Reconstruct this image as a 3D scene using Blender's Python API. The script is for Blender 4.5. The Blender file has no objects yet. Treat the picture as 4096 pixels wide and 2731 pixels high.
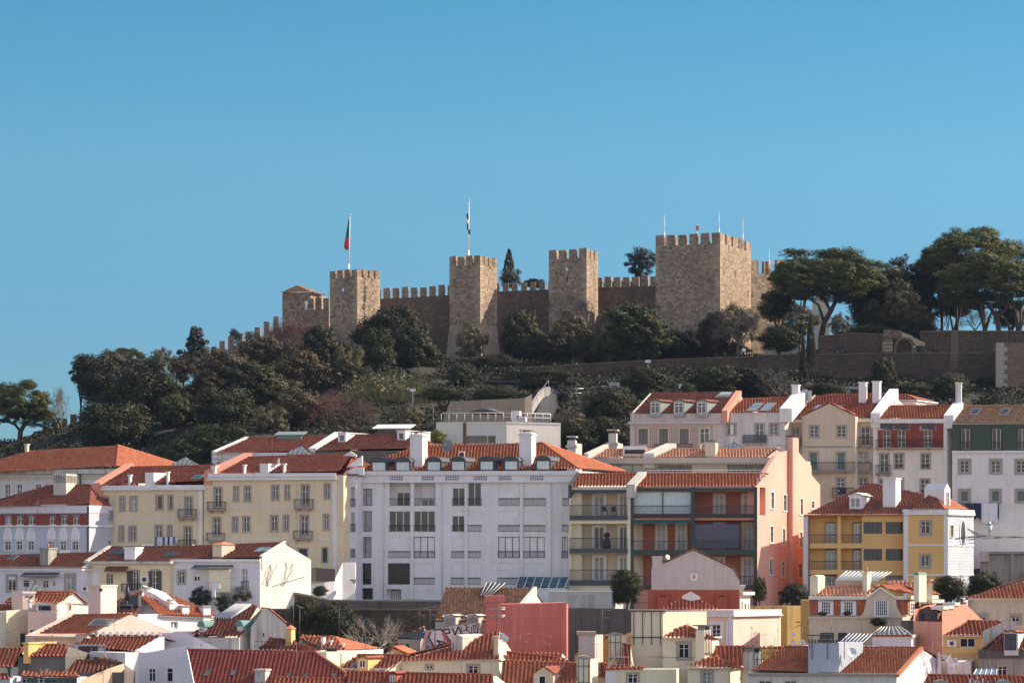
import bpy, bmesh, math, random
import numpy as np
from mathutils import Vector, Matrix, noise
R=math.radians
rnd=random.Random(7)
# ------------------------------------------------------------------ camera, sky, sun, exposure
FP=11600.0; HY=2300.0; ZC=50.0            # focal length in photo pixels, horizon row, eye height
sc=bpy.context.scene
cam=bpy.data.cameras.new('camera'); camo=bpy.data.objects.new('camera',cam); sc.collection.objects.link(camo)
camo.location=(0,0,ZC); camo.rotation_euler=(R(90),0,0)
cam.sensor_width=36; cam.lens=36*FP/4096; cam.shift_y=(HY-1365.5)/4096; cam.clip_start=1; cam.clip_end=20000
sc.camera=camo
SUN_EL=36; SUN_AZ=-14      # elevation; degrees towards the camera side of due right (+X); negative = beyond the facades
w=bpy.data.worlds.new('World'); sc.world=w; w.use_nodes=True
nt=w.node_tree; bg=nt.nodes['Background']
sky=nt.nodes.new('ShaderNodeTexSky'); sky.sky_type='NISHITA'; sky.sun_disc=False
sky.sun_elevation=R(SUN_EL); sky.sun_rotation=R(90+SUN_AZ); sky.air_density=1.0; sky.dust_density=.6; sky.ozone_density=2.5; sky.altitude=50
tint=nt.nodes.new('ShaderNodeMix'); tint.data_type='RGBA'; tint.blend_type='MULTIPLY'; tint.inputs[0].default_value=1
geo=nt.nodes.new('ShaderNodeTexCoord'); sep=nt.nodes.new('ShaderNodeSeparateXYZ'); ramp=nt.nodes.new('ShaderNodeValToRGB')
nt.links.new(geo.outputs['Generated'],sep.inputs[0]); nt.links.new(sep.outputs['Z'],ramp.inputs[0])
SKYR=[(0.0,(.265,.465,.63)),(.09,(.285,.505,.66)),(.14,(.335,.60,.675)),(.2,(.24,.59,.665)),(.45,(1.3,1.0,.85))]
e=ramp.color_ramp.elements
e[0].position=SKYR[0][0]; e[0].color=(*SKYR[0][1],1); e[1].position=SKYR[1][0]; e[1].color=(*SKYR[1][1],1)
for p_,c_ in SKYR[2:]:
    q=e.new(p_); q.color=(*c_,1)
mr=nt.nodes.new('ShaderNodeMapRange'); mr.inputs[1].default_value=.35; mr.inputs[2].default_value=-.35; nt.links.new(sep.outputs['Y'],mr.inputs[0])
back=nt.nodes.new('ShaderNodeMix'); back.data_type='RGBA'; nt.links.new(mr.outputs[0],back.inputs[0]); nt.links.new(ramp.outputs[0],back.inputs[6]); back.inputs[7].default_value=(2.0,1.49,1.27,1)   # rear sky brightened and warmed, an added fill for the shaded facades
nt.links.new(sky.outputs[0],tint.inputs[6]); nt.links.new(back.outputs[2],tint.inputs[7])
nt.links.new(tint.outputs[2],bg.inputs[0]); bg.inputs[1].default_value=0.108
sl=bpy.data.lights.new('sun','SUN'); so=bpy.data.objects.new('sun',sl); sc.collection.objects.link(so)
sl.energy=5.0; sl.angle=R(.5); sl.color=(1,.86,.68)
sdir=Vector((math.cos(R(SUN_EL))*math.cos(R(SUN_AZ)),-math.cos(R(SUN_EL))*math.sin(R(SUN_AZ)),math.sin(R(SUN_EL))))
so.rotation_euler=sdir.to_track_quat('Z','Y').to_euler(); so.location=(200,0,200)
sc.view_settings.view_transform='Standard'; sc.view_settings.look='None'; sc.view_settings.exposure=0.70; sc.view_settings.gamma=1
sc.render.engine='CYCLES'; sc.cycles.max_bounces=6; sc.cycles.volume_bounces=0
# ------------------------------------------------------------------ materials
MATS={}
def nodes(name):
    m=bpy.data.materials.new(name); m.use_nodes=True; t=m.node_tree; b=t.nodes['Principled BSDF']
    return m,t,b
def N(t,typ,**k):
    n=t.nodes.new(typ)
    for a,v in k.items(): setattr(n,a,v)
    return n
def mixc(t,fac,a,b,bt='MIX'):
    n=N(t,'ShaderNodeMix',data_type='RGBA',blend_type=bt)
    for s,v in ((0,fac),(6,a),(7,b)):
        if hasattr(v,'is_linked') or hasattr(v,'links'): t.links.new(v,n.inputs[s])
        else: n.inputs[s].default_value=v if s==0 else (*v,1)
    return n.outputs[2]
def noise_f(t,scale,vec,lo,hi,detail=5,rough=.6):
    n=N(t,'ShaderNodeTexNoise'); n.inputs['Scale'].default_value=scale; n.inputs['Detail'].default_value=detail; n.inputs['Roughness'].default_value=rough
    t.links.new(vec,n.inputs['Vector']); r=N(t,'ShaderNodeMapRange'); r.inputs[1].default_value=lo; r.inputs[2].default_value=hi
    t.links.new(n.outputs[0],r.inputs[0]); return r.outputs[0]
def pos(t,sx=1,sy=1,sz=1):
    g=N(t,'ShaderNodeNewGeometry'); m=N(t,'ShaderNodeVectorMath',operation='MULTIPLY'); m.inputs[1].default_value=(sx,sy,sz)
    t.links.new(g.outputs['Position'],m.inputs[0]); return m.outputs[0]
def bump(t,b,h,strength,dist):
    n=N(t,'ShaderNodeBump'); n.inputs['Strength'].default_value=strength; n.inputs['Distance'].default_value=dist
    t.links.new(h,n.inputs['Height']); t.links.new(n.outputs[0],b.inputs['Normal'])
def plain(name,c,rough=.6,metal=0,var=.12):
    m,t,b=nodes(name)
    f=noise_f(t,1.3,pos(t),.3,.75)
    t.links.new(mixc(t,f,tuple(x*(1-var) for x in c),tuple(min(1,x*(1+var*.5)) for x in c)),b.inputs['Base Color'])
    b.inputs['Roughness'].default_value=rough; b.inputs['Metallic'].default_value=metal
    MATS[name]=m
def plaster(name,c,dirt=.35,dc=None):
    m,t,b=nodes(name); dc=dc or tuple(x*.45 for x in c)
    big=noise_f(t,.35,pos(t),.35,.7); st=noise_f(t,1.0,pos(t,2.6,2.6,.2),.48,.76); fine=noise_f(t,9,pos(t),.3,.7)
    bl=noise_f(t,1.1,pos(t),.56,.72,8,.7)
    col=mixc(t,big,tuple(x*.9 for x in c),c)
    m1=N(t,'ShaderNodeMath',operation='MULTIPLY'); m1.inputs[1].default_value=dirt; t.links.new(st,m1.inputs[0])
    col=mixc(t,m1.outputs[0],col,dc)
    m2=N(t,'ShaderNodeMath',operation='MULTIPLY'); m2.inputs[1].default_value=dirt*.7; t.links.new(bl,m2.inputs[0])
    col=mixc(t,m2.outputs[0],col,dc)
    t.links.new(col,b.inputs['Base Color']); b.inputs['Roughness'].default_value=.9
    bump(t,b,fine,.25,.02); MATS[name]=m
def tile(name,c1,c2,c3,moss=.3,mc=(.10,.075,.05)):
    m,t,b=nodes(name)
    a=N(t,'ShaderNodeAttribute',attribute_name='tv'); rp=N(t,'ShaderNodeValToRGB'); e=rp.color_ramp.elements
    e[0].color=(*c1,1); e[1].color=(*c3,1); e[1].position=1; q=e.new(.5); q.color=(*c2,1)
    tr=N(t,'ShaderNodeMapRange'); tr.inputs[3].default_value=.22; tr.inputs[4].default_value=.78; t.links.new(a.outputs['Fac'],tr.inputs[0]); t.links.new(tr.outputs[0],rp.inputs[0])
    f=noise_f(t,2.2,pos(t),.45,.75,8,.8); mm=N(t,'ShaderNodeMath',operation='MULTIPLY'); mm.inputs[1].default_value=moss
    t.links.new(f,mm.inputs[0])
    t.links.new(mixc(t,mm.outputs[0],rp.outputs[0],mc),b.inputs['Base Color']); b.inputs['Roughness'].default_value=.85
    bump(t,b,noise_f(t,14,pos(t),.2,.8),.4,.02); MATS[name]=m
def masonry(name,c1,c2,cm,scale=1,bw=.6,bh=.28,dirtc=(.06,.05,.045),dirt=.5,rub=.5):
    m,t,b=nodes(name)
    uv=N(t,'ShaderNodeUVMap'); mp=N(t,'ShaderNodeVectorMath',operation='ADD')
    nz=N(t,'ShaderNodeTexNoise'); nz.inputs['Scale'].default_value=1.2; t.links.new(uv.outputs[0],nz.inputs['Vector'])
    sc_=N(t,'ShaderNodeVectorMath',operation='SCALE'); sc_.inputs['Scale'].default_value=.22; t.links.new(nz.outputs['Color'],sc_.inputs[0])
    t.links.new(uv.outputs[0],mp.inputs[0]); t.links.new(sc_.outputs[0],mp.inputs[1])
    br=N(t,'ShaderNodeTexBrick'); br.inputs['Scale'].default_value=1; br.inputs['Brick Width'].default_value=bw; br.inputs['Row Height'].default_value=bh
    br.inputs['Mortar Size'].default_value=.025; br.inputs['Color1'].default_value=(*c1,1); br.inputs['Color2'].default_value=(*c2,1); br.inputs['Mortar'].default_value=(*cm,1)
    br.inputs['Bias'].default_value=.0; t.links.new(mp.outputs[0],br.inputs['Vector'])
    vo=N(t,'ShaderNodeTexVoronoi'); vo.inputs['Scale'].default_value=3.2; t.links.new(mp.outputs[0],vo.inputs['Vector'])
    vr=N(t,'ShaderNodeSeparateColor'); t.links.new(vo.outputs['Color'],vr.inputs[0])
    vc=mixc(t,vr.outputs[0],tuple(x*.8 for x in c1),tuple(min(1,x*1.12) for x in c2))
    rm=noise_f(t,.3,pos(t),.5-rub*.12,.62-rub*.12)
    col=mixc(t,rm,br.outputs['Color'],vc)
    col=mixc(t,noise_f(t,.9,pos(t),.35,.7),tuple(1 for _ in c1),(.62,.6,.62),'MIX') if False else col
    dm=N(t,'ShaderNodeMath',operation='MULTIPLY'); dm.inputs[1].default_value=dirt; t.links.new(noise_f(t,.5,pos(t,1,1,.5),.45,.75,8,.7),dm.inputs[0])
    col=mixc(t,dm.outputs[0],col,dirtc)
    sp=N(t,'ShaderNodeMath',operation='MULTIPLY'); sp.inputs[1].default_value=.3; t.links.new(noise_f(t,9,pos(t),.5,.75,6,.8),sp.inputs[0])
    col=mixc(t,sp.outputs[0],col,tuple(x*.4 for x in c1))
    t.links.new(col,b.inputs['Base Color']); b.inputs['Roughness'].default_value=.95
    h=N(t,'ShaderNodeMath',operation='SUBTRACT'); t.links.new(noise_f(t,4,pos(t),.2,.8,6,.7),h.inputs[0]); t.links.new(br.outputs['Fac'],h.inputs[1])
    bump(t,b,h.outputs[0],.8,.08); MATS[name]=m
def leafm(name,c1,c2):
    m,t,b=nodes(name); a=N(t,'ShaderNodeAttribute',attribute_name='tv'); oi=N(t,'ShaderNodeObjectInfo')
    col=mixc(t,a.outputs['Fac'],c1,c2); hs=N(t,'ShaderNodeHueSaturation')
    mr=N(t,'ShaderNodeMapRange'); mr.inputs[3].default_value=.75; mr.inputs[4].default_value=1.25; t.links.new(oi.outputs['Random'],mr.inputs[0])
    t.links.new(mr.outputs[0],hs.inputs['Value']); t.links.new(col,hs.inputs['Color']); t.links.new(hs.outputs[0],b.inputs['Base Color'])
    b.inputs['Roughness'].default_value=.65; b.inputs['Specular IOR Level'].default_value=.25
    MATS[name]=m
def glass(name,c,rough=.06,spec=.5):
    m,t,b=nodes(name); f=noise_f(t,.9,pos(t),.35,.65)
    t.links.new(mixc(t,f,tuple(x*.6 for x in c),c),b.inputs['Base Color']); b.inputs['Roughness'].default_value=rough; b.inputs['Specular IOR Level'].default_value=spec
    MATS[name]=m
def lattice(name,ca,cb,s):
    m,t,b=nodes(name); uv=N(t,'ShaderNodeUVMap'); mp=N(t,'ShaderNodeMapping'); mp.inputs['Rotation'].default_value=(0,0,R(45)); mp.inputs['Scale'].default_value=(s,s,s)
    ck=N(t,'ShaderNodeTexChecker'); ck.inputs['Scale'].default_value=1; ck.inputs['Color1'].default_value=(*ca,1); ck.inputs['Color2'].default_value=(*cb,1)
    t.links.new(uv.outputs[0],mp.inputs[0]); t.links.new(mp.outputs[0],ck.inputs[0]); t.links.new(ck.outputs[0],b.inputs['Base Color']); b.inputs['Roughness'].default_value=.5
    MATS[name]=m
def cladm(name,c,s=3.6):     # vertical clay-tile hanging
    m,t,b=nodes(name); uv=N(t,'ShaderNodeUVMap'); wv=N(t,'ShaderNodeTexWave'); wv.inputs['Scale'].default_value=s*.32; wv.inputs['Distortion'].default_value=.3
    t.links.new(uv.outputs[0],wv.inputs[0]); br=N(t,'ShaderNodeTexBrick'); br.offset=0; br.inputs['Scale'].default_value=1; br.inputs['Brick Width'].default_value=.26; br.inputs['Row Height'].default_value=.36
    br.inputs['Color1'].default_value=(*c,1); br.inputs['Color2'].default_value=(*[x*.72 for x in c],1); br.inputs['Mortar'].default_value=(*[x*.35 for x in c],1); br.inputs['Mortar Size'].default_value=.02
    t.links.new(uv.outputs[0],br.inputs['Vector']); t.links.new(mixc(t,noise_f(t,1.2,pos(t),.45,.7),br.outputs[0],tuple(x*.55 for x in c)),b.inputs['Base Color'])
    bump(t,b,wv.outputs[0],.6,.06); b.inputs['Roughness'].default_value=.75; MATS[name]=m
plaster('white',(.82,.79,.78),.38,(.50,.46,.43)); plaster('whitewarm',(.82,.77,.68),.3); plaster('lav',(.74,.70,.74),.2); plaster('offwhite',(.70,.67,.64),.5)
plaster('greyblue',(.50,.53,.60),.25); plaster('beige',(.78,.65,.44),.28); plaster('sand',(.66,.55,.42),.35); plaster('cream',(.80,.72,.54),.3)
plaster('yellow',(.80,.60,.28),.25); plaster('ochre',(.72,.38,.09),.3); plaster('mustard',(.80,.50,.19),.15); plaster('ochreold',(.62,.42,.14),.9,(.16,.12,.08))
plaster('pink',(.80,.42,.33),.25); plaster('pinkpale',(.82,.60,.52),.2); plaster('redwall',(.60,.16,.13),.6,(.75,.32,.26)); plaster('rust',(.42,.10,.055),.3)
plaster('salmon',(.70,.32,.22),.4); plaster('salmonshade',(.42,.16,.10),.4); plaster('beigegrey',(.60,.53,.50),.45); plaster('concrete',(.36,.34,.31),.8,(.14,.12,.1)); plaster('concdark',(.14,.125,.11),.9,(.06,.05,.045))  # gallery back walls: salmon darkened, recess shade put into the colour
plaster('oldwhite',(.62,.58,.52),1.0,(.28,.23,.18)); plaster('peach',(.84,.62,.42),.3); plaster('stonetrim',(.42,.36,.31),.4); plaster('greengrey',(.62,.62,.55),.2); plaster('coppergreen',(.16,.30,.27),.4)
plaster('brownwall',(.15,.115,.105),.8,(.06,.045,.04)); plaster('modern',(.68,.67,.60),.08); plaster('tanfascia',(.52,.46,.40),.15)
plain('darkgreen',(.035,.06,.055),.6); plain('greenclad',(.05,.08,.055),.7); plain('slate',(.06,.068,.08),.6); plain('iron',(.02,.02,.025),.5); plain('ironbrown',(.045,.03,.03),.6); plain('framecobalt',(.03,.06,.30),.4)
plain('framewhite',(.85,.84,.82),.5); plain('framebrown',(.16,.07,.035),.5); plain('frameblue',(.03,.05,.09),.4); plain('framedark',(.05,.045,.05),.5); plain('shutter',(.80,.78,.77),.6)
plain('metal',(.45,.45,.45),.35,.7); plain('aerialgrey',(.16,.15,.15),.5,.3); plain('zinc',(.30,.34,.33),.45,.3); plain('dish',(.72,.70,.68),.5); plain('dishdark',(.16,.17,.19),.5); plain('solar',(.02,.03,.07),.2)
plain('bark',(.075,.055,.042),.9); plain('barkpale',(.24,.18,.13),.9); plain('twigred',(.16,.085,.07),.9); plain('twiggrey',(.17,.14,.12),.9); plain('twigpale',(.5,.42,.34),.9)
plain('flaggreen',(.01,.14,.05),.8); plain('flagred',(.55,.02,.03),.8); plain('flagnavy',(.01,.015,.04),.8); plain('flagwhite',(.7,.7,.72),.8)
plain('polewhite',(.78,.76,.74),.4); plain('skin',(.5,.3,.2),.6); plain('clothwhite',(.75,.76,.8),.8); plain('clothdark',(.04,.04,.05),.8); plain('clothblue',(.12,.2,.42),.8); plain('clothteal',(.02,.16,.14),.8); plain('clothnavy',(.015,.025,.07),.8)
plain('curtainpale',(.62,.70,.70),.8); plain('interior',(.06,.05,.05),.9); plain('awning',(.01,.13,.10),.8); plain('terracotta',(.5,.18,.09),.8); plain('pinkink',(.5,.13,.14),.7); plain('blackink',(.02,.02,.03),.7); plain('snow',(.85,.88,.9),.4); plain('wire',(.02,.02,.02),.7)
glass('glassdark',(.015,.022,.03)); glass('glassblue',(.035,.06,.09)); glass('glasscurt',(.34,.35,.37),.15); glass('glassteal',(.03,.12,.14)); glass('glasssky',(.20,.30,.38),.05,1); glass('glassgrey',(.10,.115,.13),.1)
tile('tileorange',(0.310,0.082,0.036),(0.430,0.125,0.056),(0.533,0.198,0.099),.45); tile('tilered',(0.232,0.056,0.032),(0.344,0.086,0.045),(0.464,0.155,0.081),.6); tile('tiledark',(0.146,0.043,0.029),(0.241,0.067,0.038),(0.361,0.120,0.063),.7)
tile('tilebrown',(0.215,0.112,0.063),(0.327,0.172,0.090),(0.447,0.275,0.162),.6); tile('tilepale',(.58,.25,.14),(.68,.32,.19),(.78,.42,.28),.25); masonry('castlemid',(.14,.095,.068),(.235,.165,.115),(.15,.11,.08),1,.6,.28,(.06,.05,.045),.8); leafm('leafunder',(.009,.013,.007),(.036,.034,.016)); tile('tilemaroon',(.25,.055,.04),(.32,.07,.05),(.4,.1,.07),.35)  # castlemid: castle stone with the curtain walls' partial shade mixed into its colours
masonry('castle',(.23,.16,.11),(.48,.36,.25),(.22,.165,.12),1,.85,.38,(.13,.10,.08),.65); masonry('castledark',(.16,.11,.08),(.24,.17,.12),(.14,.10,.08)); masonry('quoin',(.38,.29,.20),(.52,.42,.30),(.30,.22,.15),1,.9,.5,(.25,.17,.1),.6,-.8)  # castledark: castle stone with deep wall shade in its colour; also dark copings
plaster('tanwall',(.34,.27,.20),.7); masonry('rubble',(.085,.058,.04),(.15,.10,.066),(.06,.045,.035),1,.5,.25,(.03,.03,.03),.8); masonry('bastion',(.19,.135,.09),(.25,.18,.12),(.18,.13,.09),1,.8,.4); masonry('azulejo',(.62,.64,.70),(.74,.74,.76),(.58,.61,.68),1,.3,.3,(.36,.40,.52),.7,-2)
lattice('azulejobrown',(.52,.44,.40),(.30,.19,.15),5.5); lattice('cobogo',(.65,.62,.62),(.16,.16,.22),5.5)
cladm('cladred',(.36,.07,.045)); cladm('cladterra',(.50,.15,.07))
leafm('leafdark',(.015,.02,.008),(.054,.055,.02)); leafm('leafolive',(.06,.056,.03),(.21,.17,.09)); leafm('leafpine',(.026,.038,.009),(.10,.105,.02)); leafm('leafgreen',(.02,.03,.010),(.07,.082,.024)); leafm('leafyellow',(.10,.12,.02),(.25,.24,.04)); leafm('leafreed',(.07,.075,.03),(.30,.26,.13)); leafm('leafblue',(.018,.026,.024),(.045,.055,.045)); leafm('leafbrown',(.035,.029,.017),(.10,.075,.04))
def ground_mat():
    m,t,b=nodes('ground'); c=mixc(t,noise_f(t,.25,pos(t),.4,.65),(.022,.032,.012),(.06,.045,.028)); c=mixc(t,noise_f(t,2,pos(t),.45,.7),c,(.014,.02,.009))
    t.links.new(c,b.inputs['Base Color']); b.inputs['Roughness'].default_value=.95; bump(t,b,noise_f(t,3,pos(t),.2,.8),1,.3); MATS['ground']=m
ground_mat()
# ------------------------------------------------------------------ mesh helpers
def link(name,me,parent=None):
    o=bpy.data.objects.new(name,me); sc.collection.objects.link(o)
    if parent is not None: o.parent=parent
    return o
def tag(o,label=None,cat=None,group=None,kind=None):
    for k,v in (('label',label),('category',cat),('group',group),('kind',kind)):
        if v: o[k]=v
    return o
def empty(name,loc,rz,label,cat,group=None):
    o=link(name,None); o.empty_display_size=.5; o.location=loc; o.rotation_euler=(0,0,rz); return tag(o,label,cat,group,'thing')
X3=(Vector((0,0,0)),Vector((1,0,0)),Vector((0,1,0)))
class MB:
    def __init__(s): s.v=[]; s.f=[]; s.mi=[]; s.mats=[]; s.sm=[]
    def m(s,mat):
        if mat not in s.mats: s.mats.append(mat)
        return s.mats.index(mat)
    def poly(s,pts,mat,smooth=False):
        b=len(s.v); s.v+= [tuple(p) for p in pts]; s.f.append(tuple(range(b,b+len(pts)))); s.mi.append(s.m(mat)); s.sm.append(smooth)
    def hexa(s,p,mat):   # p: 8 points, bottom 4 ccw, top 4 ccw
        b=len(s.v); s.v+=[tuple(q) for q in p]; k=s.m(mat)
        for f in ((3,2,1,0),(4,5,6,7),(0,1,5,4),(1,2,6,5),(2,3,7,6),(3,0,4,7)): s.f.append(tuple(b+i for i in f)); s.mi.append(k); s.sm.append(False)
    def fbox(s,fr,u0,u1,w0,w1,z0,z1,mat):
        o,U,I=fr; g=lambda u,w,z:o+U*u+I*w+Vector((0,0,z))
        s.hexa([g(u0,w0,z0),g(u1,w0,z0),g(u1,w1,z0),g(u0,w1,z0),g(u0,w0,z1),g(u1,w0,z1),g(u1,w1,z1),g(u0,w1,z1)],mat)
    def box(s,x0,x1,y0,y1,z0,z1,mat): s.fbox(X3,x0,x1,y0,y1,z0,z1,mat)
    def prism(s,pts,ext,mat):  # planar polygon extruded by vector
        b=len(s.v); n=len(pts); s.v+=[tuple(p) for p in pts]+[tuple(Vector(p)+Vector(ext)) for p in pts]; k=s.m(mat)
        s.f.append(tuple(range(b,b+n))); s.f.append(tuple(range(b+2*n-1,b+n-1,-1))); s.mi+=[k,k]; s.sm+=[False]*2
        for i in range(n):
            j=(i+1)%n; s.f.append((b+j,b+i,b+n+i,b+n+j)); s.mi.append(k); s.sm.append(False)
    def tube(s,p0,p1,r0,r1,mat,n=6,cap=True,sm=True):
        p0=Vector(p0); p1=Vector(p1); d=(p1-p0)
        if d.length<1e-5: return
        d.normalize(); a=d.orthogonal().normalized(); c=d.cross(a); b=len(s.v); k=s.m(mat)
        for p,r in ((p0,r0),(p1,r1)):
            for i in range(n):
                t=2*math.pi*i/n; s.v.append(tuple(p+(a*math.cos(t)+c*math.sin(t))*r))
        for i in range(n):
            j=(i+1)%n; s.f.append((b+i,b+j,b+n+j,b+n+i)); s.mi.append(k); s.sm.append(sm)
        if cap: s.f.append(tuple(range(b+n-1,b-1,-1))); s.f.append(tuple(range(b+n,b+2*n))); s.mi+=[k,k]; s.sm+=[False]*2
    def disc(s,c,nrm,r,depth,mat,n=16):   # shallow dish
        c=Vector(c); nrm=Vector(nrm).normalized(); a=nrm.orthogonal().normalized(); d=nrm.cross(a); b=len(s.v); k=s.m(mat)
        rings=[(0,0),(.5*r,.25*depth),(r,depth)]
        s.v.append(tuple(c))
        for rr,h in rings[1:]:
            for i in range(n):
                t=2*math.pi*i/n; s.v.append(tuple(c+(a*math.cos(t)+d*math.sin(t))*rr+nrm*h))
        for i in range(n):
            j=(i+1)%n; s.f.append((b,b+1+i,b+1+j)); s.mi.append(k); s.sm.append(True)
            s.f.append((b+1+i,b+1+n+i,b+1+n+j,b+1+j)); s.mi.append(k); s.sm.append(True)
    def build(s,name,parent=None,uv=True):
        me=bpy.data.meshes.new(name); me.from_pydata(s.v,[],s.f)
        for m in s.mats: me.materials.append(MATS[m])
        me.polygons.foreach_set('material_index',s.mi); me.polygons.foreach_set('use_smooth',s.sm)
        if uv: autouv(me)
        me.update(); return link(name,me,parent)
def autouv(me):
    n=len(me.polygons); L=len(me.loops); me.update()
    nr=np.empty(n*3); me.polygons.foreach_get('normal',nr); nr=nr.reshape(-1,3)
    lt=np.empty(n,dtype=np.int32); me.polygons.foreach_get('loop_total',lt); vi=np.empty(L,dtype=np.int32); me.loops.foreach_get('vertex_index',vi)
    co=np.empty(len(me.vertices)*3); me.vertices.foreach_get('co',co); co=co.reshape(-1,3)[vi]; nn=np.repeat(nr,lt,0)
    t=np.stack([-nn[:,1],nn[:,0],nn[:,2]*0],1); l=np.linalg.norm(t,axis=1); flat=l<.2; t/=np.maximum(l,1e-6)[:,None]
    U=(co*t).sum(1); V=co[:,2].copy(); U[flat]=co[flat,0]; V[flat]=co[flat,1]
    me.uv_layers.new(name='UVMap').data.foreach_set('uv',np.stack([U,V],1).ravel())
TP={'barrel':(.36,.085,.46,.06,6),'flat':(.32,.03,.42,.10,4),'fine':(.25,.035,.40,.085,4)}
def tiled(name,pts,kind,mat,parent,caps=(),capr=.11):
    """clay-tile surface over a planar polygon of local points"""
    P=[Vector(p) for p in pts]; n=Vector((0,0,0))
    for i in range(len(P)): n+=(P[i]-P[0]).cross(P[(i+1)%len(P)]-P[0])
    n.normalize(); n=n if n.z>0 else -n
    V=(Vector((0,0,1))-n*n.z).normalized(); U=V.cross(n); o=P[0]
    uv=[((p-o).dot(U),(p-o).dot(V)) for p in P]
    pit,amp,row,saw,seg=TP[kind]; u0=min(a for a,b in uv); u1=max(a for a,b in uv); v0=min(b for a,b in uv); v1=max(b for a,b in uv)
    us=np.unique(np.round(np.concatenate([np.arange(math.floor(u0/pit)*pit,u1,pit/seg),[a for a,b in uv],[u0+1e-4,u1-1e-4]]),5)); us=us[(us>=u0-1e-6)&(us<=u1+1e-6)]
    lo=np.full(len(us),1e9); hi=np.full(len(us),-1e9)
    for i in range(len(uv)):
        (a,b),(c,d)=uv[i],uv[(i+1)%len(uv)]
        if abs(a-c)<1e-7:
            k=np.abs(us-a)<2e-4; lo[k]=np.minimum(lo[k],min(b,d)); hi[k]=np.maximum(hi[k],max(b,d)); continue
        k=(us>=min(a,c)-1e-6)&(us<=max(a,c)+1e-6); y=b+(us-a)/(c-a)*(d-b); lo[k]=np.minimum(lo,y)[k]; hi[k]=np.maximum(hi,y)[k]
    ok=hi>=lo; us,lo,hi=us[ok],lo[ok],hi[ok]
    nr=int((v1-v0)/row)+2; vs=np.repeat(v0+np.arange(nr+1)*row,2)[1:-1]; top=np.tile([saw,0.],nr)
    rng=np.random.RandomState(len(bpy.data.meshes)%9999); jit=rng.uniform(-.012,.012,(int((u1-u0)/pit)+3,nr))
    VV=np.clip(vs[None,:],lo[:,None],hi[:,None]); ci=np.clip(((us-u0)/pit+.01).astype(int),0,jit.shape[0]-1)
    hh=(amp*np.sin(2*math.pi*us/pit))[:,None]+top[None,:]+jit[ci][:,np.repeat(np.arange(nr),2)]
    oo=np.array(o); co=oo+us[:,None,None]*np.array(U)+VV[:,:,None]*np.array(V)+hh[:,:,None]*np.array(n)
    A,B=len(us),2*nr; idx=np.arange(A*B).reshape(A,B)
    f=np.stack([idx[:-1,:-1],idx[1:,:-1],idx[1:,1:],idx[:-1,1:]],-1).reshape(-1,4)
    dz=np.maximum(VV[:-1,1:]-VV[:-1,:-1],VV[1:,1:]-VV[1:,:-1]).reshape(-1)
    isriser=np.tile(np.arange(B-1)%2==1,A-1); inside=((vs[:-1][None,:]>=lo[:-1,None]-1e-5)&(vs[:-1][None,:]<=hi[:-1,None]+1e-5)).reshape(-1)
    keep=(dz>1e-5)|(isriser&inside); tvm=rng.uniform(0,1,(jit.shape[0],nr)); rr=np.repeat(np.arange(nr),2)[:-1]
    tv=tvm[ci[:-1]][:,rr].reshape(-1)[keep]; f=f[keep]
    me=bpy.data.meshes.new(name); me.vertices.add(A*B); me.vertices.foreach_set('co',co.reshape(-1)); nf=len(f)
    me.loops.add(nf*4); me.loops.foreach_set('vertex_index',f.reshape(-1).astype(np.int32)); me.polygons.add(nf); me.polygons.foreach_set('loop_start',np.arange(nf,dtype=np.int32)*4)
    me.update(calc_edges=True); at=me.attributes.new('tv','FLOAT','FACE'); at.data.foreach_set('value',tv.astype(np.float32)); me.materials.append(MATS[mat]); ob=link(name,me,parent)
    if caps:
        mb=MB()
        for a,b in caps:
            a=Vector(a)+n*.03; b=Vector(b)+n*.03; L=(b-a).length; k=max(1,int(L/.42))
            for i in range(k):
                p=a.lerp(b,i/k); q=a.lerp(b,(i+1)/k+.02); mb.tube(p,q,capr*1.15,capr*.85,mat,6)
        c=mb.build('ridge_tiles',ob); av=c.data.attributes.new('tv','FLOAT','FACE'); av.data.foreach_set('value',np.random.RandomState(3).uniform(.4,1,len(c.data.polygons)).astype(np.float32))
    return ob
# ------------------------------------------------------------------ terrain
TC=[-3000,-600,0,600,1000,1400,1800,2200,2600,3000,3500,4096,4800,7500]
TR=[(60,[18]*14),(200,[26]*14),(240,[30]*14),(280,[33]*14),(293,[36]*14),(296.5,[44]*14),(335,[46]*14),(348,[50]*14),
(368,[50,53,54,56,58,58,58,59,58,57,56,56,56,50]),(385,[50,58,60,64,66,66,66,67,66,66,66,66,66,56]),(410,[50,62,66,70,73,73,73,74,73,74,74,74,74,60]),
(430,[50,64,69,75,79,79,78,78,78,79,78,78,78,62]),(444,[48,64,69.5,76,83,82,81,80.5,80.5,81,80,80,80,62]),(450,[46,64,69,76,84,83,82,81.5,82,83,83.4,83.6,83,62]),
(470,[44,62,67,76,86,86.5,84,84,84,85,86,86.5,86,62]),(500,[40,58,62,74,87,90,87,87,87,87,87,87,86,60]),(530,[30,50,54,66,80,87,87,87,87,87,87,87,84,50]),
(600,[10,20,25,35,45,50,55,55,55,55,60,60,55,20]),(900,[0]*14),(6000,[-30]*14)]
TZ=np.array([r[1] for r in TR],float); TY=np.array([r[0] for r in TR],float); TCx=np.array(TC,float)
def terr(px,Y):
    j=int(np.clip(np.searchsorted(TY,Y)-1,0,len(TY)-2)); f=min(1,max(0,(Y-TY[j])/(TY[j+1]-TY[j])))
    return float(np.interp(px,TCx,TZ[j])*(1-f)+np.interp(px,TCx,TZ[j+1])*f)
def terrx(X,Y): return terr(2048+X/max(Y,1)*FP,Y)
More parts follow.
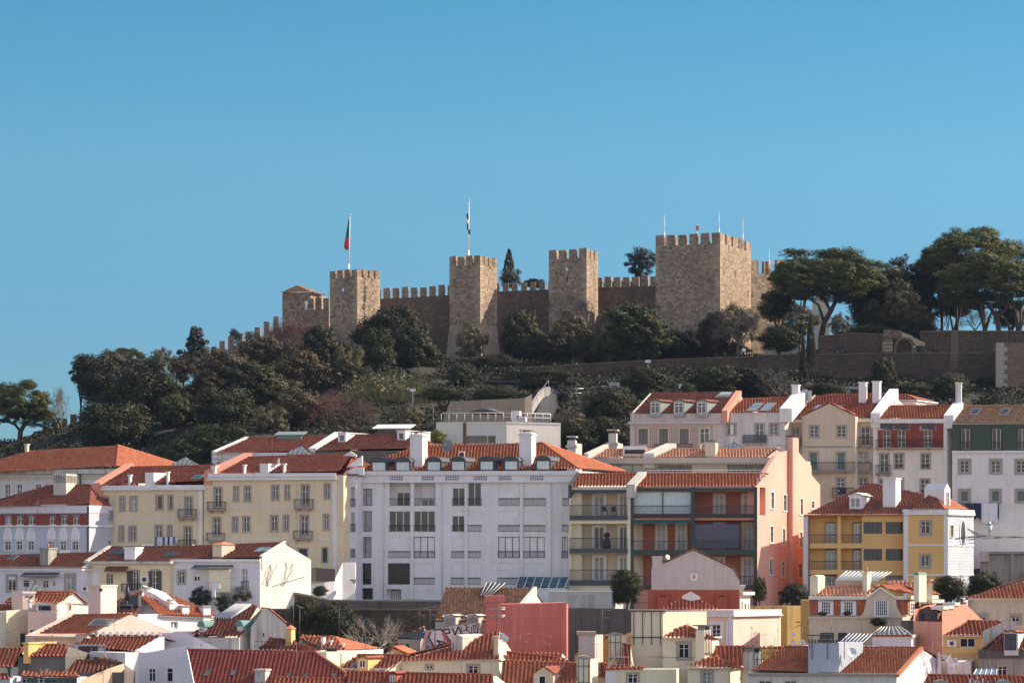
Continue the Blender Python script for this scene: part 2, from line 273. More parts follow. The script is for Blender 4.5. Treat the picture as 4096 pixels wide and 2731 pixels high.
def mk_terrain():
    xs=np.unique(np.concatenate([np.arange(-1200,5300,60),TCx,[-9000,13000]])); ys=np.unique(np.concatenate([TY,np.arange(360,540,3.0)]))
    v=[];f=[]
    for Y in ys:
        for px in xs:
            z=terr(px,Y); 
            if 372<Y<540: z+=noise.noise(Vector((px*.01,Y*.08,0)))*.9
            v.append(((px-2048)/FP*Y,Y,z))
    nx=len(xs)
    for j in range(len(ys)-1):
        for i in range(nx-1): f.append((j*nx+i,j*nx+i+1,(j+1)*nx+i+1,(j+1)*nx+i))
    me=bpy.data.meshes.new('hillside'); me.from_pydata(v,[],f); me.materials.append(MATS['ground']); o=link('hillside_ground',me); tag(o,kind='structure')
    mb=MB(); mb.poly([(-9000,-6000,17),(9000,-6000,17),(9000,62,17),(-9000,62,17)],'ground'); tag(mb.build('town_ground'),kind='structure')
mk_terrain()
# ------------------------------------------------------------------ photo crops -> rays
def crop(x0,y0,s): return lambda x,y:(x0+x/s,y0+y/s)
A=crop(0,1500,2.352); B=crop(1000,1500,2.352); Cc=crop(2000,1500,2.352); D=crop(3000,1500,2.146)
E=crop(0,2100,2.352); Fc=crop(1000,2100,2.352); G=crop(2000,2100,2.352); H=crop(3000,2100,2.146)
I=crop(1100,780,2.178); J=crop(2100,820,2.306); K=crop(3000,820,1.890); Lc=crop(0,1200,2.138); Vw=crop(0,0,.5742); S1=crop(0,0,1)
def wpt(c,x,y,Y):
    px,py=c(x,y); return Vector(((px-2048)/FP*Y,Y,ZC+(HY-py)/FP*Y))
PANES=['glassdark','glassblue','glassdark','glassgrey','glassblue','glassdark','glasscurt','glassdark']
def window(par,fr,u0,u1,z0,z1,w0=0,frame='framewhite',nx=2,ny=2,sur=None,pane=None,shut=0,name='window',rec=.14,t=.06,sill=True,sw=.16,flat=False):
    mb=MB(); W=w0+rec
    if u1-u0<.25 or z1-z0<.25: t=min(t,.04)
    mb.fbox(fr,u0,u0+t,W,W+.06,z0,z1,frame); mb.fbox(fr,u1-t,u1,W,W+.06,z0,z1,frame); mb.fbox(fr,u0+t,u1-t,W,W+.06,z0,z0+t,frame); mb.fbox(fr,u0+t,u1-t,W,W+.06,z1-t,z1,frame)
    for i in range(1,nx):
        u=u0+(u1-u0)*i/nx; mb.fbox(fr,u-t*.6,u+t*.6,W+.005,W+.055,z0+t,z1-t,frame)
    for i in range(1,ny):
        z=z0+(z1-z0)*i/ny
        if ny==2: z=z0+(z1-z0)*.68
        mb.fbox(fr,u0+t,u1-t,W+.01,W+.05,z-t*.35,z+t*.35,frame)
    ob=None if flat else mb.build(name,par,False)
    p=mb if flat else MB(); o,U,I_=fr; g=lambda u,z:o+U*u+I_*(W+.035)+Vector((0,0,z)); p.poly([g(u0+.01,z0+.01),g(u1-.01,z0+.01),g(u1-.01,z1-.01),g(u0+.01,z1-.01)],pane or PANES[rnd.randrange(8)])
    if flat: return mb.build(name,par,False)
    p.build('pane',ob,False)
    if shut>0:
        q=MB(); zs=z1-(z1-z0)*shut; q.fbox(fr,u0,u1,w0+.06,w0+.10,zs,z1,'shutter'); k=int((z1-zs)/.12)
        for i in range(k): q.fbox(fr,u0+.01,u1-.01,w0+.05,w0+.06,zs+i*.12,zs+i*.12+.08,'shutter')
        q.build('roller_shutter',ob,False)
    if sur:
        q=MB(); q.fbox(fr,u0-sw,u0,w0-.04,w0+rec,z0,z1,sur); q.fbox(fr,u1,u1+sw,w0-.04,w0+rec,z0,z1,sur); q.fbox(fr,u0-sw,u1+sw,w0-.05,w0+rec,z1,z1+sw,sur)
        if sill: q.fbox(fr,u0-sw,u1+sw,w0-.09,w0+rec,z0-sw*.8,z0,sur)
        q.build('surround',ob,False)
    return ob
def railing(par,fr,u0,u1,w,z0,z1,mat='iron',sp=.15,belly=0,side=None,th=.025):
    mb=MB()
    mb.fbox(fr,u0,u1,w-.04,w+.03,z1-.08,z1,mat); mb.fbox(fr,u0,u1,w-.02,w+.01,z0,z0+.04,mat)
    n=max(2,int((u1-u0)/sp)); o,U,I_=fr
    for i in range(n+1):
        u=u0+(u1-u0)*i/n
        if belly:
            zs=[z0+.02,z0+(z1-z0)*.3,z0+(z1-z0)*.6,z1-.03]; ws=[w,w-belly,w-belly*.4,w]
            for a in range(3): mb.tube(o+U*u+I_*ws[a]+Vector((0,0,zs[a])),o+U*u+I_*ws[a+1]+Vector((0,0,zs[a+1])),th*.6,th*.6,mat,3,False,False)
        else: mb.fbox(fr,u-th/2,u+th/2,w-.01,w+.01,z0+.04,z1-.05,mat)
    if side is not None:
        for u in (u0,u1):
            mb.fbox(fr,u-.02,u+.02,w+.02,side,z1-.05,z1,mat); k=max(1,int((side-w)/sp))
            for i in range(1,k+1): mb.fbox(fr,u-th/2,u+th/2,w+(side-w)*i/k-.03,w+(side-w)*i/k-.01,z0,z1-.05,mat)
    return mb.build('railing',par,False)
def grid_wall(mb,fr,u0,u1,z0,z1,holes,mat,rmat=None):
    o,U,I_=fr; g=lambda u,w,z:o+U*u+I_*w+Vector((0,0,z)); e=1e-4
    hs=[(max(a,u0),min(b,u1),max(c,z0),min(d,z1),w,bk) for a,b,c,d,w,bk in holes if b>u0+e and a<u1-e and d>z0+e and c<z1-e]
    us=sorted(set([u0,u1]+[h[0] for h in hs]+[h[1] for h in hs])); zs=sorted(set([z0,z1]+[h[2] for h in hs]+[h[3] for h in hs]))
    for i in range(len(us)-1):
        if us[i+1]-us[i]<e: continue
        um=(us[i]+us[i+1])/2; run=None
        for j in range(len(zs)-1):
            if zs[j+1]-zs[j]<e: continue
            zm=(zs[j]+zs[j+1])/2; inside=any(h[0]<um<h[1] and h[2]<zm<h[3] for h in hs)
            if not inside: mb.poly([g(us[i],0,zs[j]),g(us[i+1],0,zs[j]),g(us[i+1],0,zs[j+1]),g(us[i],0,zs[j+1])],mat)
    for a,b,c,d,w,bk in hs:
        r=rmat or mat
        mb.poly([g(a,0,c),g(b,0,c),g(b,w,c),g(a,w,c)],r); mb.poly([g(a,0,d),g(a,w,d),g(b,w,d),g(b,0,d)],r); mb.poly([g(a,0,c),g(a,w,c),g(a,w,d),g(a,0,d)],r); mb.poly([g(b,0,c),g(b,0,d),g(b,w,d),g(b,w,c)],r)
        if bk: mb.poly([g(a,w,c),g(b,w,c),g(b,w,d),g(a,w,d)],bk)
ALL=[]
class House:
    def __init__(s,name,label,C,x0,x1,y,Y,th=8,k=.3,mat='white',dep=None,cat='house',group=None,yr=None):
        s.C=C; s.xmid=(x0+x1)/2; s.mat=mat; s.k=k; s.th=R(th); s.dep=dep; px0,py=C(x0,y); px1,_=C(x1,y)
        s.o=Vector(((px0-2048)/FP*Y,Y,0)); zb=min(terrx(s.o.x,Y),terr(px1,Y))-.8
        s.o.z=zb; s.root=empty(name,s.o,-s.th,label,cat,group)
        s.Rm=Matrix.Rotation(s.th,3,'Z'); s.c=s.Rm@(Vector((0,0,ZC))-s.o)
        s.L=s.P(x1,y)[0]; s.zt=s.P((x0+x1)/2,y)[2] if yr is None else s.P(x0,y)[2]
        s.hf=[]; s.hs=[]; s.fr=(Vector((0,0,0)),Vector((1,0,0)),Vector((0,1,0)))
        sv=Vector((k,1,0)); s.sl=sv.length; sv.normalize(); s.sv=sv; s.frs=(Vector((s.L,0,0)),sv,Vector((-sv.y,sv.x,0)))
        s.ridge=None; s.extra=[]; s.wallD=None; s.gR=s.gL=True; s.top=None; s.ptop=[]; ALL.append(s)
    def dirn(s,x,y):
        px,py=s.C(x,y); return s.Rm@Vector(((px-2048)/FP,1,(HY-py)/FP))
    def hit(s,p0,n,x,y):
        d=s.dirn(x,y); t=(Vector(p0)-s.c).dot(Vector(n))/d.dot(Vector(n)); return s.c+d*t
    def P(s,x,y,w=0): return s.hit((0,w,0),(0,1,0),x,y)
    def S(s,x,y):
        p=s.hit(s.frs[0],s.frs[2],x,y); return ((p-s.frs[0]).dot(s.sv),p.z)
    def SD(s,x,y): return s.hit(s.frs[0],s.frs[2],x,y)
    def D_(s): return s.dep or (2*s.ridge[0] if s.ridge else 8)
    # roof slope: polygon of photo points laid on a plane of given pitch that starts at the eave
    def slope(s,pts,pitch=28,kind='barrel',mat='tilered',anchor=None,ov=.3,back=True,main=True,caps=True,w0=None,name='roof'):
        a=anchor or max(pts,key=lambda p:s.C(*p)[1]); w0=-ov if w0 is None else w0; p0=s.P(a[0],a[1],w0); p=R(pitch); n=Vector((0,-math.sin(p),math.cos(p)))
        L=[s.hit(p0,n,*q) for q in pts]; mw=max(q.y for q in L); rp=[q for q in L if q.y>mw-1.2]; cp=[]
        if caps and len(rp)>=2:
            a_=min(rp,key=lambda q:q.x); b_=max(rp,key=lambda q:q.x); cp=[(a_,b_)]
        s.roof=tiled(name,L,kind,mat,s.root,cp); s.pl=(p0,n)
        if main:
            zr=max(q.z for q in rp); s.ridge=(mw,zr); s.rx=(min(q.x for q in rp),max(q.x for q in rp)); s.rmat=mat; s.eave=min(q.z for q in L)
            if back and len(rp)>=2:
                mb=MB(); D0=s.D_(); wb=max(D0,mw+1); kk=s.k*(wb-mw)
                ze=s.zt+.05; mb.poly([a_,b_,Vector((b_.x+kk,wb,ze)),Vector((a_.x+kk,wb,ze))],mat); mb.build('back_slope',s.roof)
        s.lastpts=L; return L
    def tri(s,pts,kind='barrel',mat='tilered',caps=(),name='roof'): return tiled(name,pts,kind,mat,s.root,caps)
    def hipR(s,T,Cn,kind,mat,D=None):
        Dh=D or s.D_(); bk=Vector(Cn)+Vector((s.k*Dh,Dh,0)); return s.tri([Cn,bk,T],kind,mat,[(Cn,T),(bk,T)])
    def win(s,x0,y0,x1,y1,w=0,hole=True,side=False,**k):
        if side:
            u0,z0=s.S(x0,y1); u1,z1=s.S(x1,y0); fr=s.frs; z0=s.S((x0+x1)/2,y1)[1]; z1=s.S((x0+x1)/2,y0)[1]
            if hole: s.hs.append((u0,u1,z0,z1,.3,'interior'))
            return window(s.root,fr,u0,u1,z0,z1,0,**k)
        a=s.P(x0,y1,w); b=s.P(x1,y0,w)
        if hole and w==0: s.hf.append((a.x,b.x,a.z,b.z,.3,'interior'))
        if not hole: k.setdefault('rec',-.05)
        return window(s.root,s.fr,a.x,b.x,a.z,b.z,w,**k)
    def row(s,xs,y0,y1,**k):
        for a,b in xs: s.win(a,y0,b,y1,**k)
    def log(s,x0,y0,x1,y1,dep=1.2,bk=None):   # recessed loggia
        a=s.P(x0,y1); b=s.P(x1,y0); s.hf.append((a.x,b.x,a.z,b.z,dep,bk or s.mat))
    def rail(s,x0,y0,x1,y1,out=0.0,slab=False,smat='stonetrim',**k):
        a=s.P(x0,y1,-out); b=s.P(x1,y0,-out); mb=MB(); h=a.z
        if slab:
            mb.fbox(s.fr,a.x-.05,b.x+.05,-out-.05,-.005,h-.14,h,smat)
            for q in (.2,.8): mb.fbox(s.fr,a.x+(b.x-a.x)*q-.06,a.x+(b.x-a.x)*q+.06,-out*.6,-.005,h-.4,h-.14,smat)
            p=mb.build('balcony',s.root)
        else: p=s.root
        return railing(p,s.fr,a.x,b.x,-out+(.02 if out else .03),h,b.z,side=(-.01 if out else None),**k)
    def band(s,y0,y1,x0=None,x1=None,out=.1,mat='white',side=True,name='cornice',x=None,dp=None):
        xx=x if x is not None else (x0 if x0 is not None else 0)
        a=s.P(x0,y1) if x0 is not None else None; u0=a.x if a else -.02; u1=s.P(x1,y1).x if x1 is not None else s.L+.02
        xm=(x0 if x0 is not None else s.xm()) ; z0=s.P(xm,y1).z; z1=s.P(xm,y0).z; mb=MB(); mb.fbox(s.fr,u0,u1,-out,-.003,z0,z1,mat)
        if side and x1 is None: mb.fbox(s.frs,-out*.9,s.sl*s.D_(),-out,-.003,z0,z1,mat)
        return mb.build(name,s.root)
    def xm(s): return s.xmid
    def quoin(s,x0,x1,mat='white',out=.05,y0=None,y1=None,name='corner_strip'):
        a=s.P(x0,0).x; b=s.P(x1,0).x; z0=0 if y1 is None else s.P(x0,y1).z; z1=s.zt if y0 is None else s.P(x0,y0).z
        mb=MB(); mb.fbox(s.fr,a,b,-out,-.004,z0,z1,mat); return mb.build(name,s.root)
    def panel(s,x0,y0,x1,y1,mat,out=.03,name='panel',dp=.028):
        a=s.P(x0,y1); b=s.P(x1,y0); s.hp=getattr(s,'hp',[]); mb=MB(); grid_wall(mb,(Vector((0,-out,0)),s.fr[1],s.fr[2]),a.x,b.x,a.z,b.z,[(h[0],h[1],h[2],h[3],out,None) for h in s.hf],mat)
        g=lambda u,w,z:Vector((u,w,z))
        for u in (a.x,b.x): mb.poly([g(u,-out,a.z),g(u,-.002,a.z),g(u,-.002,b.z),g(u,-out,b.z)],mat)
        for z in (a.z,b.z): mb.poly([g(a.x,-out,z),g(b.x,-out,z),g(b.x,-.002,z),g(a.x,-.002,z)],mat)
        return mb.build(name,s.root)
    def onroof(s,x,y,pl=None): p0,n=pl or s.pl; return s.hit(p0,n,x,y)
    def chim(s,x0,y0,x1,y1,d=None,mat='white',cap='slab',par=None,sink=.6,capmat=None,pots=0,name='chimney',pl=None,whole=True):
        b=s.onroof((x0+x1)/2,y1,pl); w=b.y; a=s.P(x0,y1,w); c=s.P(x1,y0,w); wd=c.x-a.x; d=d or wd*.8; shr=.22*wd/d if whole else max(s.k,.5)
        if whole: c.x-=.22*wd; wd*=.78
        mb=MB(); cm=capmat or mat
        zb=a.z-sink; ztop=c.z; h=ztop-a.z
        if cap=='slab':
            mb.box(a.x,c.x,w,w+d,zb,ztop-.14,mat); mb.box(a.x-.08,c.x+.08,w-.08,w+d+.08,ztop-.14,ztop,cm)
        elif cap=='vent':   # tall stack with neck and raised lid
            mb.box(a.x,c.x,w,w+d,zb,ztop-.55,mat); mb.box(a.x-.09,c.x+.09,w-.09,w+d+.09,ztop-.55,ztop-.4,mat)
            mb.box(a.x+.04,c.x-.04,w+.04,w+d-.04,ztop-.4,ztop-.28,mat)
            for uu in (a.x+.06,c.x-.16): 
                for ww in (w+.06,w+d-.16): mb.box(uu,uu+.1,ww,ww+.1,ztop-.28,ztop-.06,mat)
            mb.box(a.x-.04,c.x+.04,w-.04,w+d+.04,ztop-.06,ztop,'concrete')
        elif cap=='slit':
            mb.box(a.x+.03,c.x-.03,w+.03,w+d-.03,zb,ztop-.05,'interior'); mb.box(a.x,c.x,w,w+d,zb,ztop-1.0,mat); mb.box(a.x-.03,c.x+.03,w-.03,w+d+.03,ztop-.22,ztop,mat)
            n=7
            for i in range(n+1):
                u=a.x+(c.x-a.x-.08)*i/n; mb.box(u,u+.1,w-.004,w+.06,ztop-1.0,ztop-.22,mat)
                q=w+(d-.08)*i/n; mb.box(c.x-.06,c.x+.004,q,q+.1,ztop-1.0,ztop-.22,mat)
        elif cap=='tin':
            mb.box(a.x,c.x,w,w+d,zb,ztop-.3,mat)
            for uu in (a.x+.03,c.x-.08):
                for ww in (w+.03,w+d-.08): mb.box(uu,uu+.05,ww,ww+.05,ztop-.3,ztop-.05,'iron')
            mb.box(a.x-.12,c.x+.12,w-.12,w+d+.12,ztop-.05,ztop,capmat or 'iron')
        elif cap=='arch':
            mb.box(a.x,c.x,w,w+d,zb,ztop-.25,mat); n=6; pts=[]
            for i in range(n+1):
                t=math.pi*i/n; pts.append(Vector(((a.x+c.x)/2-(wd/2+.03)*math.cos(t),w-.03,ztop-.25+.25*math.sin(t))))
            mb.prism(pts,(0,d+.06,0),cm)
        elif cap=='tile':
            mb.box(a.x,c.x,w,w+d,zb,ztop-.35,mat); pk=Vector(((a.x+c.x)/2,w+d/2,ztop)); q=[Vector((a.x-.1,w-.1,ztop-.35)),Vector((c.x+.1,w-.1,ztop-.35)),Vector((c.x+.1,w+d+.1,ztop-.35)),Vector((a.x-.1,w+d+.1,ztop-.35))]
            for i in range(4): mb.poly([q[i],q[(i+1)%4],pk],capmat or 'terracotta')
            mb.poly(q[::-1],capmat or 'terracotta')
        else: mb.box(a.x,c.x,w,w+d,zb,ztop,mat)
        for i in range(pots):
            u=a.x+wd*(i+.5)/pots; mb.tube((u,w+d/2,ztop-.02),(u,w+d/2,ztop+.4),.1,.08,'terracotta',8)
        mb.v=[(x+shr*(y-w),y,z) for x,y,z in mb.v]
        return mb.build(name,par or s.roof)
    def dormer(s,x0,y0,x1,y1,roof='gable',mat='white',rm='tilered',wx=None,d=3,pitch=30,kind='fine',wk=None,pl=None,rh=None):
        """front face rect in the photo (y0 = eave of the dormer)"""
        b=s.onroof((x0+x1)/2,y1,pl); w=b.y; a=s.P(x0,y1,w); c=s.P(x1,y0,w); mb=MB(); mb.box(a.x,c.x,w,w+d,a.z-.4,c.z,mat)
        wd=c.x-a.x; um=(a.x+c.x)/2; rh=rh or wd/2*math.tan(R(pitch))
        if roof=='gable': mb.prism([Vector((a.x,w,c.z)),Vector((c.x,w,c.z)),Vector((um,w,c.z+rh))],(0,d,0),mat)
        if roof=='arch':
            for rr,z0,m_,y_,yy in ((wd/2+.1,c.z-.02,rm,w-.12,d+.12),):
                pts=[Vector((um-rr*math.cos(math.pi*i/8),y_,z0+rh*math.sin(math.pi*i/8))) for i in range(9)]; mb.prism(pts,(0,yy,0),m_)
        if roof=='flat': mb.box(a.x-.08,c.x+.08,w-.12,w+d,c.z,c.z+.1,rm)
        kk=max(s.k,.45); mb.v=[(x+kk*(y-w),y,z) for x,y,z in mb.v]; ob=mb.build('dormer',s.root)
        if roof=='gable' and rm:
            for sg in (-1,1):
                e0=Vector((um+sg*(wd/2+.12),w-.12,c.z-.12*rh/(wd/2)+.04)); e1=e0+Vector((kk*d,d,0)); r0=Vector((um,w-.12,c.z+rh+.04)); r1=r0+Vector((kk*d,d,0))
                tiled('dormer_roof',[e0,r0,r1,e1],kind,rm,ob,())
        wx=wx or (x0+(x1-x0)*.15,y0+(y1-y0)*.12,x1-(x1-x0)*.15,y1-(y1-y0)*.1); p=s.P(wx[0],wx[3],w); q=s.P(wx[2],wx[1],w)
        window(ob,s.fr,p.x,q.x,p.z,q.z,w,**dict(dict(rec=-.05,ny=2,flat=True),**(wk or {})))
        return ob
    def sky(s,x0,y0,x1,y1,mat='glasssky',fm='metal',nx=1,pl=None,name='skylight',up=.12,sl=True):
        p0,n=pl or s.pl; ym=(y0+y1)/2; a=s.hit(p0,n,x0,y1); b=s.hit(p0,n,x1,y1); c=s.hit(p0,n,x1,y0); 
        a0=s.hit(p0,n,(x0+x1)/2,y1); c0=s.hit(p0,n,(x0+x1)/2,y0); dv=Vector((s.k*(c0.y-a0.y) if sl else 0,c0.y-a0.y,c0.z-a0.z)); hw=(b.x-a.x)*.5*.82; cu=a0.x
        q=[Vector((cu-hw,a0.y,a0.z)),Vector((cu+hw,a0.y,a0.z))]; q+=[q[1]+dv,q[0]+dv]; mb=MB(); N_=Vector(n)
        mb.prism([v+N_*-.05 for v in q],N_*(.05+up),fm); mb.poly([q[0]*.93+q[2]*.07+N_*(up+.006),q[1]*.93+q[3]*.07+N_*(up+.006),q[2]*.93+q[0]*.07+N_*(up+.006),q[3]*.93+q[1]*.07+N_*(up+.006)],mat)
        for i in range(1,nx):
            f=i/nx; m0=q[0].lerp(q[1],f); m1=q[3].lerp(q[2],f); mb.tube(m0+N_*(up+.02),m1+N_*(up+.02),.03,.03,'framewhite',4)
        return mb.build(name,s.roof)
    def rake(s,pts,mat='white',t=.35,up=.3,dn=1.2,name='party_wall'):   # party wall along a roof edge: local points (u,w,z)
        mb=MB()
        for a,b in zip(pts[:-1],pts[1:]):
            a=Vector(a); b=Vector(b); mb.hexa([a+Vector((-t/2,0,-dn)),a+Vector((t/2,0,-dn)),b+Vector((t/2,0,-dn)),b+Vector((-t/2,0,-dn)),a+Vector((-t/2,0,up)),a+Vector((t/2,0,up)),b+Vector((t/2,0,up)),b+Vector((-t/2,0,up))],mat)
        return mb.build(name,s.root)
    def rakepx(s,pts,**k):
        p0,n=s.pl; return s.rake([s.hit(p0,n,*q) for q in pts],**k)
    def profile(s,pts,D=None):   # gable-front outline, photo points left to right above the eave
        s.front=[s.P(*p) for p in pts]
    def done(s,parapet=0,rtop=None):
        mb=MB(); Dp=s.D_(); k=s.k; L=s.L; zt=s.zt
        grid_wall(mb,s.fr,0,L,0,zt,s.hf,s.mat); grid_wall(mb,s.frs,0,s.sl*Dp,0,zt,s.hs,getattr(s,'smat',s.mat))
        b0=Vector((k*Dp,Dp,0)); b1=Vector((L+k*Dp,Dp,0)); z=Vector((0,0,zt)); sm=getattr(s,'smat',s.mat)
        mb.poly([b1,b0,b0+z,b1+z],s.mat); mb.poly([b0,Vector((0,0,0)),z,b0+z],getattr(s,'lmat',s.mat))
        if s.ridge and not getattr(s,'front',None):
            w,zr=s.ridge; zr-=.12
            xs=s.rx; rm=s.rmat; ar=xs[1]; al=xs[0]
            for on,e0,rx_,e1,wm,wall_ in ((s.gR,L,ar,L+k*Dp,sm,ar>L+k*w-1.2),(s.gL,0,al,k*Dp,getattr(s,'lmat',s.mat),al<k*w+1.2)):
                if not on: continue
                q_=[Vector((e0,0,zt)),Vector((rx_,w,zr)),Vector((e1,Dp,zt))]
                if wall_: mb.poly(q_,wm)
                else: tiled('roof',q_,'fine',rm,s.root)
        if getattr(s,'front',None):
            f=[Vector((0,0,zt))]+s.front+[Vector((L,0,zt))]; mb.poly(f[::-1],s.mat); mb.poly([p+b0 for p in f],s.mat)
        elif not s.ridge or parapet:
            mb.poly([z,Vector((L,0,zt)),b1+z,b0+z],s.mat) if not parapet else None
        for pts,m in s.extra: mb.poly(pts,m)
        o=mb.build('wall',s.root)
        if parapet:
            q=MB(); q.box(-.05,L+.05,-.05,.2,zt-.02,zt+parapet,s.mat); q.build('parapet',s.root)
        return o
    def gslopes(s,kind='barrel',mat='tilered',ov=.15,idx=None,skip=()):
        """tile slopes over the front outline, running back"""
        f=[Vector((0,0,s.zt))]+s.front+[Vector((s.L,0,s.zt))]; Dp=s.D_(); bv=Vector((s.k*Dp,Dp,0)); r=None
        for i in range(len(f)-1):
            a,b=f[i],f[i+1]
            if i in skip or abs(b.x-a.x)<.5: continue
            up=Vector((0,0,.1)); a2=a+up; b2=b+up; fo=Vector((-s.k*ov,-ov,0))
            r=tiled('roof',[a2+fo,b2+fo,b2+bv,a2+bv],kind,mat,s.root,[(b2+fo,b2+bv)] if b.z>=a.z else ()); n=(b-a).cross(bv).normalized(); n=n if n.z>0 else -n; s.pl=(a2,n); s.roof=r
            if b.z>=a.z: s.plL=s.pl
            else: s.plR=s.pl
def ac_unit(s,x0,y0,x1,y1,w=0,side=False):
    a=s.P(x0,y1,w-.4); b=s.P(x1,y0,w-.4); mb=MB(); mb.box(a.x,b.x,w-.4,w-.02,a.z,b.z,'framewhite'); mb.tube(((a.x+b.x)/2,w-.405,(a.z+b.z)/2),((a.x+b.x)/2,w-.43,(a.z+b.z)/2),(b.z-a.z)*.36,(b.z-a.z)*.36,'framedark',14)
    return mb.build('air_conditioner',s.root)
def dish(s,x,y,r,w,mat='dish',aim=(.5,-.8,.35),par=None,mast=.6):
    c=s.P(x,y,w); rr=(s.P(x+r,y,w)-c).length; mb=MB(); n=Vector(aim).normalized(); mb.disc(c,n,rr,rr*.28,mat,18); mb.disc(c-n*.02,n,rr,rr*.28,mat,18)
    mb.tube(c-Vector((0,0,rr*.5)),c+n*rr*.9,.02,.02,'metal',5); mb.tube(c+n*rr*.86,c+n*rr*1.0,.05,.05,'metal',6); mb.tube(c-n*.05,c-n*.12-Vector((0,0,mast)),.03,.03,'metal',6)
    return mb.build('satellite_dish',par or s.root)
def antenna(s,x,y0,y1,w,arm=18,par=None,els=6,tilt=.1):
    a=s.P(x,y1,w); b=s.P(x,y0,w); mb=MB(); mb.tube(a-Vector((0,0,.3)),b,.022,.018,'aerialgrey',5); L=(s.P(x+arm,y0,w)-b).length; z=b.z-.1; q=rnd.choice((-1,1))
    p0=Vector((b.x-L*q,b.y,z-tilt)); p1=Vector((b.x+L*.8*q,b.y-.1,z+tilt)); mb.tube(p0,p1,.018,.018,'aerialgrey',4)
    for i in range(els):
        p=p0.lerp(p1,i/(els-1)); h=.28-.02*i; mb.tube(p+Vector((.05,h,0)),p-Vector((.05,h,0)),.01,.01,'aerialgrey',3)
    z2=(z+a.z)/2+.3
    if b.z-a.z>1.8: mb.tube((b.x-L*.6,b.y,z2),(b.x+L*.6,b.y,z2+.1),.015,.015,'aerialgrey',4)
    return mb.build('aerial',par or s.root)

# ------------------------------------------------------------------ haze
def haze():
    mb=MB(); mb.box(-9500,13500,-6100,6100,-40,125,'ground'); o=mb.build('haze',None,False); tag(o,kind='stuff'); m=bpy.data.materials.new('haze'); m.use_nodes=True; t=m.node_tree; t.nodes.clear()
    out=t.nodes.new('ShaderNodeOutputMaterial'); v=t.nodes.new('ShaderNodeVolumePrincipled'); v.inputs['Density'].default_value=.00004; v.inputs['Color'].default_value=(.50,.66,1,1); v.inputs['Anisotropy'].default_value=.0
    t.links.new(v.outputs[0],out.inputs['Volume']); o.data.materials.clear(); o.data.materials.append(m)
haze()
# ------------------------------------------------------------------ castle
def tower(label,C,x0,xc,x1,ytop,ybot,Y,th,nL,nR,mh,mat='castle',quoin=True):
    """x0..xc left face, xc..x1 right face, ytop = foot of the merlons at the corner xc"""
    t=House('castle_tower',label,C,x0,xc,ytop,Y,th=th,k=0,mat=mat,cat='tower',group='crenellated castle towers',dep=6); 
    t.zt=t.P(xc,ytop).z; Dd=t.S(x1,ytop)[0]; t.dep=Dd; L=t.L; z=t.zt
    mb=MB(); grid_wall(mb,t.fr,0,L,0,z,t.hf,mat); mb.box(.01,L-.01,.01,Dd-.01,0,z-.9,mat); mb.poly([(L,0,0),(L,Dd,0),(L,Dd,z),(L,0,z)],mat)
    mb.poly([(0,0,0),(0,0,z),(0,Dd,z),(0,Dd,0)],mat); mb.poly([(0,Dd,0),(0,Dd,z),(L,Dd,z),(L,Dd,0)],mat)
    th_=.7
    for f in ((th_,L-th_,th_,th_),(th_,L-th_,Dd-th_,Dd-th_)): mb.poly([(f[0],f[2],z-.9),(f[1],f[3],z-.9),(f[1],f[3],z),(f[0],f[2],z)],mat)
    for a in (0,L-th_): mb.poly([(a,0,z),(a+th_,0,z),(a+th_,Dd,z),(a,Dd,z)],mat); xx=a+th_ if a==0 else a; mb.poly([(xx,th_,z-.9),(xx,Dd-th_,z-.9),(xx,Dd-th_,z),(xx,th_,z)],mat)
    for a in (0,Dd-th_): mb.poly([(th_,a,z),(L-th_,a,z),(L-th_,a+th_,z),(th_,a+th_,z)],mat)
    t.wall=mb.build('wall',t.root)
    g=L/(nL+(nL-1)*.38)*.38; mw=L/(nL+(nL-1)*.38); ms=[]
    for i in range(nL):
        u=i*(mw+g)
        for w in (0,Dd-th_): ms.append((u,u+mw,w,w+th_))
    g2=Dd/(nR+(nR-1)*.34)*.34; mw2=Dd/(nR+(nR-1)*.34)
    for i in range(nR):
        w=i*(mw2+g2); a,b=(w+ (th_ if i==0 else 0)),(w+mw2-(th_ if i==nR-1 else 0))
        for u in (0,L-th_): ms.append((u,u+th_,a,b))
    for a,b,c,d in ms:
        m=MB(); h=mh*rnd.uniform(.92,1.05); j=lambda: rnd.uniform(-.05,.05)
        m.hexa([(a,c,z),(b,c,z),(b,d,z),(a,d,z),(a+j(),c+j(),z+h+j()),(b+j(),c+j(),z+h+j()),(b+j(),d+j(),z+h+j()),(a+j(),d+j(),z+h+j())],mat); m.build('merlon',t.root)
    if quoin:
        for cn in range(3):
            q=MB(); zz=z; i=0; bot=z-(11,6,9)[cn]
            while zz>bot:
                h=rnd.choice((.36,.5,.62)); l1,l2=(1.2,.6) if i%2 else (.7,1.15); l1*=rnd.uniform(.6,1.3); l2*=rnd.uniform(.6,1.3); o=.015
                if cn==0: q.box(L-l1,L+o,-o,l2,zz-h+.02,zz,'quoin')
                elif cn==1: q.box(-o,l2*.8,-o,.3,zz-h+.02,zz,'quoin')
                else: q.box(L-.3,L+o,Dd-l1,Dd+o,zz-h+.02,zz,'quoin')
                zz-=h; i+=1
            q.build('corner_stones',t.root)
    return t
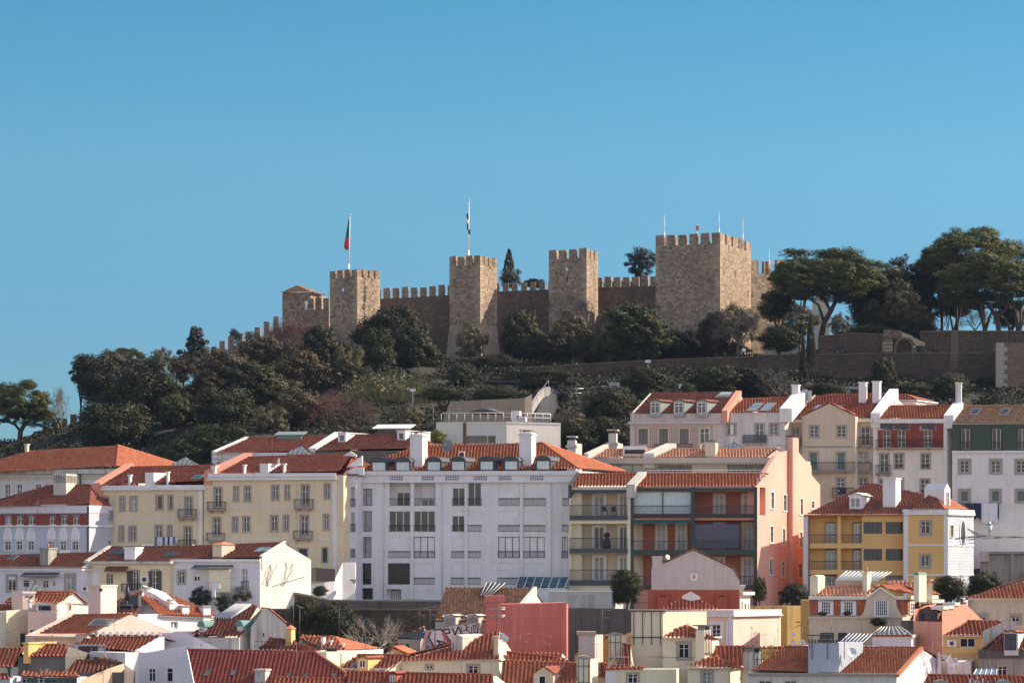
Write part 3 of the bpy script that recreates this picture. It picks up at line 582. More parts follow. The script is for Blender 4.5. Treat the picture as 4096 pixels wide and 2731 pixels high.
def slit(t,x,y0,y1,side=False,w=.16):
    if side:
        u,z1=t.S(x,y0); _,z0=t.S(x,y1); fr=t.frs
    else:
        a=t.P(x,y0); u=a.x; z1=a.z; z0=t.P(x,y1).z; fr=t.fr
    mb=MB(); mb.fbox(fr,u-w/2,u+w/2,-.03,.1,z0,z1,'interior'); mb.fbox(fr,u-w/2-.15,u+w/2+.15,-.04,.1,z0-.2,z0,'quoin'); mb.build('arrow_slit',t.root)
def star(t,x,y,r):
    c=t.P(x,y,-.12); mb=MB(); R_=(t.P(x+r,y,-.12)-c).length; pts=[]
    for i in range(14):
        a=math.pi/2+math.pi*i/7; rr=R_ if i%2==0 else R_*.42; pts.append(c+Vector((rr*math.cos(a),0,rr*math.sin(a))))
    for i in range(14): mb.prism([c,pts[i],pts[(i+1)%14]],(0,.06,0),'snow')
    for i in range(8):
        a=math.pi*i/4; d=Vector((math.cos(a),0,math.sin(a))); mb.tube(c+Vector((0,.08,0))+d*R_*.5,c+Vector((0,.08,0))+d*R_*2.3,.03,.03,'metal',4)
        for s_ in (-1,1):
            d2=Vector((math.cos(a+s_*.7),0,math.sin(a+s_*.7))); 
            for q in (1.3,1.7): mb.tube(c+Vector((0,.08,0))+d*R_*q,c+Vector((0,.08,0))+d*R_*q+d2*R_*.5,.022,.022,'metal',4)
    mb.build('star_ornament',t.root)
def pole(label,C,x,y0,y1,Y,r=.12,flag=None,cat='flagpole',name='flagpole',lean=0):
    a=wpt(C,x,y1,Y); b=wpt(C,x+lean,y0,Y); o=empty(name,a,0,label,cat); mb=MB(); mb.tube((0,0,-1.2),b-a,r,r*.6,'polewhite',8); mb.tube((0,0,-1.2),(0,0,.9),r*2.4,r*1.9,'polewhite',10); mb.tube(b-a,b-a+Vector((0,0,.25)),r*1.1,r*1.1,'polewhite',8); mb.build('pole',o)
    if flag:
        d=(b-a)
        for (f0,f1,side,cols) in flag:
            m=MB(); n=22; h=d.z
            rows=[]
            for i in range(n+1):
                f=f0+(f1-f0)*i/n; p=d*f; t_=i/n; wd=side(t_); rows.append([p+Vector((0,.14*math.sin(t_*7),0)),p+Vector((wd*.5,.30*math.sin(t_*5+1),0)),p+Vector((wd,.2*math.sin(t_*6+2),0))])
            for i in range(n):
                c=cols(i/n)
                for j in range(2): m.poly([rows[i][j],rows[i][j+1],rows[i+1][j+1],rows[i+1][j]],c)
            fo=m.build('flag',o); md=fo.modifiers.new('thickness','SOLIDIFY'); md.thickness=.05
    return o
T1=tower('crenellated tower with green and red flag pole and a white star',I,478,716,915,712,1290,482,38,4,4,1.35)
star(T1,592,826,17)
for x in (566,630,): slit(T1,x,735,757)
for x in (792,840): slit(T1,x,722,750,True)
T2=tower('tall slender crenellated tower flying a dark and white flag',I,1520,1788,1933,604,1480,482,28,4,4,1.55)
for x in (1614,1690): slit(T2,x,618,650)
slit(T2,1870,618,645,True)
mb=MB(); zb=T2.P(1790,1440).z; L=T2.L; Dd=T2.dep   # battered foot
mb.hexa([(-.7,-.8,zb-3),(L+.7,-.8,zb-3),(L+.7,Dd+.5,zb-3),(-.7,Dd+.5,zb-3),(0,-.02,zb+6),(L+.02,-.02,zb+6),(L+.02,Dd,zb+6),(0,Dd,zb+6)],'quoin'); mb.build('battered_foot',T2.root)
T3=tower('short crenellated tower with a white star between the curtain walls',J,220,568,672,486,1000,486,22,4,3,1.55)
star(T3,385,592,20)
for x in (345,440): slit(T3,x,500,540)
slit(T3,391,660,715)
T4=tower('broad square keep with sunlit right face and antenna rods',J,1205,1800,2083,350,1150,478,25,6,5,1.7)
for x in (1343,1660): slit(T4,x,370,415)
slit(T4,1938,600,675,True,.3)
for x in (1880,2000): slit(T4,x,368,410,True)
def cren(name,label,C,x0,y0,x1,y1,Y0,Y1,drop,n,mh,gap=.5,mat='castle',thick=1.2,cat='castle wall',mw=None):
    """crenellated curtain wall between two points; y = foot of the merlons"""
    a=wpt(C,x0,y0,Y0); b=wpt(C,x1,y1,Y1); o=empty(name,(a.x,a.y,a.z-drop),0,label,cat); d=b-a; L=math.hypot(d.x,d.y); u=Vector((d.x/L,d.y/L,0)); nrm=Vector((-u.y,u.x,0)); z=drop; sl=d.z
    g=lambda f,w,zz:u*(L*f)+nrm*w+Vector((0,0,zz+sl*f)); mb=MB(); mb.hexa([g(0,0,-3),g(1,0,-3),g(1,thick,-3),g(0,thick,-3),g(0,0,z),g(1,0,z),g(1,thick,z),g(0,thick,z)],mat)
    mb.build('wall',o); k=n+(n-1)*gap
    for i in range(n):
        f0=i*(1+gap)/k; f1=f0+1/k; m=MB(); j=lambda: rnd.uniform(-.07,.07); zz=z+sl*f0*0; h=mh*rnd.uniform(.9,1.08)
        m.hexa([g(f0,0,z),g(f1,0,z),g(f1,.6,z),g(f0,.6,z),g(f0,j(),z+h),g(f1,j(),z+h),g(f1,.6,z+h),g(f0,.6,z+h)],'castle'); m.build('merlon',o)
    return o
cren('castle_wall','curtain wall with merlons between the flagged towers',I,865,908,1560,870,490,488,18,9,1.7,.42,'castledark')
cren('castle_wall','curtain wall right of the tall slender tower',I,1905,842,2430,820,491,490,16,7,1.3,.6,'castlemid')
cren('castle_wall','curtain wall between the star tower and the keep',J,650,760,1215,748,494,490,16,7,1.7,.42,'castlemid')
cren('castle_wall','wall end right of the broad keep beside the pine',K,8,517,260,512,488,492,14,3,2.2,.7)
cren('castle_wall','low wall with merlons between the hipped guard house and the flag tower',I,215,1003,470,995,490,489.5,8,4,1.9,.35)
# guard house
gh=House('guard_house','small stone guard house with hipped tile roof at castle end',I,64,310,852,492,th=20,k=0,mat='castle',dep=5)
Lp=gh.slope([(52,850),(196,786),(325,846)],26,'barrel','tilebrown',back=False); ap=max(Lp,key=lambda p:p.z); r_=max(Lp,key=lambda p:p.x); l_=min(Lp,key=lambda p:p.x)
ap2=Vector((gh.L/2,2.6,ap.z)); gh.tri([r_,r_+Vector((0,5.6,0)),ap],'barrel','tilebrown'); gh.tri([l_,ap,l_+Vector((0,5.6,0))],'barrel','tilebrown'); gh.ridge=None; gh.done()
ga=House('castle_annex','low stone annex with lean-to tiles beside guard house',I,312,386,885,494,th=35,k=0,mat='quoin',dep=4)
ga.slope([(300,868),(325,846),(402,884),(398,897)],16,'barrel','tilebrown',anchor=(398,897),back=False); ga.ridge=None; ga.done()
# stepping walls on the descending ridge
def stepwall(label,C,ms,Ys,drop,mat='castle'):
    a0=wpt(C,ms[0][0],ms[0][2],Ys[0]); o=empty('stepped_castle_wall',a0-Vector((0,0,drop)),0,label,'castle wall'); base=o.location.copy(); n=len(ms)
    for i,(x0,yt,yb,x1) in enumerate(ms):
        Y=Ys[0]+(Ys[1]-Ys[0])*i/(n-1); a=wpt(C,x0,yb,Y)-base; b=wpt(C,x1,yt,Y)-base; nx=ms[i+1][0] if i<n-1 else x1+(x1-x0)*.5; c=wpt(C,nx,yb,Y)-base; m=MB()
        j=rnd.uniform(-.06,.06); m.hexa([(a.x,0+a.y,a.z),(b.x,a.y,a.z),(b.x,a.y+.7,a.z),(a.x,a.y+.7,a.z),(a.x+j,a.y,b.z),(b.x+j,a.y,b.z+j),(b.x,a.y+.7,b.z),(a.x,a.y+.7,b.z)],mat)
        w=(b.x-a.x); m.fbox(X3,a.x+w*.4,a.x+w*.6,a.y-.01,a.y+.3,a.z+.1,a.z+(b.z-a.z)*.45,'interior'); m.build('merlon',o)
        m=MB(); m.box(a.x,c.x+.02,a.y-.1,a.y+1.1,a.z-drop-3,a.z,mat); m.build('wall_step',o)
stepwall('stepped crenellated wall climbing the hill left of the guard house',Lc,[(1745,430,470,1790),(1812,395,450,1850),(1875,350,422,1922),(1950,308,385,2000),(2028,284,350,2074),(2100,266,328,2146),(2177,232,322,2226),(2257,182,275,2306),(2335,140,240,2380)],(474,488),5)
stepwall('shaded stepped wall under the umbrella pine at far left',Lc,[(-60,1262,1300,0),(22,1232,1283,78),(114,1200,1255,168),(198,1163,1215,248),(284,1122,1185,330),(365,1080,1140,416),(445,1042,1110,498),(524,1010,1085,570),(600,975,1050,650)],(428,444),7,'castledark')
def fl1(t): return -.95*t**.8*1.0-.05
pole('white pole with green and red flag on the left tower',I,640,182,650,484,.11,[(.965,.37,lambda t:-(.12+.85*t) if t<.93 else -.7,lambda t:'flaggreen' if t<.6 else 'flagred')],lean=13)
pole('white pole with limp dark and white flag on the slender tower',I,1683,56,530,484,.11,[(.78,.68,lambda t:-.35,lambda t:'flagnavy'),(.68,.59,lambda t:-.4,lambda t:'flagwhite'),(.59,.40,lambda t:-.25 if t<.6 else .28,lambda t:'flagnavy')],lean=7)
for x,y0,y1,lb in ((1285,105,300,'thin pale rod on the left corner of the keep'),(1790,76,262,'thin pale rod at the front corner of the keep'),(2009,138,310,'thin pale rod on the right parapet of the keep')):
    pole(lb,J,x,y0,y1,482,.055,cat='mast',name='mast')
o=pole('short mast with small aerial box on the keep roof',J,1589,190,300,484,.05,cat='mast',name='mast'); mb=MB(); z=wpt(J,1589,215,484).z-o.location.z; mb.box(-.25,.25,-.2,.2,z-.3,z+.4,'redwall'); mb.build('aerial_box',o)
pole('thin whip mast on the wall left of the large pine',K,146,342,455,490,.05,cat='mast',name='mast')
# ------------------------------------------------------------------ terrace and retaining walls
def wall(name,label,C,pts,Y0,Y1,drop,mat,thick=1.2,cat='wall',cope=None,group=None):
    """free-standing wall whose top follows photo points"""
    n=len(pts); P=[wpt(C,p[0],p[1],Y0+(Y1-Y0)*i/(n-1)) for i,p in enumerate(pts)]; zb=min(p.z for p in P)-drop; o=empty(name,(P[0].x,P[0].y,zb),0,label,cat,group); b=o.location.copy(); mb=MB(); cm=MB()
    for p,q in zip(P[:-1],P[1:]):
        p=p-b; q=q-b; t=Vector((0,thick,0)); mb.hexa([(p.x,p.y,0),(q.x,q.y,0),(q.x,q.y+thick,0),(p.x,p.y+thick,0),p,q,q+t,p+t],mat)
        if cope:
            e=Vector((0,-.12,0)); u=Vector((0,0,.18)); cm.hexa([p+e+u*.02,q+e+u*.02,q+t-e,p+t-e,p+e+u,q+e+u,q+t-e+u,p+t-e+u],cope)
    mb.build('wall',o)
    if cope: cm.build('coping',o)
    return o
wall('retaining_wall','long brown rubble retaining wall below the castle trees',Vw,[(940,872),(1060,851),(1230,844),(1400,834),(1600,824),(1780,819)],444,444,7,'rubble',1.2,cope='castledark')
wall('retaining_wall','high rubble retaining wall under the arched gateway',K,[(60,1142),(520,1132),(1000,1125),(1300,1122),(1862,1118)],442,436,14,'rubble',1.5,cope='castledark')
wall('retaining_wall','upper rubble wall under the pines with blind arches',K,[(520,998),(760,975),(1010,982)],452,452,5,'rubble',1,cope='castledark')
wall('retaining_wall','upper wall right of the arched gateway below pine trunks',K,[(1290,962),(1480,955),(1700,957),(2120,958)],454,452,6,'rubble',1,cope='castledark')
bs=House('bastion','tall plastered bastion with dressed corner stones at right edge',K,1862,2240,1040,428,th=2,k=.1,mat='bastion',cat='bastion',dep=14)
q=MB(); zz=bs.zt; i=0
while zz>1: q.box(-.03,1.6 if i%2 else 1.15,-.04,.4,zz-.66,zz-.03,'stonetrim'); zz-=.66; i+=1
q.build('corner_stones',bs.root); bs.done()
# arched gateway
ag=empty('arched_gateway',wpt(K,1005,1140,446),0,'ruined stone gateway with a round arch and sunlit right side','gateway'); b=ag.location.copy(); mb=MB()
g=lambda x,y,w=0: wpt(K,x,y,446)-b+Vector((0,w,0))
def gb(x0,y0,x1,y1,w0,w1,m): a=g(x0,y1);c=g(x1,y0); mb.box(a.x,c.x,w0,w1,a.z,c.z,m)
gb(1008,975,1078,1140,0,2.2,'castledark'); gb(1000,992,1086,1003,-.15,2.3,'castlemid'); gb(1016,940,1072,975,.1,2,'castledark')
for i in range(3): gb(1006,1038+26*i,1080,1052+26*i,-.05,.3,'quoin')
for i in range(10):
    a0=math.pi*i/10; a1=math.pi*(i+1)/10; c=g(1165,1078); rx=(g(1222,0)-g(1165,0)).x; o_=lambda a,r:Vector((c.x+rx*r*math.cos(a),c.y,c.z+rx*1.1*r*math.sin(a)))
    mb.prism([o_(a0,1),o_(a0,1.28),o_(a1,1.28),o_(a1,1)],(0,2.2,0),'castlemid' if i<5 else 'castledark')  # right half paler, left half darker: sun and shade put into the stone
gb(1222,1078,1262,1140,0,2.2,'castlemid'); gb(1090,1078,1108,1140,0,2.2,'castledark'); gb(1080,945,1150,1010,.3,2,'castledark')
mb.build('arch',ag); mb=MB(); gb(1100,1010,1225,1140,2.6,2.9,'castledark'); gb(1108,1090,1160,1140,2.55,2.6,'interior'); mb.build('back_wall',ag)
mb=MB(); mb.prism([g(1150,958,.2),g(1220,985,.2),g(1240,1000,.2),g(1325,1040,.2),g(1325,1065,.2),g(1255,1060,.2),g(1215,1010,.2),g(1150,1005,.2)],(0,1.6,0),'quoin'); mb.build('broken_flank',ag)
# sunlit building between pines
hb=House('hilltop_building','pale sunlit building glimpsed behind the large pine trunk',K,515,600,680,500,th=0,k=0,mat='cream',cat='building',dep=10); hb.done()
hb2=House('hilltop_wall','pale sunlit low wall behind the olive trees',K,120,420,905,474,th=-12,k=0,mat='cream',cat='wall',dep=1.5); hb2.done()
pv=House('garden_pavilion','low pavilion with blue green flat roof under the retaining wall',K,560,760,1392,418,th=0,k=0,mat='greengrey',cat='pavilion',dep=5); m=MB(); a=pv.P(512,1392); c=pv.P(808,1375); m.box(a.x,c.x,-1,6,a.z,c.z,'zinc'); m.build('roof',pv.root); pv.win(570,1398,660,1425,nx=3,ny=1,frame='zinc'); pv.done()
# pergola, garden stairs, concrete wall, umbrella, railings on the slope
def xyz(C,x,y,Y,b): return wpt(C,x,y,Y)-b
pg=empty('pergola',wpt(Vw,1112,905,410),0,'dark pergola on the planted slope','pergola'); b=pg.location.copy()
m=MB(); p=xyz(Vw,1110,876,410,b); q=xyz(Vw,1196,872,410,b); m.box(p.x,q.x,0,4,p.z-.15,p.z+.15,'ironbrown'); m.build('roof',pg)
for x in (1116,1150,1188): m=MB(); p=xyz(Vw,x,876,410,b); m.box(p.x-.1,p.x+.1,0,.2,-1,p.z,'ironbrown'); m.build('post',pg)
wall('garden_wall','tan concrete wall with small wall lamps behind the roof terrace',Vw,[(1018,962),(1034,922),(1110,918),(1205,914),(1222,905)],372,374,9,'tanwall',.5)
st=empty('garden_stairs',wpt(Vw,1212,975,378),0,'concrete garden stairs climbing beside a curved wall','stairs'); b=st.location.copy(); m=MB()
for i in range(26):
    f=i/25; p=xyz(Vw,1216+42*f,975-82*f,378+14*f,b); m.box(p.x,p.x+1.5,p.y,p.y+.9,p.z-2.2,p.z,'concrete')
m.build('steps',st); m=MB(); pts=[(1190,985),(1200,960),(1222,920),(1240,895),(1256,888)]
for (x0,y0),(x1,y1) in zip(pts[:-1],pts[1:]):
    f0=(985-y0)/97; f1=(985-y1)/97; p=xyz(Vw,x0,y0,376+14*f0,b); q=xyz(Vw,x1,y1,376+14*f1,b); t=Vector((.5,0,0)); u=Vector((0,0,-3)); m.hexa([p+u,p+t+u,q+t+u,q+u,p,p+t,q+t,q],'concrete')
m.build('side_wall',st); m=MB()
for i in range(8):
    f=i/7; p=xyz(Vw,1200+60*f,970-80*f,376+14*f,b); m.tube(p,p+Vector((0,0,1)),.03,.03,'metal',4); 
    if i: m.tube(pp,p+Vector((0,0,1)),.03,.03,'metal',4)
    pp=p+Vector((0,0,1))
m.build('handrail',st)
um=empty('parasol',wpt(Vw,1118,962,366),0,'dark open parasol on the roof terrace of the modern villa','parasol'); m=MB(); p=wpt(Vw,1118,936,366)-um.location; m.tube((0,0,-1),(0,0,p.z),.04,.04,'metal',6); m.build('pole',um); m=MB(); m.tube((0,0,p.z-.55),(0,0,p.z),2.3,.15,'slate',10); m.tube((0,0,p.z-.75),(0,0,p.z-.55),2.2,2.3,'slate',10,False); m.build('canopy',um)
def fence(label,C,pts,Y0,Y1,h,mat='metal',n=8,cat='railing',rails=(1,.5)):
    P=[wpt(C,p[0],p[1],Y0+(Y1-Y0)*i/max(1,len(pts)-1)) for i,p in enumerate(pts)]; o=empty('metal_railing',P[0]-Vector((0,0,h)),0,label,cat); b=o.location.copy(); m=MB()
    for p,q in zip(P[:-1],P[1:]):
        for r in rails: m.tube(p-b-Vector((0,0,h*(1-r))),q-b-Vector((0,0,h*(1-r))),.035,.035,mat,5)
        k=max(1,int((q-p).length/1.6))
        for i in range(k+1): c=p.lerp(q,i/k)-b; m.tube(c,c-Vector((0,0,h)),.03,.03,mat,4)
    m.build('rails',o); return o
fence('thin rail along the slope right of the garden stairs',Vw,[(1268,893),(1340,892),(1395,886)],394,394,1.2)
fence('faint wire fence across the dark slope at left',Vw,[(503,962),(590,964)],385,385,2,'ironbrown')
def sign(label,C,x0,y0,x1,y1,Y,mat='clothwhite',post=True,name='sign_board',cat='sign'):
    a=wpt(C,x0,y1,Y); c=wpt(C,x1,y0,Y); o=empty(name,a,0,label,cat); m=MB(); m.box(0,c.x-a.x,0,.12,0,c.z-a.z,mat); m.build('board',o)
    if post: m=MB(); m.box((c.x-a.x)*.45,(c.x-a.x)*.45+.1,.12,.2,-2.5,c.z-a.z,'metal'); m.build('post',o)
sign('white board on the long retaining wall below the keep',J,1110,1428,1162,1453,443)
sign('pale utility box at the end of the slope rail',Cc,1025,68,1128,118,394,'zinc')
sign('white floodlight box on a post among the reeds',B,1503,128,1556,152,392,'clothwhite',name='floodlight',cat='floodlight')
sign('white floodlight on a post above the tiled grey house',Cc,1685,85,1732,128,388,'clothwhite',name='floodlight',cat='floodlight')
# ------------------------------------------------------------------ foliage
def crown_mesh(name,seed,ncl,per,ls,flat=0,spiky=0,cr=.2,inner=.45,mat='leafdark',shape='ball'):
    g=np.random.RandomState(seed); d=g.normal(size=(ncl,3)); d/=np.linalg.norm(d,axis=1)[:,None]
    if flat: d[:,2]=np.where(g.rand(ncl)<.75,np.abs(d[:,2]),-np.abs(d[:,2])*.75)
    rr=inner+(1-inner)*g.rand(ncl)**.4; ph=g.uniform(0,6.28,6)
    lump=1+.16*np.sin(3*d[:,0]*2+ph[0])*np.sin(3*d[:,2]*2+ph[1])+.12*np.sin(5*d[:,1]+4*d[:,0]+ph[2])
    C=d*(rr*lump)[:,None]*(1-cr*.7)
    if shape=='cone':
        hgt=g.rand(ncl)**.75; rad=(1-hgt)**.7*np.minimum(1,hgt*5+.35); an=g.uniform(0,6.28,ncl); C=np.stack([np.cos(an)*rad*.8,np.sin(an)*rad*.8,hgt*2-1],1)
    if shape=='tier':
        hgt=g.rand(ncl); k=np.clip(np.floor(hgt*6)/6+g.normal(size=ncl)*.06,0,1); rad=(1.05-k)*g.rand(ncl)**.5*(.75+.5*g.rand(ncl)); an=g.uniform(0,6.28,ncl); C=np.stack([np.cos(an)*rad*.9,np.sin(an)*rad*.9,k*2-1+.12*rad],1)
    crs=cr*g.uniform(.6,1.25,ncl); p=g.normal(size=(ncl,per,3)); p/=np.linalg.norm(p,axis=2)[:,:,None]; p*=(g.rand(ncl,per,1)**.33)
    if flat: p[:,:,2]*=.8
    pts=(C[:,None,:]+p*crs[:,None,None]).reshape(-1,3); n=len(pts)
    out=pts/np.maximum(np.linalg.norm(pts,axis=1)[:,None],.1); nr=p.reshape(-1,3)*1.0; nr/=np.maximum(np.linalg.norm(nr,axis=1)[:,None],.1); nr=nr+out*.5+g.normal(size=(n,3))*.45; nr/=np.linalg.norm(nr,axis=1)[:,None]
    a=np.cross(nr,g.normal(size=(n,3))); a/=np.maximum(np.linalg.norm(a,axis=1)[:,None],1e-6); b=np.cross(nr,a); s=ls*g.uniform(.6,1.4,(n,1)); A_=a*s; B_=b*s*(.4 if spiky else .6)
    v=np.stack([pts-A_,pts+B_,pts+A_,pts-B_],1).reshape(-1,3); me=bpy.data.meshes.new(name); me.vertices.add(4*n); me.vertices.foreach_set('co',v.reshape(-1)); me.loops.add(4*n); me.loops.foreach_set('vertex_index',np.arange(4*n,dtype=np.int32)); me.polygons.add(n); me.polygons.foreach_set('loop_start',np.arange(n,dtype=np.int32)*4); me.update(calc_edges=True)
    tv=np.clip(np.repeat(g.rand(ncl),per)*.75+.25*g.rand(n),0,1); at=me.attributes.new('tv','FLOAT','FACE'); at.data.foreach_set('value',tv.astype(np.float32)); me.materials.append(MATS[mat]); return me
CM={}
for k,a in {'dark':(150,125,.034,0,0,.24,.4,'leafdark'),'olive':(120,85,.036,0,0,.2,.25,'leafolive'),'green':(150,110,.035,0,0,.22,.4,'leafgreen'),'pine':(170,190,.026,1,1,.17,.62,'leafpine'),'bush':(60,80,.055,0,0,.28,.3,'leafgreen'),'yellow':(60,80,.06,0,0,.25,.3,'leafyellow'),'blue':(110,85,.038,0,0,.19,.25,'leafblue'),'brown':(120,85,.036,0,0,.24,.2,'leafbrown')}.items():
    CM[k]=[crown_mesh('crown',s_,*a) for s_ in (3,4,5)]
CM['cypress']=[crown_mesh('crown',9,130,80,.05,0,1,.13,.3,'leafdark','cone')]; CM['cedar']=[crown_mesh('crown',10,200,60,.05,0,0,.13,.3,'leafblue','tier')]
def twig_mesh(seed,depth=5,mat='twiggrey',spread=.6,r0=.03,n0=5,up=.35):
    g=random.Random(seed); mb=MB()
    def grow(p,d,l,r,k):
        q=p+d*l; mb.tube(p,q,r,r*.65,mat,3,False,False)
        if k==0: return
        for i in range(3 if k>1 else 2):
            e=Vector((g.gauss(0,1),g.gauss(0,1),g.gauss(0,1)))*spread+d+Vector((0,0,up*.3)); e.normalize(); grow(p.lerp(q,g.uniform(.55,1)),e,l*g.uniform(.62,.82),r*.62,k-1)
    for i in range(n0):
        a=6.28*i/n0+g.random(); d=Vector((math.cos(a)*.75,math.sin(a)*.75,.9)); d.normalize(); grow(Vector((0,0,-1)),d,.62,r0,depth)
    me=mb.build('twigs',None,False); m=me.data; sc.collection.objects.unlink(me); bpy.data.objects.remove(me); return m
TW={'twigred':[twig_mesh(1,6,'twigred')],'twiggrey':[twig_mesh(2,6,'twiggrey')],'twigpale':[twig_mesh(5,5,'twigpale',.5,.022)]}
CM.update(TW)
def trunk_mesh(seed,mat='bark',forks=4,base=.09):
    g=random.Random(seed); mb=MB(); p=Vector((0,0,0)); d=Vector((g.uniform(-.1,.1),g.uniform(-.1,.1),1)); q=p+d*.5; mb.tube(p,q,base,base*.7,mat,8)
    for i in range(forks):
        a=6.28*i/forks+g.random(); e=Vector((math.cos(a)*.3,math.sin(a)*.3,.3)); r=q+e; mb.tube(q-d*.05*i,r,base*.6,base*.35,mat,6)
        for j in range(2): f=Vector((math.cos(a+j-.5)*.25,math.sin(a+j-.5)*.25,.2)); mb.tube(r,r+f,base*.33,base*.12,mat,4)
    o=mb.build('trunk',None,False); m=o.data; sc.collection.objects.unlink(o); bpy.data.objects.remove(o); return m
TM=[trunk_mesh(i) for i in range(3)]; TMP=trunk_mesh(7,'barkpale')
cnt=[0]
NAMES={'dark':'evergreen_tree','olive':'olive_tree','green':'leafy_tree','pine':'umbrella_pine','bush':'shrub','yellow':'shrub','blue':'evergreen_tree','brown':'leafy_tree','cypress':'cypress_tree','cedar':'cedar_tree','twigred':'bare_tree','twiggrey':'bare_tree','twigpale':'bare_tree'}
CATS={'bush':'shrub','yellow':'shrub'}
def tree(kind,cx,cy,rx,ry,Y,label,C=Vw,group='trees and bushes on the castle hill',extra=(),base=None,pale=False,trunk=True):
    if base is None:
        px,pb=C(cx,cy+ry*.8)
        for q in np.arange(373,Y,1.5):
            if HY-(terr(px,q)-ZC)*FP/q<=pb: Y=float(q); break
    c=wpt(C,cx,cy,Y); sx=abs(wpt(C,cx+rx,cy,Y).x-c.x); sz=abs(wpt(C,cx,cy+ry,Y).z-c.z); zg=terrx(c.x,Y)-.3 if base is None else wpt(C,cx,base,Y).z
    if kind in ('bush','yellow'): zg=min(zg,c.z-sz*.9)
    if zg>c.z-sz*.5: zg=c.z-sz
    o=empty(NAMES[kind],(c.x,Y,zg),0,label,CATS.get(kind,'tree'),group); ms=CM[kind]; cnt[0]+=1; h=c.z-zg
    if trunk and 'twig' not in kind and kind!='cypress':
        t=link('trunk',TMP if pale else TM[cnt[0]%3],o); k=max(sx,sz); t.scale=(k*.8,k*.8,max(h,.5)); t.rotation_euler=(0,0,cnt[0]*1.3)
    for i,(dx,dy,ax,az) in enumerate([(0,0,1,1)]+list(extra)):
        k=link('twigs' if 'twig' in kind else 'crown',ms[(cnt[0]+i)%len(ms)],o); k.location=(dx*sx,rnd.uniform(-.2,.2)*sx,h+dy*sz); k.scale=(sx*ax,min(sx,sz*1.6)*ax*.9,sz*az*(1 if 'twig' not in kind else 1)); k.rotation_euler=(0,0,(cnt[0]*2.1+i*1.7) if sx<sz*1.8 else (cnt[0]%2)*math.pi)
    return o
def pinetrunk(o,C,branches,Y,mat='bark'):
    branches=[(p,a*.62,b*.62) for p,a,b in branches]
    """explicit stems: lists of photo points with radii in metres"""
    m=MB(); b=o.location
    for pts,r0,r1 in branches:
        n=len(pts); P=[wpt(C,x,y,Y+dy)-b for x,y,dy in pts]
        for i in range(n-1): m.tube(P[i],P[i+1],r0+(r1-r0)*i/(n-1),r0+(r1-r0)*(i+1)/(n-1),mat,8,False)
    m.build('trunk',o)
    # stems are separate limbs of one trunk
o=tree('pine',58,932,80,58,432,'umbrella pine at the far left edge with forked trunk',extra=[(-.75,-.3,.5,.6),(.55,-.55,.42,.5),(0,-.45,.7,.6)],trunk=False)
pinetrunk(o,Vw,[([(44,1030,0),(47,990,0),(62,965,0),(80,950,0)],.7,.4),([(47,990,0),(35,975,0),(10,965,-2)],.4,.2),([(62,965,0),(45,940,2)],.35,.2),([(143,1005,4),(138,975,3),(125,950,1)],.35,.2)],432)
tree('twiggrey',141,915,26,60,436,'thin bare tree against the sky right of the left pine')
big='dark'
o=tree('pine',290,822,52,24,462,'pine with bright green top above the big evergreen'); 
tree(big,228,868,72,66,446,'large dark evergreen with left shoulder on the skyline',extra=[(.5,-.9,.9,.8)])
tree('brown',262,832,50,34,455,'brown-green treetop between left skyline and bright pine')
tree(big,330,900,95,85,440,'largest dark evergreen with spreading rounded crown',extra=[(.6,-.3,.6,.6),(-.3,-.6,.7,.7)])
tree(big,270,985,120,70,425,'dark evergreen mass above the orange hip roof')
tree('green',410,945,58,45,428,'evergreen drooping right of the largest crown')
tree('blue',185,850,30,38,448,'blue-green treetop on the left skyline')
tree('olive',372,822,30,26,462,'grey olive left of the dark cedar'); tree('cedar',452,802,66,52,470,'dark layered cedar on the skyline'); tree('blue',537,772,14,20,480,'small tree peeping behind the stepped wall merlons')
tree('brown',420,845,46,36,458,'brown bush crown under the dark cedar',group=None)
tree('brown',520,845,85,50,462,'broad brown-green crown below stepped wall'); tree('brown',600,805,70,42,468,'rounded brownish tree below the upper merlons')
tree('twigred',665,757,62,48,474,'bare reddish tree below the guard house',extra=[(.1,.1,.8,.8)]); tree('dark',590,880,90,55,448,'dark evergreen in the middle of left slope'); tree('brown',690,850,75,55,456,'brown-green tree below the bare reddish tree')
tree('olive',800,838,44,56,452,'tall grey olive below the left flag tower',extra=[(.1,-.8,.9,.8)]); tree('dark',740,800,60,60,470,'dark tree left of the grey olive under flag tower'); tree('twigred',762,925,82,62,412,'wide bare reddish brown tree above the red roofs',extra=[(-.4,-.2,.8,.8)])
tree('olive',618,966,48,42,404,'olive tree above the scaffolded roof',extra=[(.5,-.4,.6,.7)]); tree('green',490,1015,90,46,398,'dark green shrubbery above the green cupola',extra=[(.5,.1,.6,.8)]); tree('green',420,1040,70,40,392,'low green shrub right of the orange hip roof'); tree('dark',520,940,90,60,415,'dark evergreen on the lower left slope'); tree('brown',690,935,70,55,420,'brown undergrowth tree left of the bare reddish tree')
tree('dark',898,762,88,62,474,'very dark tree covering the wall between flag towers',extra=[(-.4,-.6,.8,.8)]); tree('green',872,808,50,62,466,'lighter green tree in front of very dark tree'); tree('dark',955,800,62,60,470,'dark tree left of the slender tower foot'); 
tree('olive',1082,785,44,46,466,'olive tree with bare pale trunk at slender tower foot',pale=True); tree('twigpale',1090,790,30,30,467,'leafless twigs beside the olive at the tower foot')
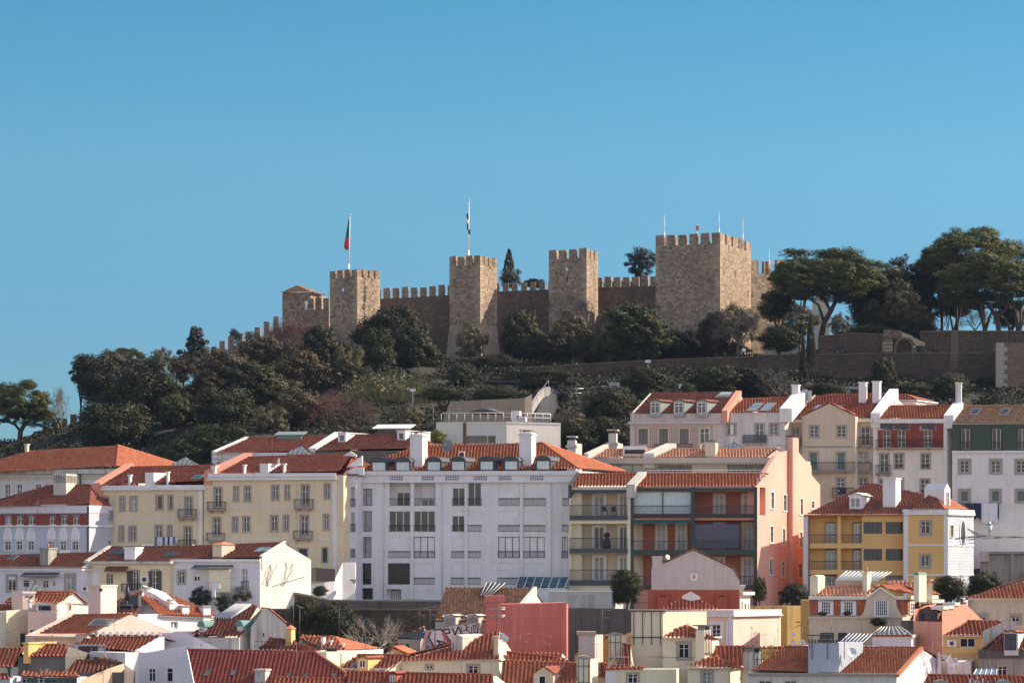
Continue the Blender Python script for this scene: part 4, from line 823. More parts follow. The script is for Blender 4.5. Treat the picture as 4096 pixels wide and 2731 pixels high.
tree('dark',1200,768,62,62,468,'dark round tree right of the slender tower'); tree('olive',1312,768,58,58,464,'broad olive in front of the castle wall',extra=[(.3,-.5,.8,.8)]); tree('dark',1250,800,80,40,462,'low dark crown under the broad olive'); tree('green',1460,752,105,60,462,'large rounded green tree left of the keep',extra=[(-.4,-.5,.8,.9),(.35,-.5,.7,.8)]); tree('olive',1400,760,50,45,459,'olive shoulder left of the large green tree')
tree('twiggrey',1295,690,36,34,478,'bare tree in front of the star tower'); tree('twiggrey',1345,700,30,30,479,'small bare tree right of the star tower')
tree('cypress',1169,608,20,34,520,'dark pointed treetop behind the castle wall'); tree('brown',1172,638,30,28,512,'brown round treetop behind the castle wall'); tree('green',1228,650,27,12,515,'low green crown left of the star tower'); tree('blue',1472,602,42,38,512,'grey-green round tree rising left of keep'); tree('green',1440,655,60,12,505,'low foliage behind the wall left of keep')
tree('olive',1695,742,58,52,462,'olive tree below the sunlit keep face',pale=True); tree('dark',1640,765,45,50,466,'dark tree under the keep corner'); tree('twiggrey',1700,735,60,55,458,'wiry bare branches against the sunlit keep'); tree('dark',1560,790,60,40,464,'dark low crown left of keep olive')
tree('olive',1838,740,52,42,464,'olive tree left of the tall cypress',pale=True); tree('olive',1928,745,30,28,462,'olive tree right of the large pine trunk'); tree('dark',1790,700,60,40,474,'dark tree below the left side of the large pine')
tree('dark',1790,780,60,30,458,'dark low shrubbery left of the tall cypress',group=None)
o=tree('pine',1908,638,140,72,470,'large umbrella pine right of the keep',extra=[(-.5,-.15,.55,.8),(.45,-.35,.55,.75),(.0,-.45,.75,.6)],trunk=False)
pinetrunk(o,Vw,[([(1886,775,0),(1893,740,0),(1908,715,0),(1920,690,0)],.8,.5),([(1908,715,0),(1895,690,1),(1860,665,0),(1830,640,0)],.45,.2),([(1920,690,0),(1950,670,0),(1990,655,0)],.4,.2),([(1893,740,0),(1880,700,-2),(1850,680,-3)],.4,.2),([(1920,690,0),(1925,660,0)],.4,.2)],470)
tree('dark',2112,690,60,52,476,'dark oak crown left of the slim cypress'); tree('olive',2095,735,62,44,470,'olive-brown crown above the arched gateway'); tree('dark',2020,730,60,46,470,'dark crown between the pine trunk and the gateway'); tree('dark',2135,645,46,36,480,'small dark crown touching the highest pine'); tree('pine',2262,694,72,24,470,'low fringe of pine needles above the right trunks'); tree('pine',2165,610,62,44,475,'dense left lobe of foliage beside the highest pine'); tree('pine',1840,655,60,34,468,'low left lobe of foliage beside the large pine'); tree('pine',2200,640,70,34,474,'low fringe of pine foliage above the slim cypress'); tree('green',1990,668,62,40,474,'mid green crown under the right side of the large pine'); tree('dark',2000,700,60,55,474,'dark leafy crown filling under the large pine'); tree('dark',2190,700,60,30,482,'dark foliage under the highest pine'); tree('dark',2050,700,80,70,474,'dark leafy tree between the big pines',extra=[(.1,.5,.8,.7),(-.4,-.6,.8,.7)]); tree('blue',2075,640,70,50,482,'blue-green crown behind dark leafy tree'); tree('olive',2070,690,50,50,468,'grey-green leaves over dark leafy tree'); tree('dark',2110,755,60,32,464,'dark low crown behind the arched gateway'); tree('dark',1990,770,70,30,464,'dark low crown right of the large pine trunk')
tree('cypress',2175,712,8,44,476,'slim cypress against the sky between pines'); tree('cypress',1862,808,20,82,432,'tall cypress in front of the retaining wall',base=910); tree('cypress',1845,840,18,60,430,'shorter cypress left of the tall one',base=905)
o=tree('pine',2228,590,118,68,478,'high umbrella pine with the tallest crown at right',extra=[(-.45,-.5,.6,.8),(.3,-.4,.6,.7)],trunk=False)
pinetrunk(o,Vw,[([(2262,760,0),(2258,720,0),(2235,690,0),(2190,665,0),(2140,635,0)],.6,.2),([(2258,720,0),(2262,660,0)],.5,.3)],478)
o=tree('pine',2288,645,122,66,466,'umbrella pine overlapping the highest pine at right',extra=[(-.45,-.3,.65,.9),(.4,-.1,.6,.8)],trunk=False)
pinetrunk(o,Vw,[([(2295,770,0),(2290,730,0),(2270,700,0),(2240,680,0)],.7,.3),([(2290,730,0),(2320,700,0)],.5,.25),([(2340,770,0),(2335,720,0),(2320,680,0)],.7,.4),([(2325,765,0),(2310,735,0),(2285,715,0)],.4,.25)],466)
o=tree('pine',2345,678,60,34,460,'small umbrella pine at the right edge'); tree('twigred',2335,562,40,26,484,'bare russet crown at the top right edge'); tree('twiggrey',2240,725,40,35,476,'bare bush between the pine trunks'); tree('dark',2320,720,50,35,474,'dark foliage behind the pine trunks at right',group=None)
for i,(x,y,a,b,kd,lb) in enumerate(((985,822,40,22,'green','low green bush left of the slender tower foot'),(1370,812,60,28,'dark','dark low bush under the star tower'),(1500,812,60,26,'olive','low olive bush left of the white board'),(1600,815,50,22,'dark','dark low bush under the keep corner'),(1680,802,50,22,'brown','low brown scrub behind the retaining wall under keep'),(820,870,60,36,'dark','dark bush left of the reeds'),(1130,835,70,22,'dark','dark bush along the top of the long retaining wall'),(640,900,60,40,'olive','olive crown in the middle of the left slope'),(560,850,44,32,'olive','olive crown under the stepped wall'),(480,880,50,34,'brown','brownish crown right of the big evergreen'),(1240,925,60,26,'dark','dark shrub above the garden wall'),(1500,930,60,40,'dark','dark bank directly left of the brown lattice house'))):
    tree(kd,x,y,a,b,470,lb)
# lower slope planting
tree('green',1640,872,66,36,410,'green ivy bush above the tiled grey house'); tree('bush',1580,892,24,16,386,'bright bush with floodlight above tiled grey house'); tree('dark',2030,858,40,45,425,'dark ivy mass hanging on the high retaining wall'); tree('dark',2180,890,60,36,418,'dark bush at the foot of retaining wall right'); tree('dark',1730,880,70,40,416,'dark shrub at the foot of the high retaining wall'); tree('twiggrey',1775,870,50,50,414,'leafless climbing shrub on the retaining wall')
tree('olive',1315,975,52,34,384,'light olive shrub right of the modern flat building'); tree('yellow',1008,1003,24,20,350,'yellow-green round shrub beside the modern flat building',group=None); tree('olive',942,955,38,36,380,'young olive on the slope left of the modern building'); tree('green',1060,862,40,30,430,'round green bush under the long retaining wall'); tree('green',1130,905,60,18,402,'clipped green hedge below the pergola'); tree('blue',1290,905,30,22,392,'grey-green shrub beside garden stairs')
tree('dark',1400,930,75,45,388,'dark ivy bank left of the tiled grey house'); tree('dark',1330,1010,60,50,372,'dark ivy bank behind the stone chimney'); tree('dark',1230,870,90,28,420,'dark shrub row above garden stairs',group=None); tree('dark',1480,880,70,36,408,'dark shrubs left of the green ivy bush'); tree('dark',1400,1000,70,50,374,'dark bushes at foot of slope by veranda roof'); tree('bush',880,1000,80,22,372,'low green creeper above the red roofs'); tree('bush',1020,905,70,20,404,'green creeper left of hedge below the pergola',group=None)
tree('dark',1900,900,60,22,404,'dark bush behind the twin white chimneys',group=None); tree('dark',2080,900,60,22,404,'dark bush right of the twin white chimneys',group=None)
for x,lb in ((870,'reeds left of the floodlight post'),(920,'tall reeds around the floodlight post'),(845,'reeds below the very dark tree'),(962,'thin reed tuft near the retaining wall')):
    Y=418; c=wpt(Vw,x,895,Y); o=empty('reed_clump',(c.x,Y,terrx(c.x,Y)-.3),0,'dry yellowish '+lb,'reeds','reed clumps on the slope'); g=np.random.RandomState(int(x)); m=MB()
    for i in range(260):
        p=Vector((g.normal()*2.2,g.normal()*2,0)); h=g.uniform(2,4.6); t=Vector((g.normal()*.35,g.normal()*.3,h)); m.poly([p,p+Vector((.06,0,0)),p+t],'leafreed'); q=p+t*g.uniform(.4,.95); m.poly([q,q+Vector((g.normal()*.3,g.normal()*.3,.3)),q+Vector((g.normal()*.3,0,-.12))],'leafreed')
    k=m.build('reeds',o,False); a=k.data.attributes.new('tv','FLOAT','FACE'); a.data.foreach_set('value',np.random.RandomState(2).rand(len(k.data.polygons)).astype(np.float32))
# undergrowth over the whole slope: leaf quads scattered on the terrain
def undergrowth():
    g=np.random.RandomState(11); n=260000; px=g.uniform(-150,4300,n); Y=372+g.rand(n)**.9*130; z=np.array([terr(a,b) for a,b in zip(px,Y)]); X=(px-2048)/FP*Y
    cl=np.array([noise.noise(Vector((a*.13,b*.13,3)))for a,b in zip(X,Y)]); h=g.rand(n)*np.clip(.6+cl*2.6,.2,1.5); k=cl>-.35; X,Y,z,h,cl=X[k],Y[k],z[k],h[k],cl[k]; n=len(X)
    pts=np.stack([X,Y,z+h],1); a=g.normal(size=(n,3)); a/=np.linalg.norm(a,axis=1)[:,None]; b=np.cross(a,g.normal(size=(n,3))); b/=np.linalg.norm(b,axis=1)[:,None]; s=g.uniform(.10,.26,(n,1)); v=np.stack([pts-a*s,pts+b*s*.6,pts+a*s,pts-b*s*.6],1).reshape(-1,3)
    me=bpy.data.meshes.new('undergrowth'); me.vertices.add(4*n); me.vertices.foreach_set('co',v.reshape(-1)); me.loops.add(4*n); me.loops.foreach_set('vertex_index',np.arange(4*n,dtype=np.int32)); me.polygons.add(n); me.polygons.foreach_set('loop_start',np.arange(n,dtype=np.int32)*4); me.update(calc_edges=True)
    at=me.attributes.new('tv','FLOAT','FACE'); at.data.foreach_set('value',np.clip(.4+cl*.8+g.normal(size=n)*.15,0,1).astype(np.float32)); me.materials.append(MATS['leafunder']); tag(link('undergrowth',me),'ivy and low scrub covering the castle slope','ground cover',kind='stuff')
undergrowth()
# ------------------------------------------------------------------ people
def person(C,x,y,Y,label,top='clothwhite',bot='clothdark',pose=0):
    f=wpt(C,x,y,Y); o=empty('person',f,0,label,'person')
    J={'p':(0,0,.95),'c':(0,.0,1.3),'n':(0,0,1.48),'h':(0,-.02,1.56),'ht':(0,-.02,1.74),'ls':(-.2,0,1.42),'le':(-.3,-.05,1.15),'lw':(-.22,-.28,1.05),'rs':(.2,0,1.42),'re':(.3,-.05,1.15),'rw':(.2,-.3,1.1),'lh':(-.1,0,.9),'lk':(-.12,-.03,.5),'la':(-.13,.02,.08),'lt':(-.13,-.16,.04),'rh':(.1,0,.9),'rk':(.12,-.05,.5),'ra':(.14,.0,.08),'rt':(.14,-.18,.04)}
    rr={'p':.15,'c':.16,'n':.06,'h':.09,'ht':.085,'ls':.07,'le':.045,'lw':.035,'rs':.07,'re':.045,'rw':.035,'lh':.1,'lk':.065,'la':.045,'lt':.04,'rh':.1,'rk':.065,'ra':.045,'rt':.04}
    E_=['pc','cn','nh','h.ht','c.ls','ls.le','le.lw','c.rs','rs.re','re.rw','p.lh','lh.lk','lk.la','la.lt','p.rh','rh.rk','rk.ra','ra.rt']; E_=[tuple(e.split('.')) if '.' in e else (e[0],e[1]) for e in E_]
    ks=list(J); me=bpy.data.meshes.new('body'); me.from_pydata([J[k] for k in ks],[(ks.index(a),ks.index(b)) for a,b in E_],[]); ob=link('body',me,o)
    md=ob.modifiers.new('skin','SKIN')
    for i,k in enumerate(ks): me.skin_vertices[0].data[i].radius=(rr[k],rr[k]*.85)
    me.skin_vertices[0].data[0].use_root=True; sb=ob.modifiers.new('sub','SUBSURF'); sb.levels=1; sb.render_levels=1
    m,t,b=nodes('body_'+top); g=N(t,'ShaderNodeTexCoord'); sp=N(t,'ShaderNodeSeparateXYZ'); t.links.new(g.outputs['Object'],sp.inputs[0]); r=N(t,'ShaderNodeValToRGB'); r.color_ramp.interpolation='CONSTANT'; e=r.color_ramp.elements
    cols={'clothwhite':(.75,.76,.8),'clothdark':(.04,.04,.05),'clothblue':(.12,.2,.42)}
    e[0].color=(*cols[bot],1); e[1].position=.52; e[1].color=(*cols[top],1); q=e.new(.78); q.color=(.45,.27,.18,1); d=N(t,'ShaderNodeMath',operation='DIVIDE'); d.inputs[1].default_value=1.9; t.links.new(sp.outputs['Z'],d.inputs[0]); t.links.new(d.outputs[0],r.inputs[0]); t.links.new(r.outputs[0],b.inputs['Base Color']); b.inputs['Roughness'].default_value=.8; me.materials.append(m)
    hb=MB(); hb.disc((0,.0,1.72),(0,-.35,-1),.105,.1,'clothdark',10); hb.disc((0,.04,1.66),(0,-1,-.2),.1,.09,'clothdark',10); hb.build('hair',o)
person(I,270,1003,485,'person in white standing at the wall left of the flag tower','clothwhite','clothwhite')
person(J,2015,1412,446,'person in pale shirt behind the long retaining wall under the keep','clothwhite','clothdark')
person(K,1930,1040,440,'person in dark clothes on the top of the bastion wall','clothdark','clothdark')
# ------------------------------------------------------------------ right-hand upper row
ST=dict(sur='stonetrim'); STW=dict(sur='white')
h=House('row_house','narrow house clad in brown lattice tiles with three roof dormers',Cc,1225,2085,358,352,th=5,k=.55,mat='beigegrey')
h.slope([(1250,362),(1420,178),(2235,163),(2095,352)],30,'flat','tiledark'); h.rakepx([(2112,352),(2245,165)],mat='salmon',t=.7,up=.25); h.rakepx([(1250,362),(1420,178)],mat='offwhite',t=.15,up=.15)
for x in (1410,1632,1848): h.dormer(x,250,x+100,362,'gable','zinc','tiledark',d=4,pitch=24,wx=(x+10,258,x+90,362),wk=dict(frame='framewhite',nx=2,pane='glassgrey'))
h.sky(2010,170,2160,212,'glassteal','zinc',5)
h.band(440,462,1205,2075,.3,'beigegrey'); h.row([(1305,1390),(1498,1580),(1690,1775)],505,650,frame='framebrown',nx=2,ny=2,sur='sand',pane='glassgrey'); h.win(1882,500,1968,642,frame='framewhite',ny=2,sur='sand')
h.panel(1270,475,2005,690,'azulejobrown',.02); h.rail(1450,645,1805,690,.5,True); h.quoin(1225,1262,'beigegrey'); h.done()
h=House('row_house','narrow white house with a lattice balcony and four skylights',Cc,2087,2352+20,355,352,th=5,k=.55,mat='offwhite',dep=9)
h.L=h.P(*[2352+20,355]).x
h2=h; h.C=D; h.L=h.P(298,320).x; h.frs=(Vector((h.L,0,0)),h.frs[1],h.frs[2]); h.xmid=150; h.zt=h.P(150,318).z
h.slope([(-170,318),(-65,208),(405,190),(290,312)],30,'barrel','tileorange'); h.rakepx([(306,318),(432,170)],mat='white',t=1.5,up=.45)
for x in (-10,100,240): h.sky(x-30,245,x+70,310,'glasssky','zinc')
h.C=Cc; h.win(2140,462,2215,560,**ST); h.C=D; h.win(48,418,118,580,ny=3,**ST); h.win(170,416,240,510,ny=3,**ST); h.rail(-60,512,140,582,.45,True,mat='darkgreen',sp=.1,th=.05)
h.chim(358,80,430,190,mat='white',cap='slab',sink=1.5); h.chim(450,122,494,180,mat='metal',cap='none',name='air_conditioner'); h.chim(496,132,530,178,mat='metal',cap='none',name='air_conditioner')
h.quoin(-170,-140); h.band(585,600,out=.12,mat='offwhite'); h.done()
h=House('gabled_apartment_house','beige apartment house with a central gable and recessed side balconies',D,300,1055,362,353,th=4,k=.6,mat='sand')
h.slope([(352,366),(395,330),(560,185),(700,160),(1225,155),(1062,362)],30,'barrel','tilered'); h.rakepx([(1075,366),(1235,155)],mat='white',t=1.1,up=.55)
g_=House('gable_bay','beige central gable bay between recessed balconies',D,450,905,352,350.5,th=4,k=.2,mat='sand',dep=5,cat='gable bay'); h.gb=g_
g_.profile([(680,243)]); g_.gslopes('barrel','tilered'); 
for x in (515,750): g_.win(x,435,x+72,530,ny=3,**ST)
for x in (511,748): g_.win(x,662,x+70,815,ny=1,nx=1,pane='glassteal',**ST)
g_.win(745,882,815,985,ny=3,**ST); g_.band(608,622,out=.06,mat='concrete'); g_.quoin(450,460,'sand',.1); g_.quoin(880,905,'sand',.1); g_.rail(505,745,902,822,.7,True,smat='concrete'); g_.rail(708,965,900,1035,.6,True)
m=MB(); a=g_.P(755,1020,-.68); c=g_.P(825,968,-.68); m.box(a.x,c.x,-.70,-.66,a.z,c.z,'clothnavy'); m.box(a.x+.15,c.x-.9,-.705,-.66,a.z+.3,c.z-.2,'clothwhite'); m.build('banner',g_.root); g_.done()
h.win(357,455,430,605,ny=3,**ST); h.win(955,448,1028,600,ny=3,**ST); h.rail(300,535,440,606,.5,True); h.rail(902,530,1050,602,.5,True); h.win(935,662,1008,745,ny=3,**ST); h.rail(902,745,1035,822,.7,True,smat='concrete'); h.win(935,882,1008,980,ny=3,**ST); h.win(555,882,585,990)
h.band(383,412,318,442,.5,'cream'); h.band(375,405,918,1050,.5,'cream'); h.sky(520,262,640,305,'glasssky','zinc'); h.sky(720,262,800,280,'glasssky','zinc')
h.chim(932,58,1010,238,mat='white',cap='slab'); h.chim(1050,50,1130,242,mat='white',cap='slab'); h.done()
h=House('row_house','white house with dark red tile-hung top storey and long balcony',D,1055,1690,374,352,th=4,k=.55,mat='whitewarm')
h.slope([(1098,378),(1202,265),(1765,262),(1692,370)],30,'barrel','tileorange'); h.rakepx([(1705,372),(1788,262)],mat='white',t=1.2,up=.4)
W3=((1140,1205),(1268,1335),(1495,1562))
h.row(W3,472,620,ny=3,sur='white',sw=.55)
for a,b in W3: 
    m=MB(); p=h.P((a+b)/2,452,-.25); pts=[p+Vector((0.8*math.cos(math.pi*i/8),0,.6*math.sin(math.pi*i/8)-.05)) for i in range(9)]; m.prism(pts,(0,.3,0),'slate'); m.build('window_hood',h.root)
h.panel(1098,415,1660,625,'cladred',.05); h.band(376,412,out=.3,mat='white'); h.rail(1082,552,1645,622,.6,True)
h.row(((1117,1190),),675,835,ny=3,**ST); h.row(((1242,1315),(1470,1543)),675,798,ny=3,**ST); h.row(((1112,1188),(1238,1312),(1466,1540)),893,1012,ny=3,**ST); h.rail(1080,770,1212,845,.4,True,smat='concrete'); h.rail(1242,765,1315,798); h.rail(1470,765,1543,798); h.rail(1466,985,1540,1012); h.rail(1238,985,1312,1012)
h.band(625,642,out=.12,mat='offwhite'); h.quoin(1055,1090); h.quoin(1662,1690)
h.chim(1765,62,1828,262,mat='white',cap='slab',d=1.6)
m=MB(); a=h.onroof(1740,262)
for i in range(5): m.tube(a+Vector((-.25+.18*i,.4*(i%2),-.5)),a+Vector((-.1+.18*i,.4*(i%2),9.2)),.03,.03,'ironbrown',4)
for i in range(9): m.tube(a+Vector((-.2,0,i)),a+Vector((.6,0,i)),.02,.02,'ironbrown',3)
m.build('scaffold_ladder',h.root); h.done()
h=House('rooftop_house','white roof pavilion with hipped tiles behind the row houses',D,1232,1425,225,362,th=4,k=.5,mat='white',dep=6)
h.slope([(1250,212),(1270,172),(1350,172),(1425,210)],24,'barrel','tilered',back=False); h.hipR(h.lastpts[2],h.lastpts[3],'barrel','tilered',5); h.band(212,222,out=.25); h.ridge=None; h.done()
h=House('row_house','white house with dark green top storey and brown tile roof',D,1735,2480,412,351,th=4,k=.5,mat='white')
h.slope([(1738,410),(1800,265),(2560,265),(2490,412)],30,'fine','tilebrown')
h.sky(1868,292,1952,345,'glassblue','metal'); h.sky(2125,292,2208,345,'glassblue','metal'); h.sky(2330,245,2400,258,'glassblue','metal')
for a,b in ((1812,1890),(2080,2155),(2300,2375)):
    h.win(a,460,b,635,nx=2,ny=1,sur='darkgreen'); h.rail(a-4,572,b+4,638,.12,mat='iron')
h.panel(1735,418,2480,648,'greenclad',.04); h.band(648,668,out=.2); h.row(((1805,1880),(2072,2148),(2290,2365)),735,835,nx=2,ny=3,sur='stonetrim',sw=.3); h.row(((1808,1875),(2075,2142),(2292,2365)),992,1085,nx=1,ny=1,pane='glassteal',sur='stonetrim',sw=.3)
h.band(1125,1130,out=.03,mat='offwhite'); h.done()
# laundry hanging below the green-topped house
def laundry(label,C,y,items,Y,name='laundry'):
    a=wpt(C,items[0][0],y,Y); o=empty(name,a,0,label,'laundry'); L=wpt(C,items[-1][1],y,Y)-a; m=MB(); m.tube((-.3,0,0),L+Vector((.3,0,0)),.015,.015,'wire',4); m.build('line',o)
    for x0,x1,y1,mat in items:
        m=MB(); p=wpt(C,x0,y,Y)-a; q=wpt(C,x1,y1,Y)-a; n=8; 
        for i in range(n):
            u0=p.x+(q.x-p.x)*i/n; u1=p.x+(q.x-p.x)*(i+1)/n; f=lambda k:.06*math.sin(k*2.1+x0); e=lambda k: q.z*(1-.08*math.sin(k*.9+x0)); m.poly([(u0,f(i),e(i)),(u1,f(i+1),e(i+1)),(u1,f(i+1)*.3,0),(u0,f(i)*.3,0)],mat)
        k=m.build('cloth',o); md=k.modifiers.new('thickness','SOLIDIFY'); md.thickness=.02
laundry('dark and white washing on the line below the green-topped house',D,1098,[(1800,1838,1160,'clothteal'),(1842,1912,1210,'clothdark'),(1914,1985,1230,'clothnavy'),(1988,2125,1262,'clothwhite'),(2127,2138,1230,'clothnavy')],350)
h=House('concrete_stair_wall','raw grey concrete parapet structure beside yellow house',H,1975,2480,225,344,th=4,k=.25,mat='concrete',dep=5,cat='concrete wall'); h.band(225,312,1975,2050,.5,'oldwhite'); h.quoin(2235,2262,'concrete',.3); h.band(225,245,out=.4,mat='concrete'); h.done()
# ------------------------------------------------------------------ slope building with roof terrace
h=House('modern_villa','flat-roofed pale modern villa with roof terrace railings',B,1750,2413,440,352,th=8,k=1.6,mat='modern',dep=9); h.smat='whitewarm'; h.dep=h.S(3,3) and 0 or 9
h.C=Cc; p_=h.SD(570,560); h.dep=p_.y; h.C=B
h.win(2035,570,2232,640,nx=2,ny=1,frame='framebrown'); h.win(2240,570,2310,640,nx=1,ny=1,frame='framebrown'); h.quoin(2005,2035,'framebrown'); h.band(440,455,out=.05,mat='modern')
m=MB(); z=h.zt; m.poly([(0,0,z),(h.L,0,z),(h.L+1.6*h.dep,h.dep,z),(1.6*h.dep,h.dep,z)],'modern'); m.build('roof_terrace',h.root)
m=MB()
for i in range(9):
    u=.6+(h.L-1)*i/8; m.tube((u,.3,z),(u,.3,z+1.1),.04,.04,'polewhite',5)
m.tube((.6,.3,z+1.1),(h.L-.4,.3,z+1.1),.045,.045,'polewhite',5); sv=Vector((1.6,1,0))
for i in range(7): p=Vector((h.L-.4,.3,z))+sv*(h.dep-.5)*i/6; m.tube(p,p+Vector((0,0,1.1)),.04,.04,'polewhite',5)
m.tube((h.L-.4,.3,z+1.1),Vector((h.L-.4,.3,z+1.1))+sv*(h.dep-.5),.045,.045,'polewhite',5); m.tube((h.L-.4,.3,z+.6),Vector((h.L-.4,.3,z+.6))+sv*(h.dep-.5),.03,.03,'polewhite',5); m.build('railing',h.root)
h.roof=h.root; h.pl=(Vector((0,0,z)),Vector((0,0,1)))
for x0,y0,x1,y1,w in ((105,335,185,400,6),(165,392,240,450,4)):
    h.C=Cc; a=h.P(x0,y1,w); c=h.P(x1,y0,w); m=MB(); m.box(a.x,c.x,w,w+1.6,z,c.z,'whitewarm'); m.box(a.x+.7,a.x+1.2,w-.02,w+.1,c.z-1.1,c.z-.6,'interior'); m.build('chimney',h.root)
h.C=B; h.done()
h=House('stone_chimney','old peeling rendered chimney stack beside the white block roof',Cc,630,712,640,340,th=8,k=.3,mat='oldwhite',dep=1.8,cat='chimney'); m=MB(); L=h.L; z=h.zt; m.box(.05,L-.05,.05,1.7,z,z+.35,'oldwhite'); m.box(-.15,L+.15,-.15,1.95,z-.5,z-.25,'oldwhite'); m.box(.2,L-.2,.2,1.6,z+.35,z+.7,'interior'); m.box(-.05,L+.05,-.05,1.85,z+.7,z+.85,'oldwhite'); m.build('chimney_cap',h.root); h.done()
h=House('stone_chimney','old rendered chimney stack behind the pale attic roofs',Cc,1012,1100,640,345,th=8,k=.3,mat='oldwhite',dep=1.8,cat='chimney'); m=MB(); L=h.L; z=h.zt; m.box(-.15,L+.15,-.15,1.95,z-.2,z+.1,'oldwhite'); m.box(.1,L-.1,.1,1.7,z+.1,z+1.2,'oldwhite'); m.box(-.1,L+.1,-.1,1.9,z+1.5,z+1.65,'oldwhite'); m.box(.3,L-.3,.3,1.5,z+1.2,z+1.5,'interior'); m.build('chimney_cap',h.root); h.done()
# ------------------------------------------------------------------ far-left buildings
h=House('large_hipped_building','large pale building with bright orange hipped roof at far left',A,-420,1092,895,349,th=9,k=.45,mat='offwhite',dep=20)
L=h.slope([(-420,935),(-300,870),(285,712),(1112,662),(1092,855)],27,'fine','tileorange',anchor=(1092,862),back=False); h.hipR(L[3],L[4],'fine','tileorange',14); h.ridge=None
h.band(888,930,out=.5,mat='oldwhite'); h.band(955,985,out=.03,mat='sand'); h.row(((48,98),(158,210),(335,388),(840,888),(912,960)),1025,1165,ny=3,sur='white',nx=2); h.row(((-110,-60),(-220,-170)),1030,1165,ny=3,sur='white')
h.chim(232,645,262,728,mat='sand',cap='slab',d=.5); h.done()
m=MB(); a=h.P(755,1035,-.3); c=h.P(740,905,-.3); m.tube(a,Vector((a.x,a.y,c.z-.4)),.12,.12,'slate',6); m.tube((a.x,a.y,c.z-.4),(a.x-.6,a.y,c.z+.1),.12,.12,'slate',6); m.build('downpipe',h.root)
h=House('row_house','pale house with red roof wrapped in scaffold pipes',B,-350,570,728,345,th=8,k=.5,mat='lav')
h.slope([(-345,735),(-30,598),(800,572),(570,712)],28,'fine','tilered'); h.rakepx([(-345,735),(-30,598)],mat='white',t=.4,up=.25); h.rakepx([(585,715),(832,560)],mat='white',t=.9,up=.35)
a=h.onroof(375,605); m=MB(); m.box(a.x-1.6,a.x+1.4,a.y,a.y+2,a.z-.3,a.z+.5,'coppergreen'); m.prism([a+Vector((-1.9,-.2,.5)),a+Vector((1.7,-.2,.5)),a+Vector((1.7,2.2,.95)),a+Vector((-1.9,2.2,.95))],(0,0,.1),'zinc'); m.build('roof_hatch',h.roof)
h.win(-310,790,-275,850,sur='white'); m=MB()
for i in range(5): x=-350+i*90; a=h.P(x,850,-1); c=h.P(x,700,-1); m.tube(a,c,.03,.03,'ironbrown',4); 
for y in (745,790,830): m.tube(h.P(-370,y,-1),h.P(60,y,-1),.03,.03,'ironbrown',4)
m.build('scaffold',h.root); antenna(h,270,660,760,1,12); antenna(h,208,600,760,-1,10); h.done()
h=House('row_house','dark-walled house with long red roof and two white dormers',B,610,1480,712,342,th=8,k=.5,mat='concdark')
h.slope([(610,712),(845,575),(1045,555),(1560,545),(1480,690)],27,'fine','tiledark'); 
h.dormer(826,545,900,632,'flat','white','white',d=4.5,wx=(840,560,890,622),wk=dict(nx=1,ny=1)); h.dormer(1385,525,1460,615,'flat','white','white',d=4.5,wx=(1398,540,1448,606),wk=dict(nx=1,ny=1)); a=h.onroof(1350,560); m=MB(); m.prism([a+Vector((-2.6,0,.7)),a+Vector((2,0,.7)),a+Vector((2.4,1.5,1.2)),a+Vector((-2.2,1.5,1.2))],(0,0,.1),'framewhite'); m.box(a.x-2,a.x+1.8,a.y+.3,a.y+1.3,a.z,a.z+.7,'concdark'); m.build('roof_lantern',h.roof); h.done()
# ------------------------------------------------------------------ middle row
h=House('row_house','pale blue-grey house with red tile-hung band and arched window tops',A,-260,838,1235,318,th=10,k=.3,mat='greyblue')
L=h.slope([(-300,1245),(-60,1200),(430,1042),(855,1032),(842,1215)],27,'fine','tiledark',anchor=(842,1222)); h.band(1226,1296,out=.06,mat='lav')
c1=((50,108),(162,220),(272,328),(468,522),(578,636),(690,748)); h.row(c1,1322,1405,nx=2,ny=2,sur='white',sw=.1); h.panel(-260,1300,835,1412,'cladred',.05); h.band(1412,1426,out=.15,mat='white')
h.C=E; h.xmid=300; c2=((45,102),(155,210),(265,320),(458,512),(568,622),(680,738)); h.row(c2,150,235,nx=2,ny=2,sur='white',sw=.1)
for a,b in c2:
    m=MB(); p=h.P((a+b)/2,135,-.02); w_=.52; pts=[p+Vector((w_,0,0)),p+Vector((w_*.95,0,.7)),p+Vector((w_*.55,0,1.25)),p+Vector((0,0,1.5)),p+Vector((-w_*.55,0,1.25)),p+Vector((-w_*.95,0,.7)),p+Vector((-w_,0,0))]; m.prism(pts,(0,.015,0),'white'); m.build('arch_ornament',h.root)
h.C=A; h.chim(503,925,655,1128,mat='oldwhite',cap='slit',d=2.4); antenna(h,352,1180,1300,-.5,8); h.quoin(820,838,'slate',.08)
h.sky(1,1,2,2) if False else None
h.done()
def beige(label,C,x0,x1,y,Y,th): return House('yellow_apartment_house',label,C,x0,x1,y,Y,th=th,k=.42,mat='beige')
BL=dict(mat='iron',belly=.22,sp=.17)
h=beige('pale yellow apartment house with washing line, left of its taller twin',A,852,1905,1040,320,9)
h.slope([(950,1035),(1232,868),(2030,850),(1905,1000)],28,'flat','tilered',anchor=(950,1035)); h.rakepx([(905,1040),(1225,850)],mat='salmon',t=.9,up=.3)
h.band(1035,1058,out=.12); h.band(1060,1082,out=.35); h.quoin(857,888); h.quoin(1870,1905)
dr=dict(nx=2,ny=2,sur='stonetrim',frame='framewhite')
for a,b in ((955,1020),(1745,1805)): h.win(a,1150,b,1320,**dr)
for a,b in ((1133,1168),(1230,1282)): h.win(a,1145,b,1272,**dr)
for a,b in ((1475,1527),(1590,1622)): h.win(a,1135,b,1262,nx=1,ny=1,sur='stonetrim')
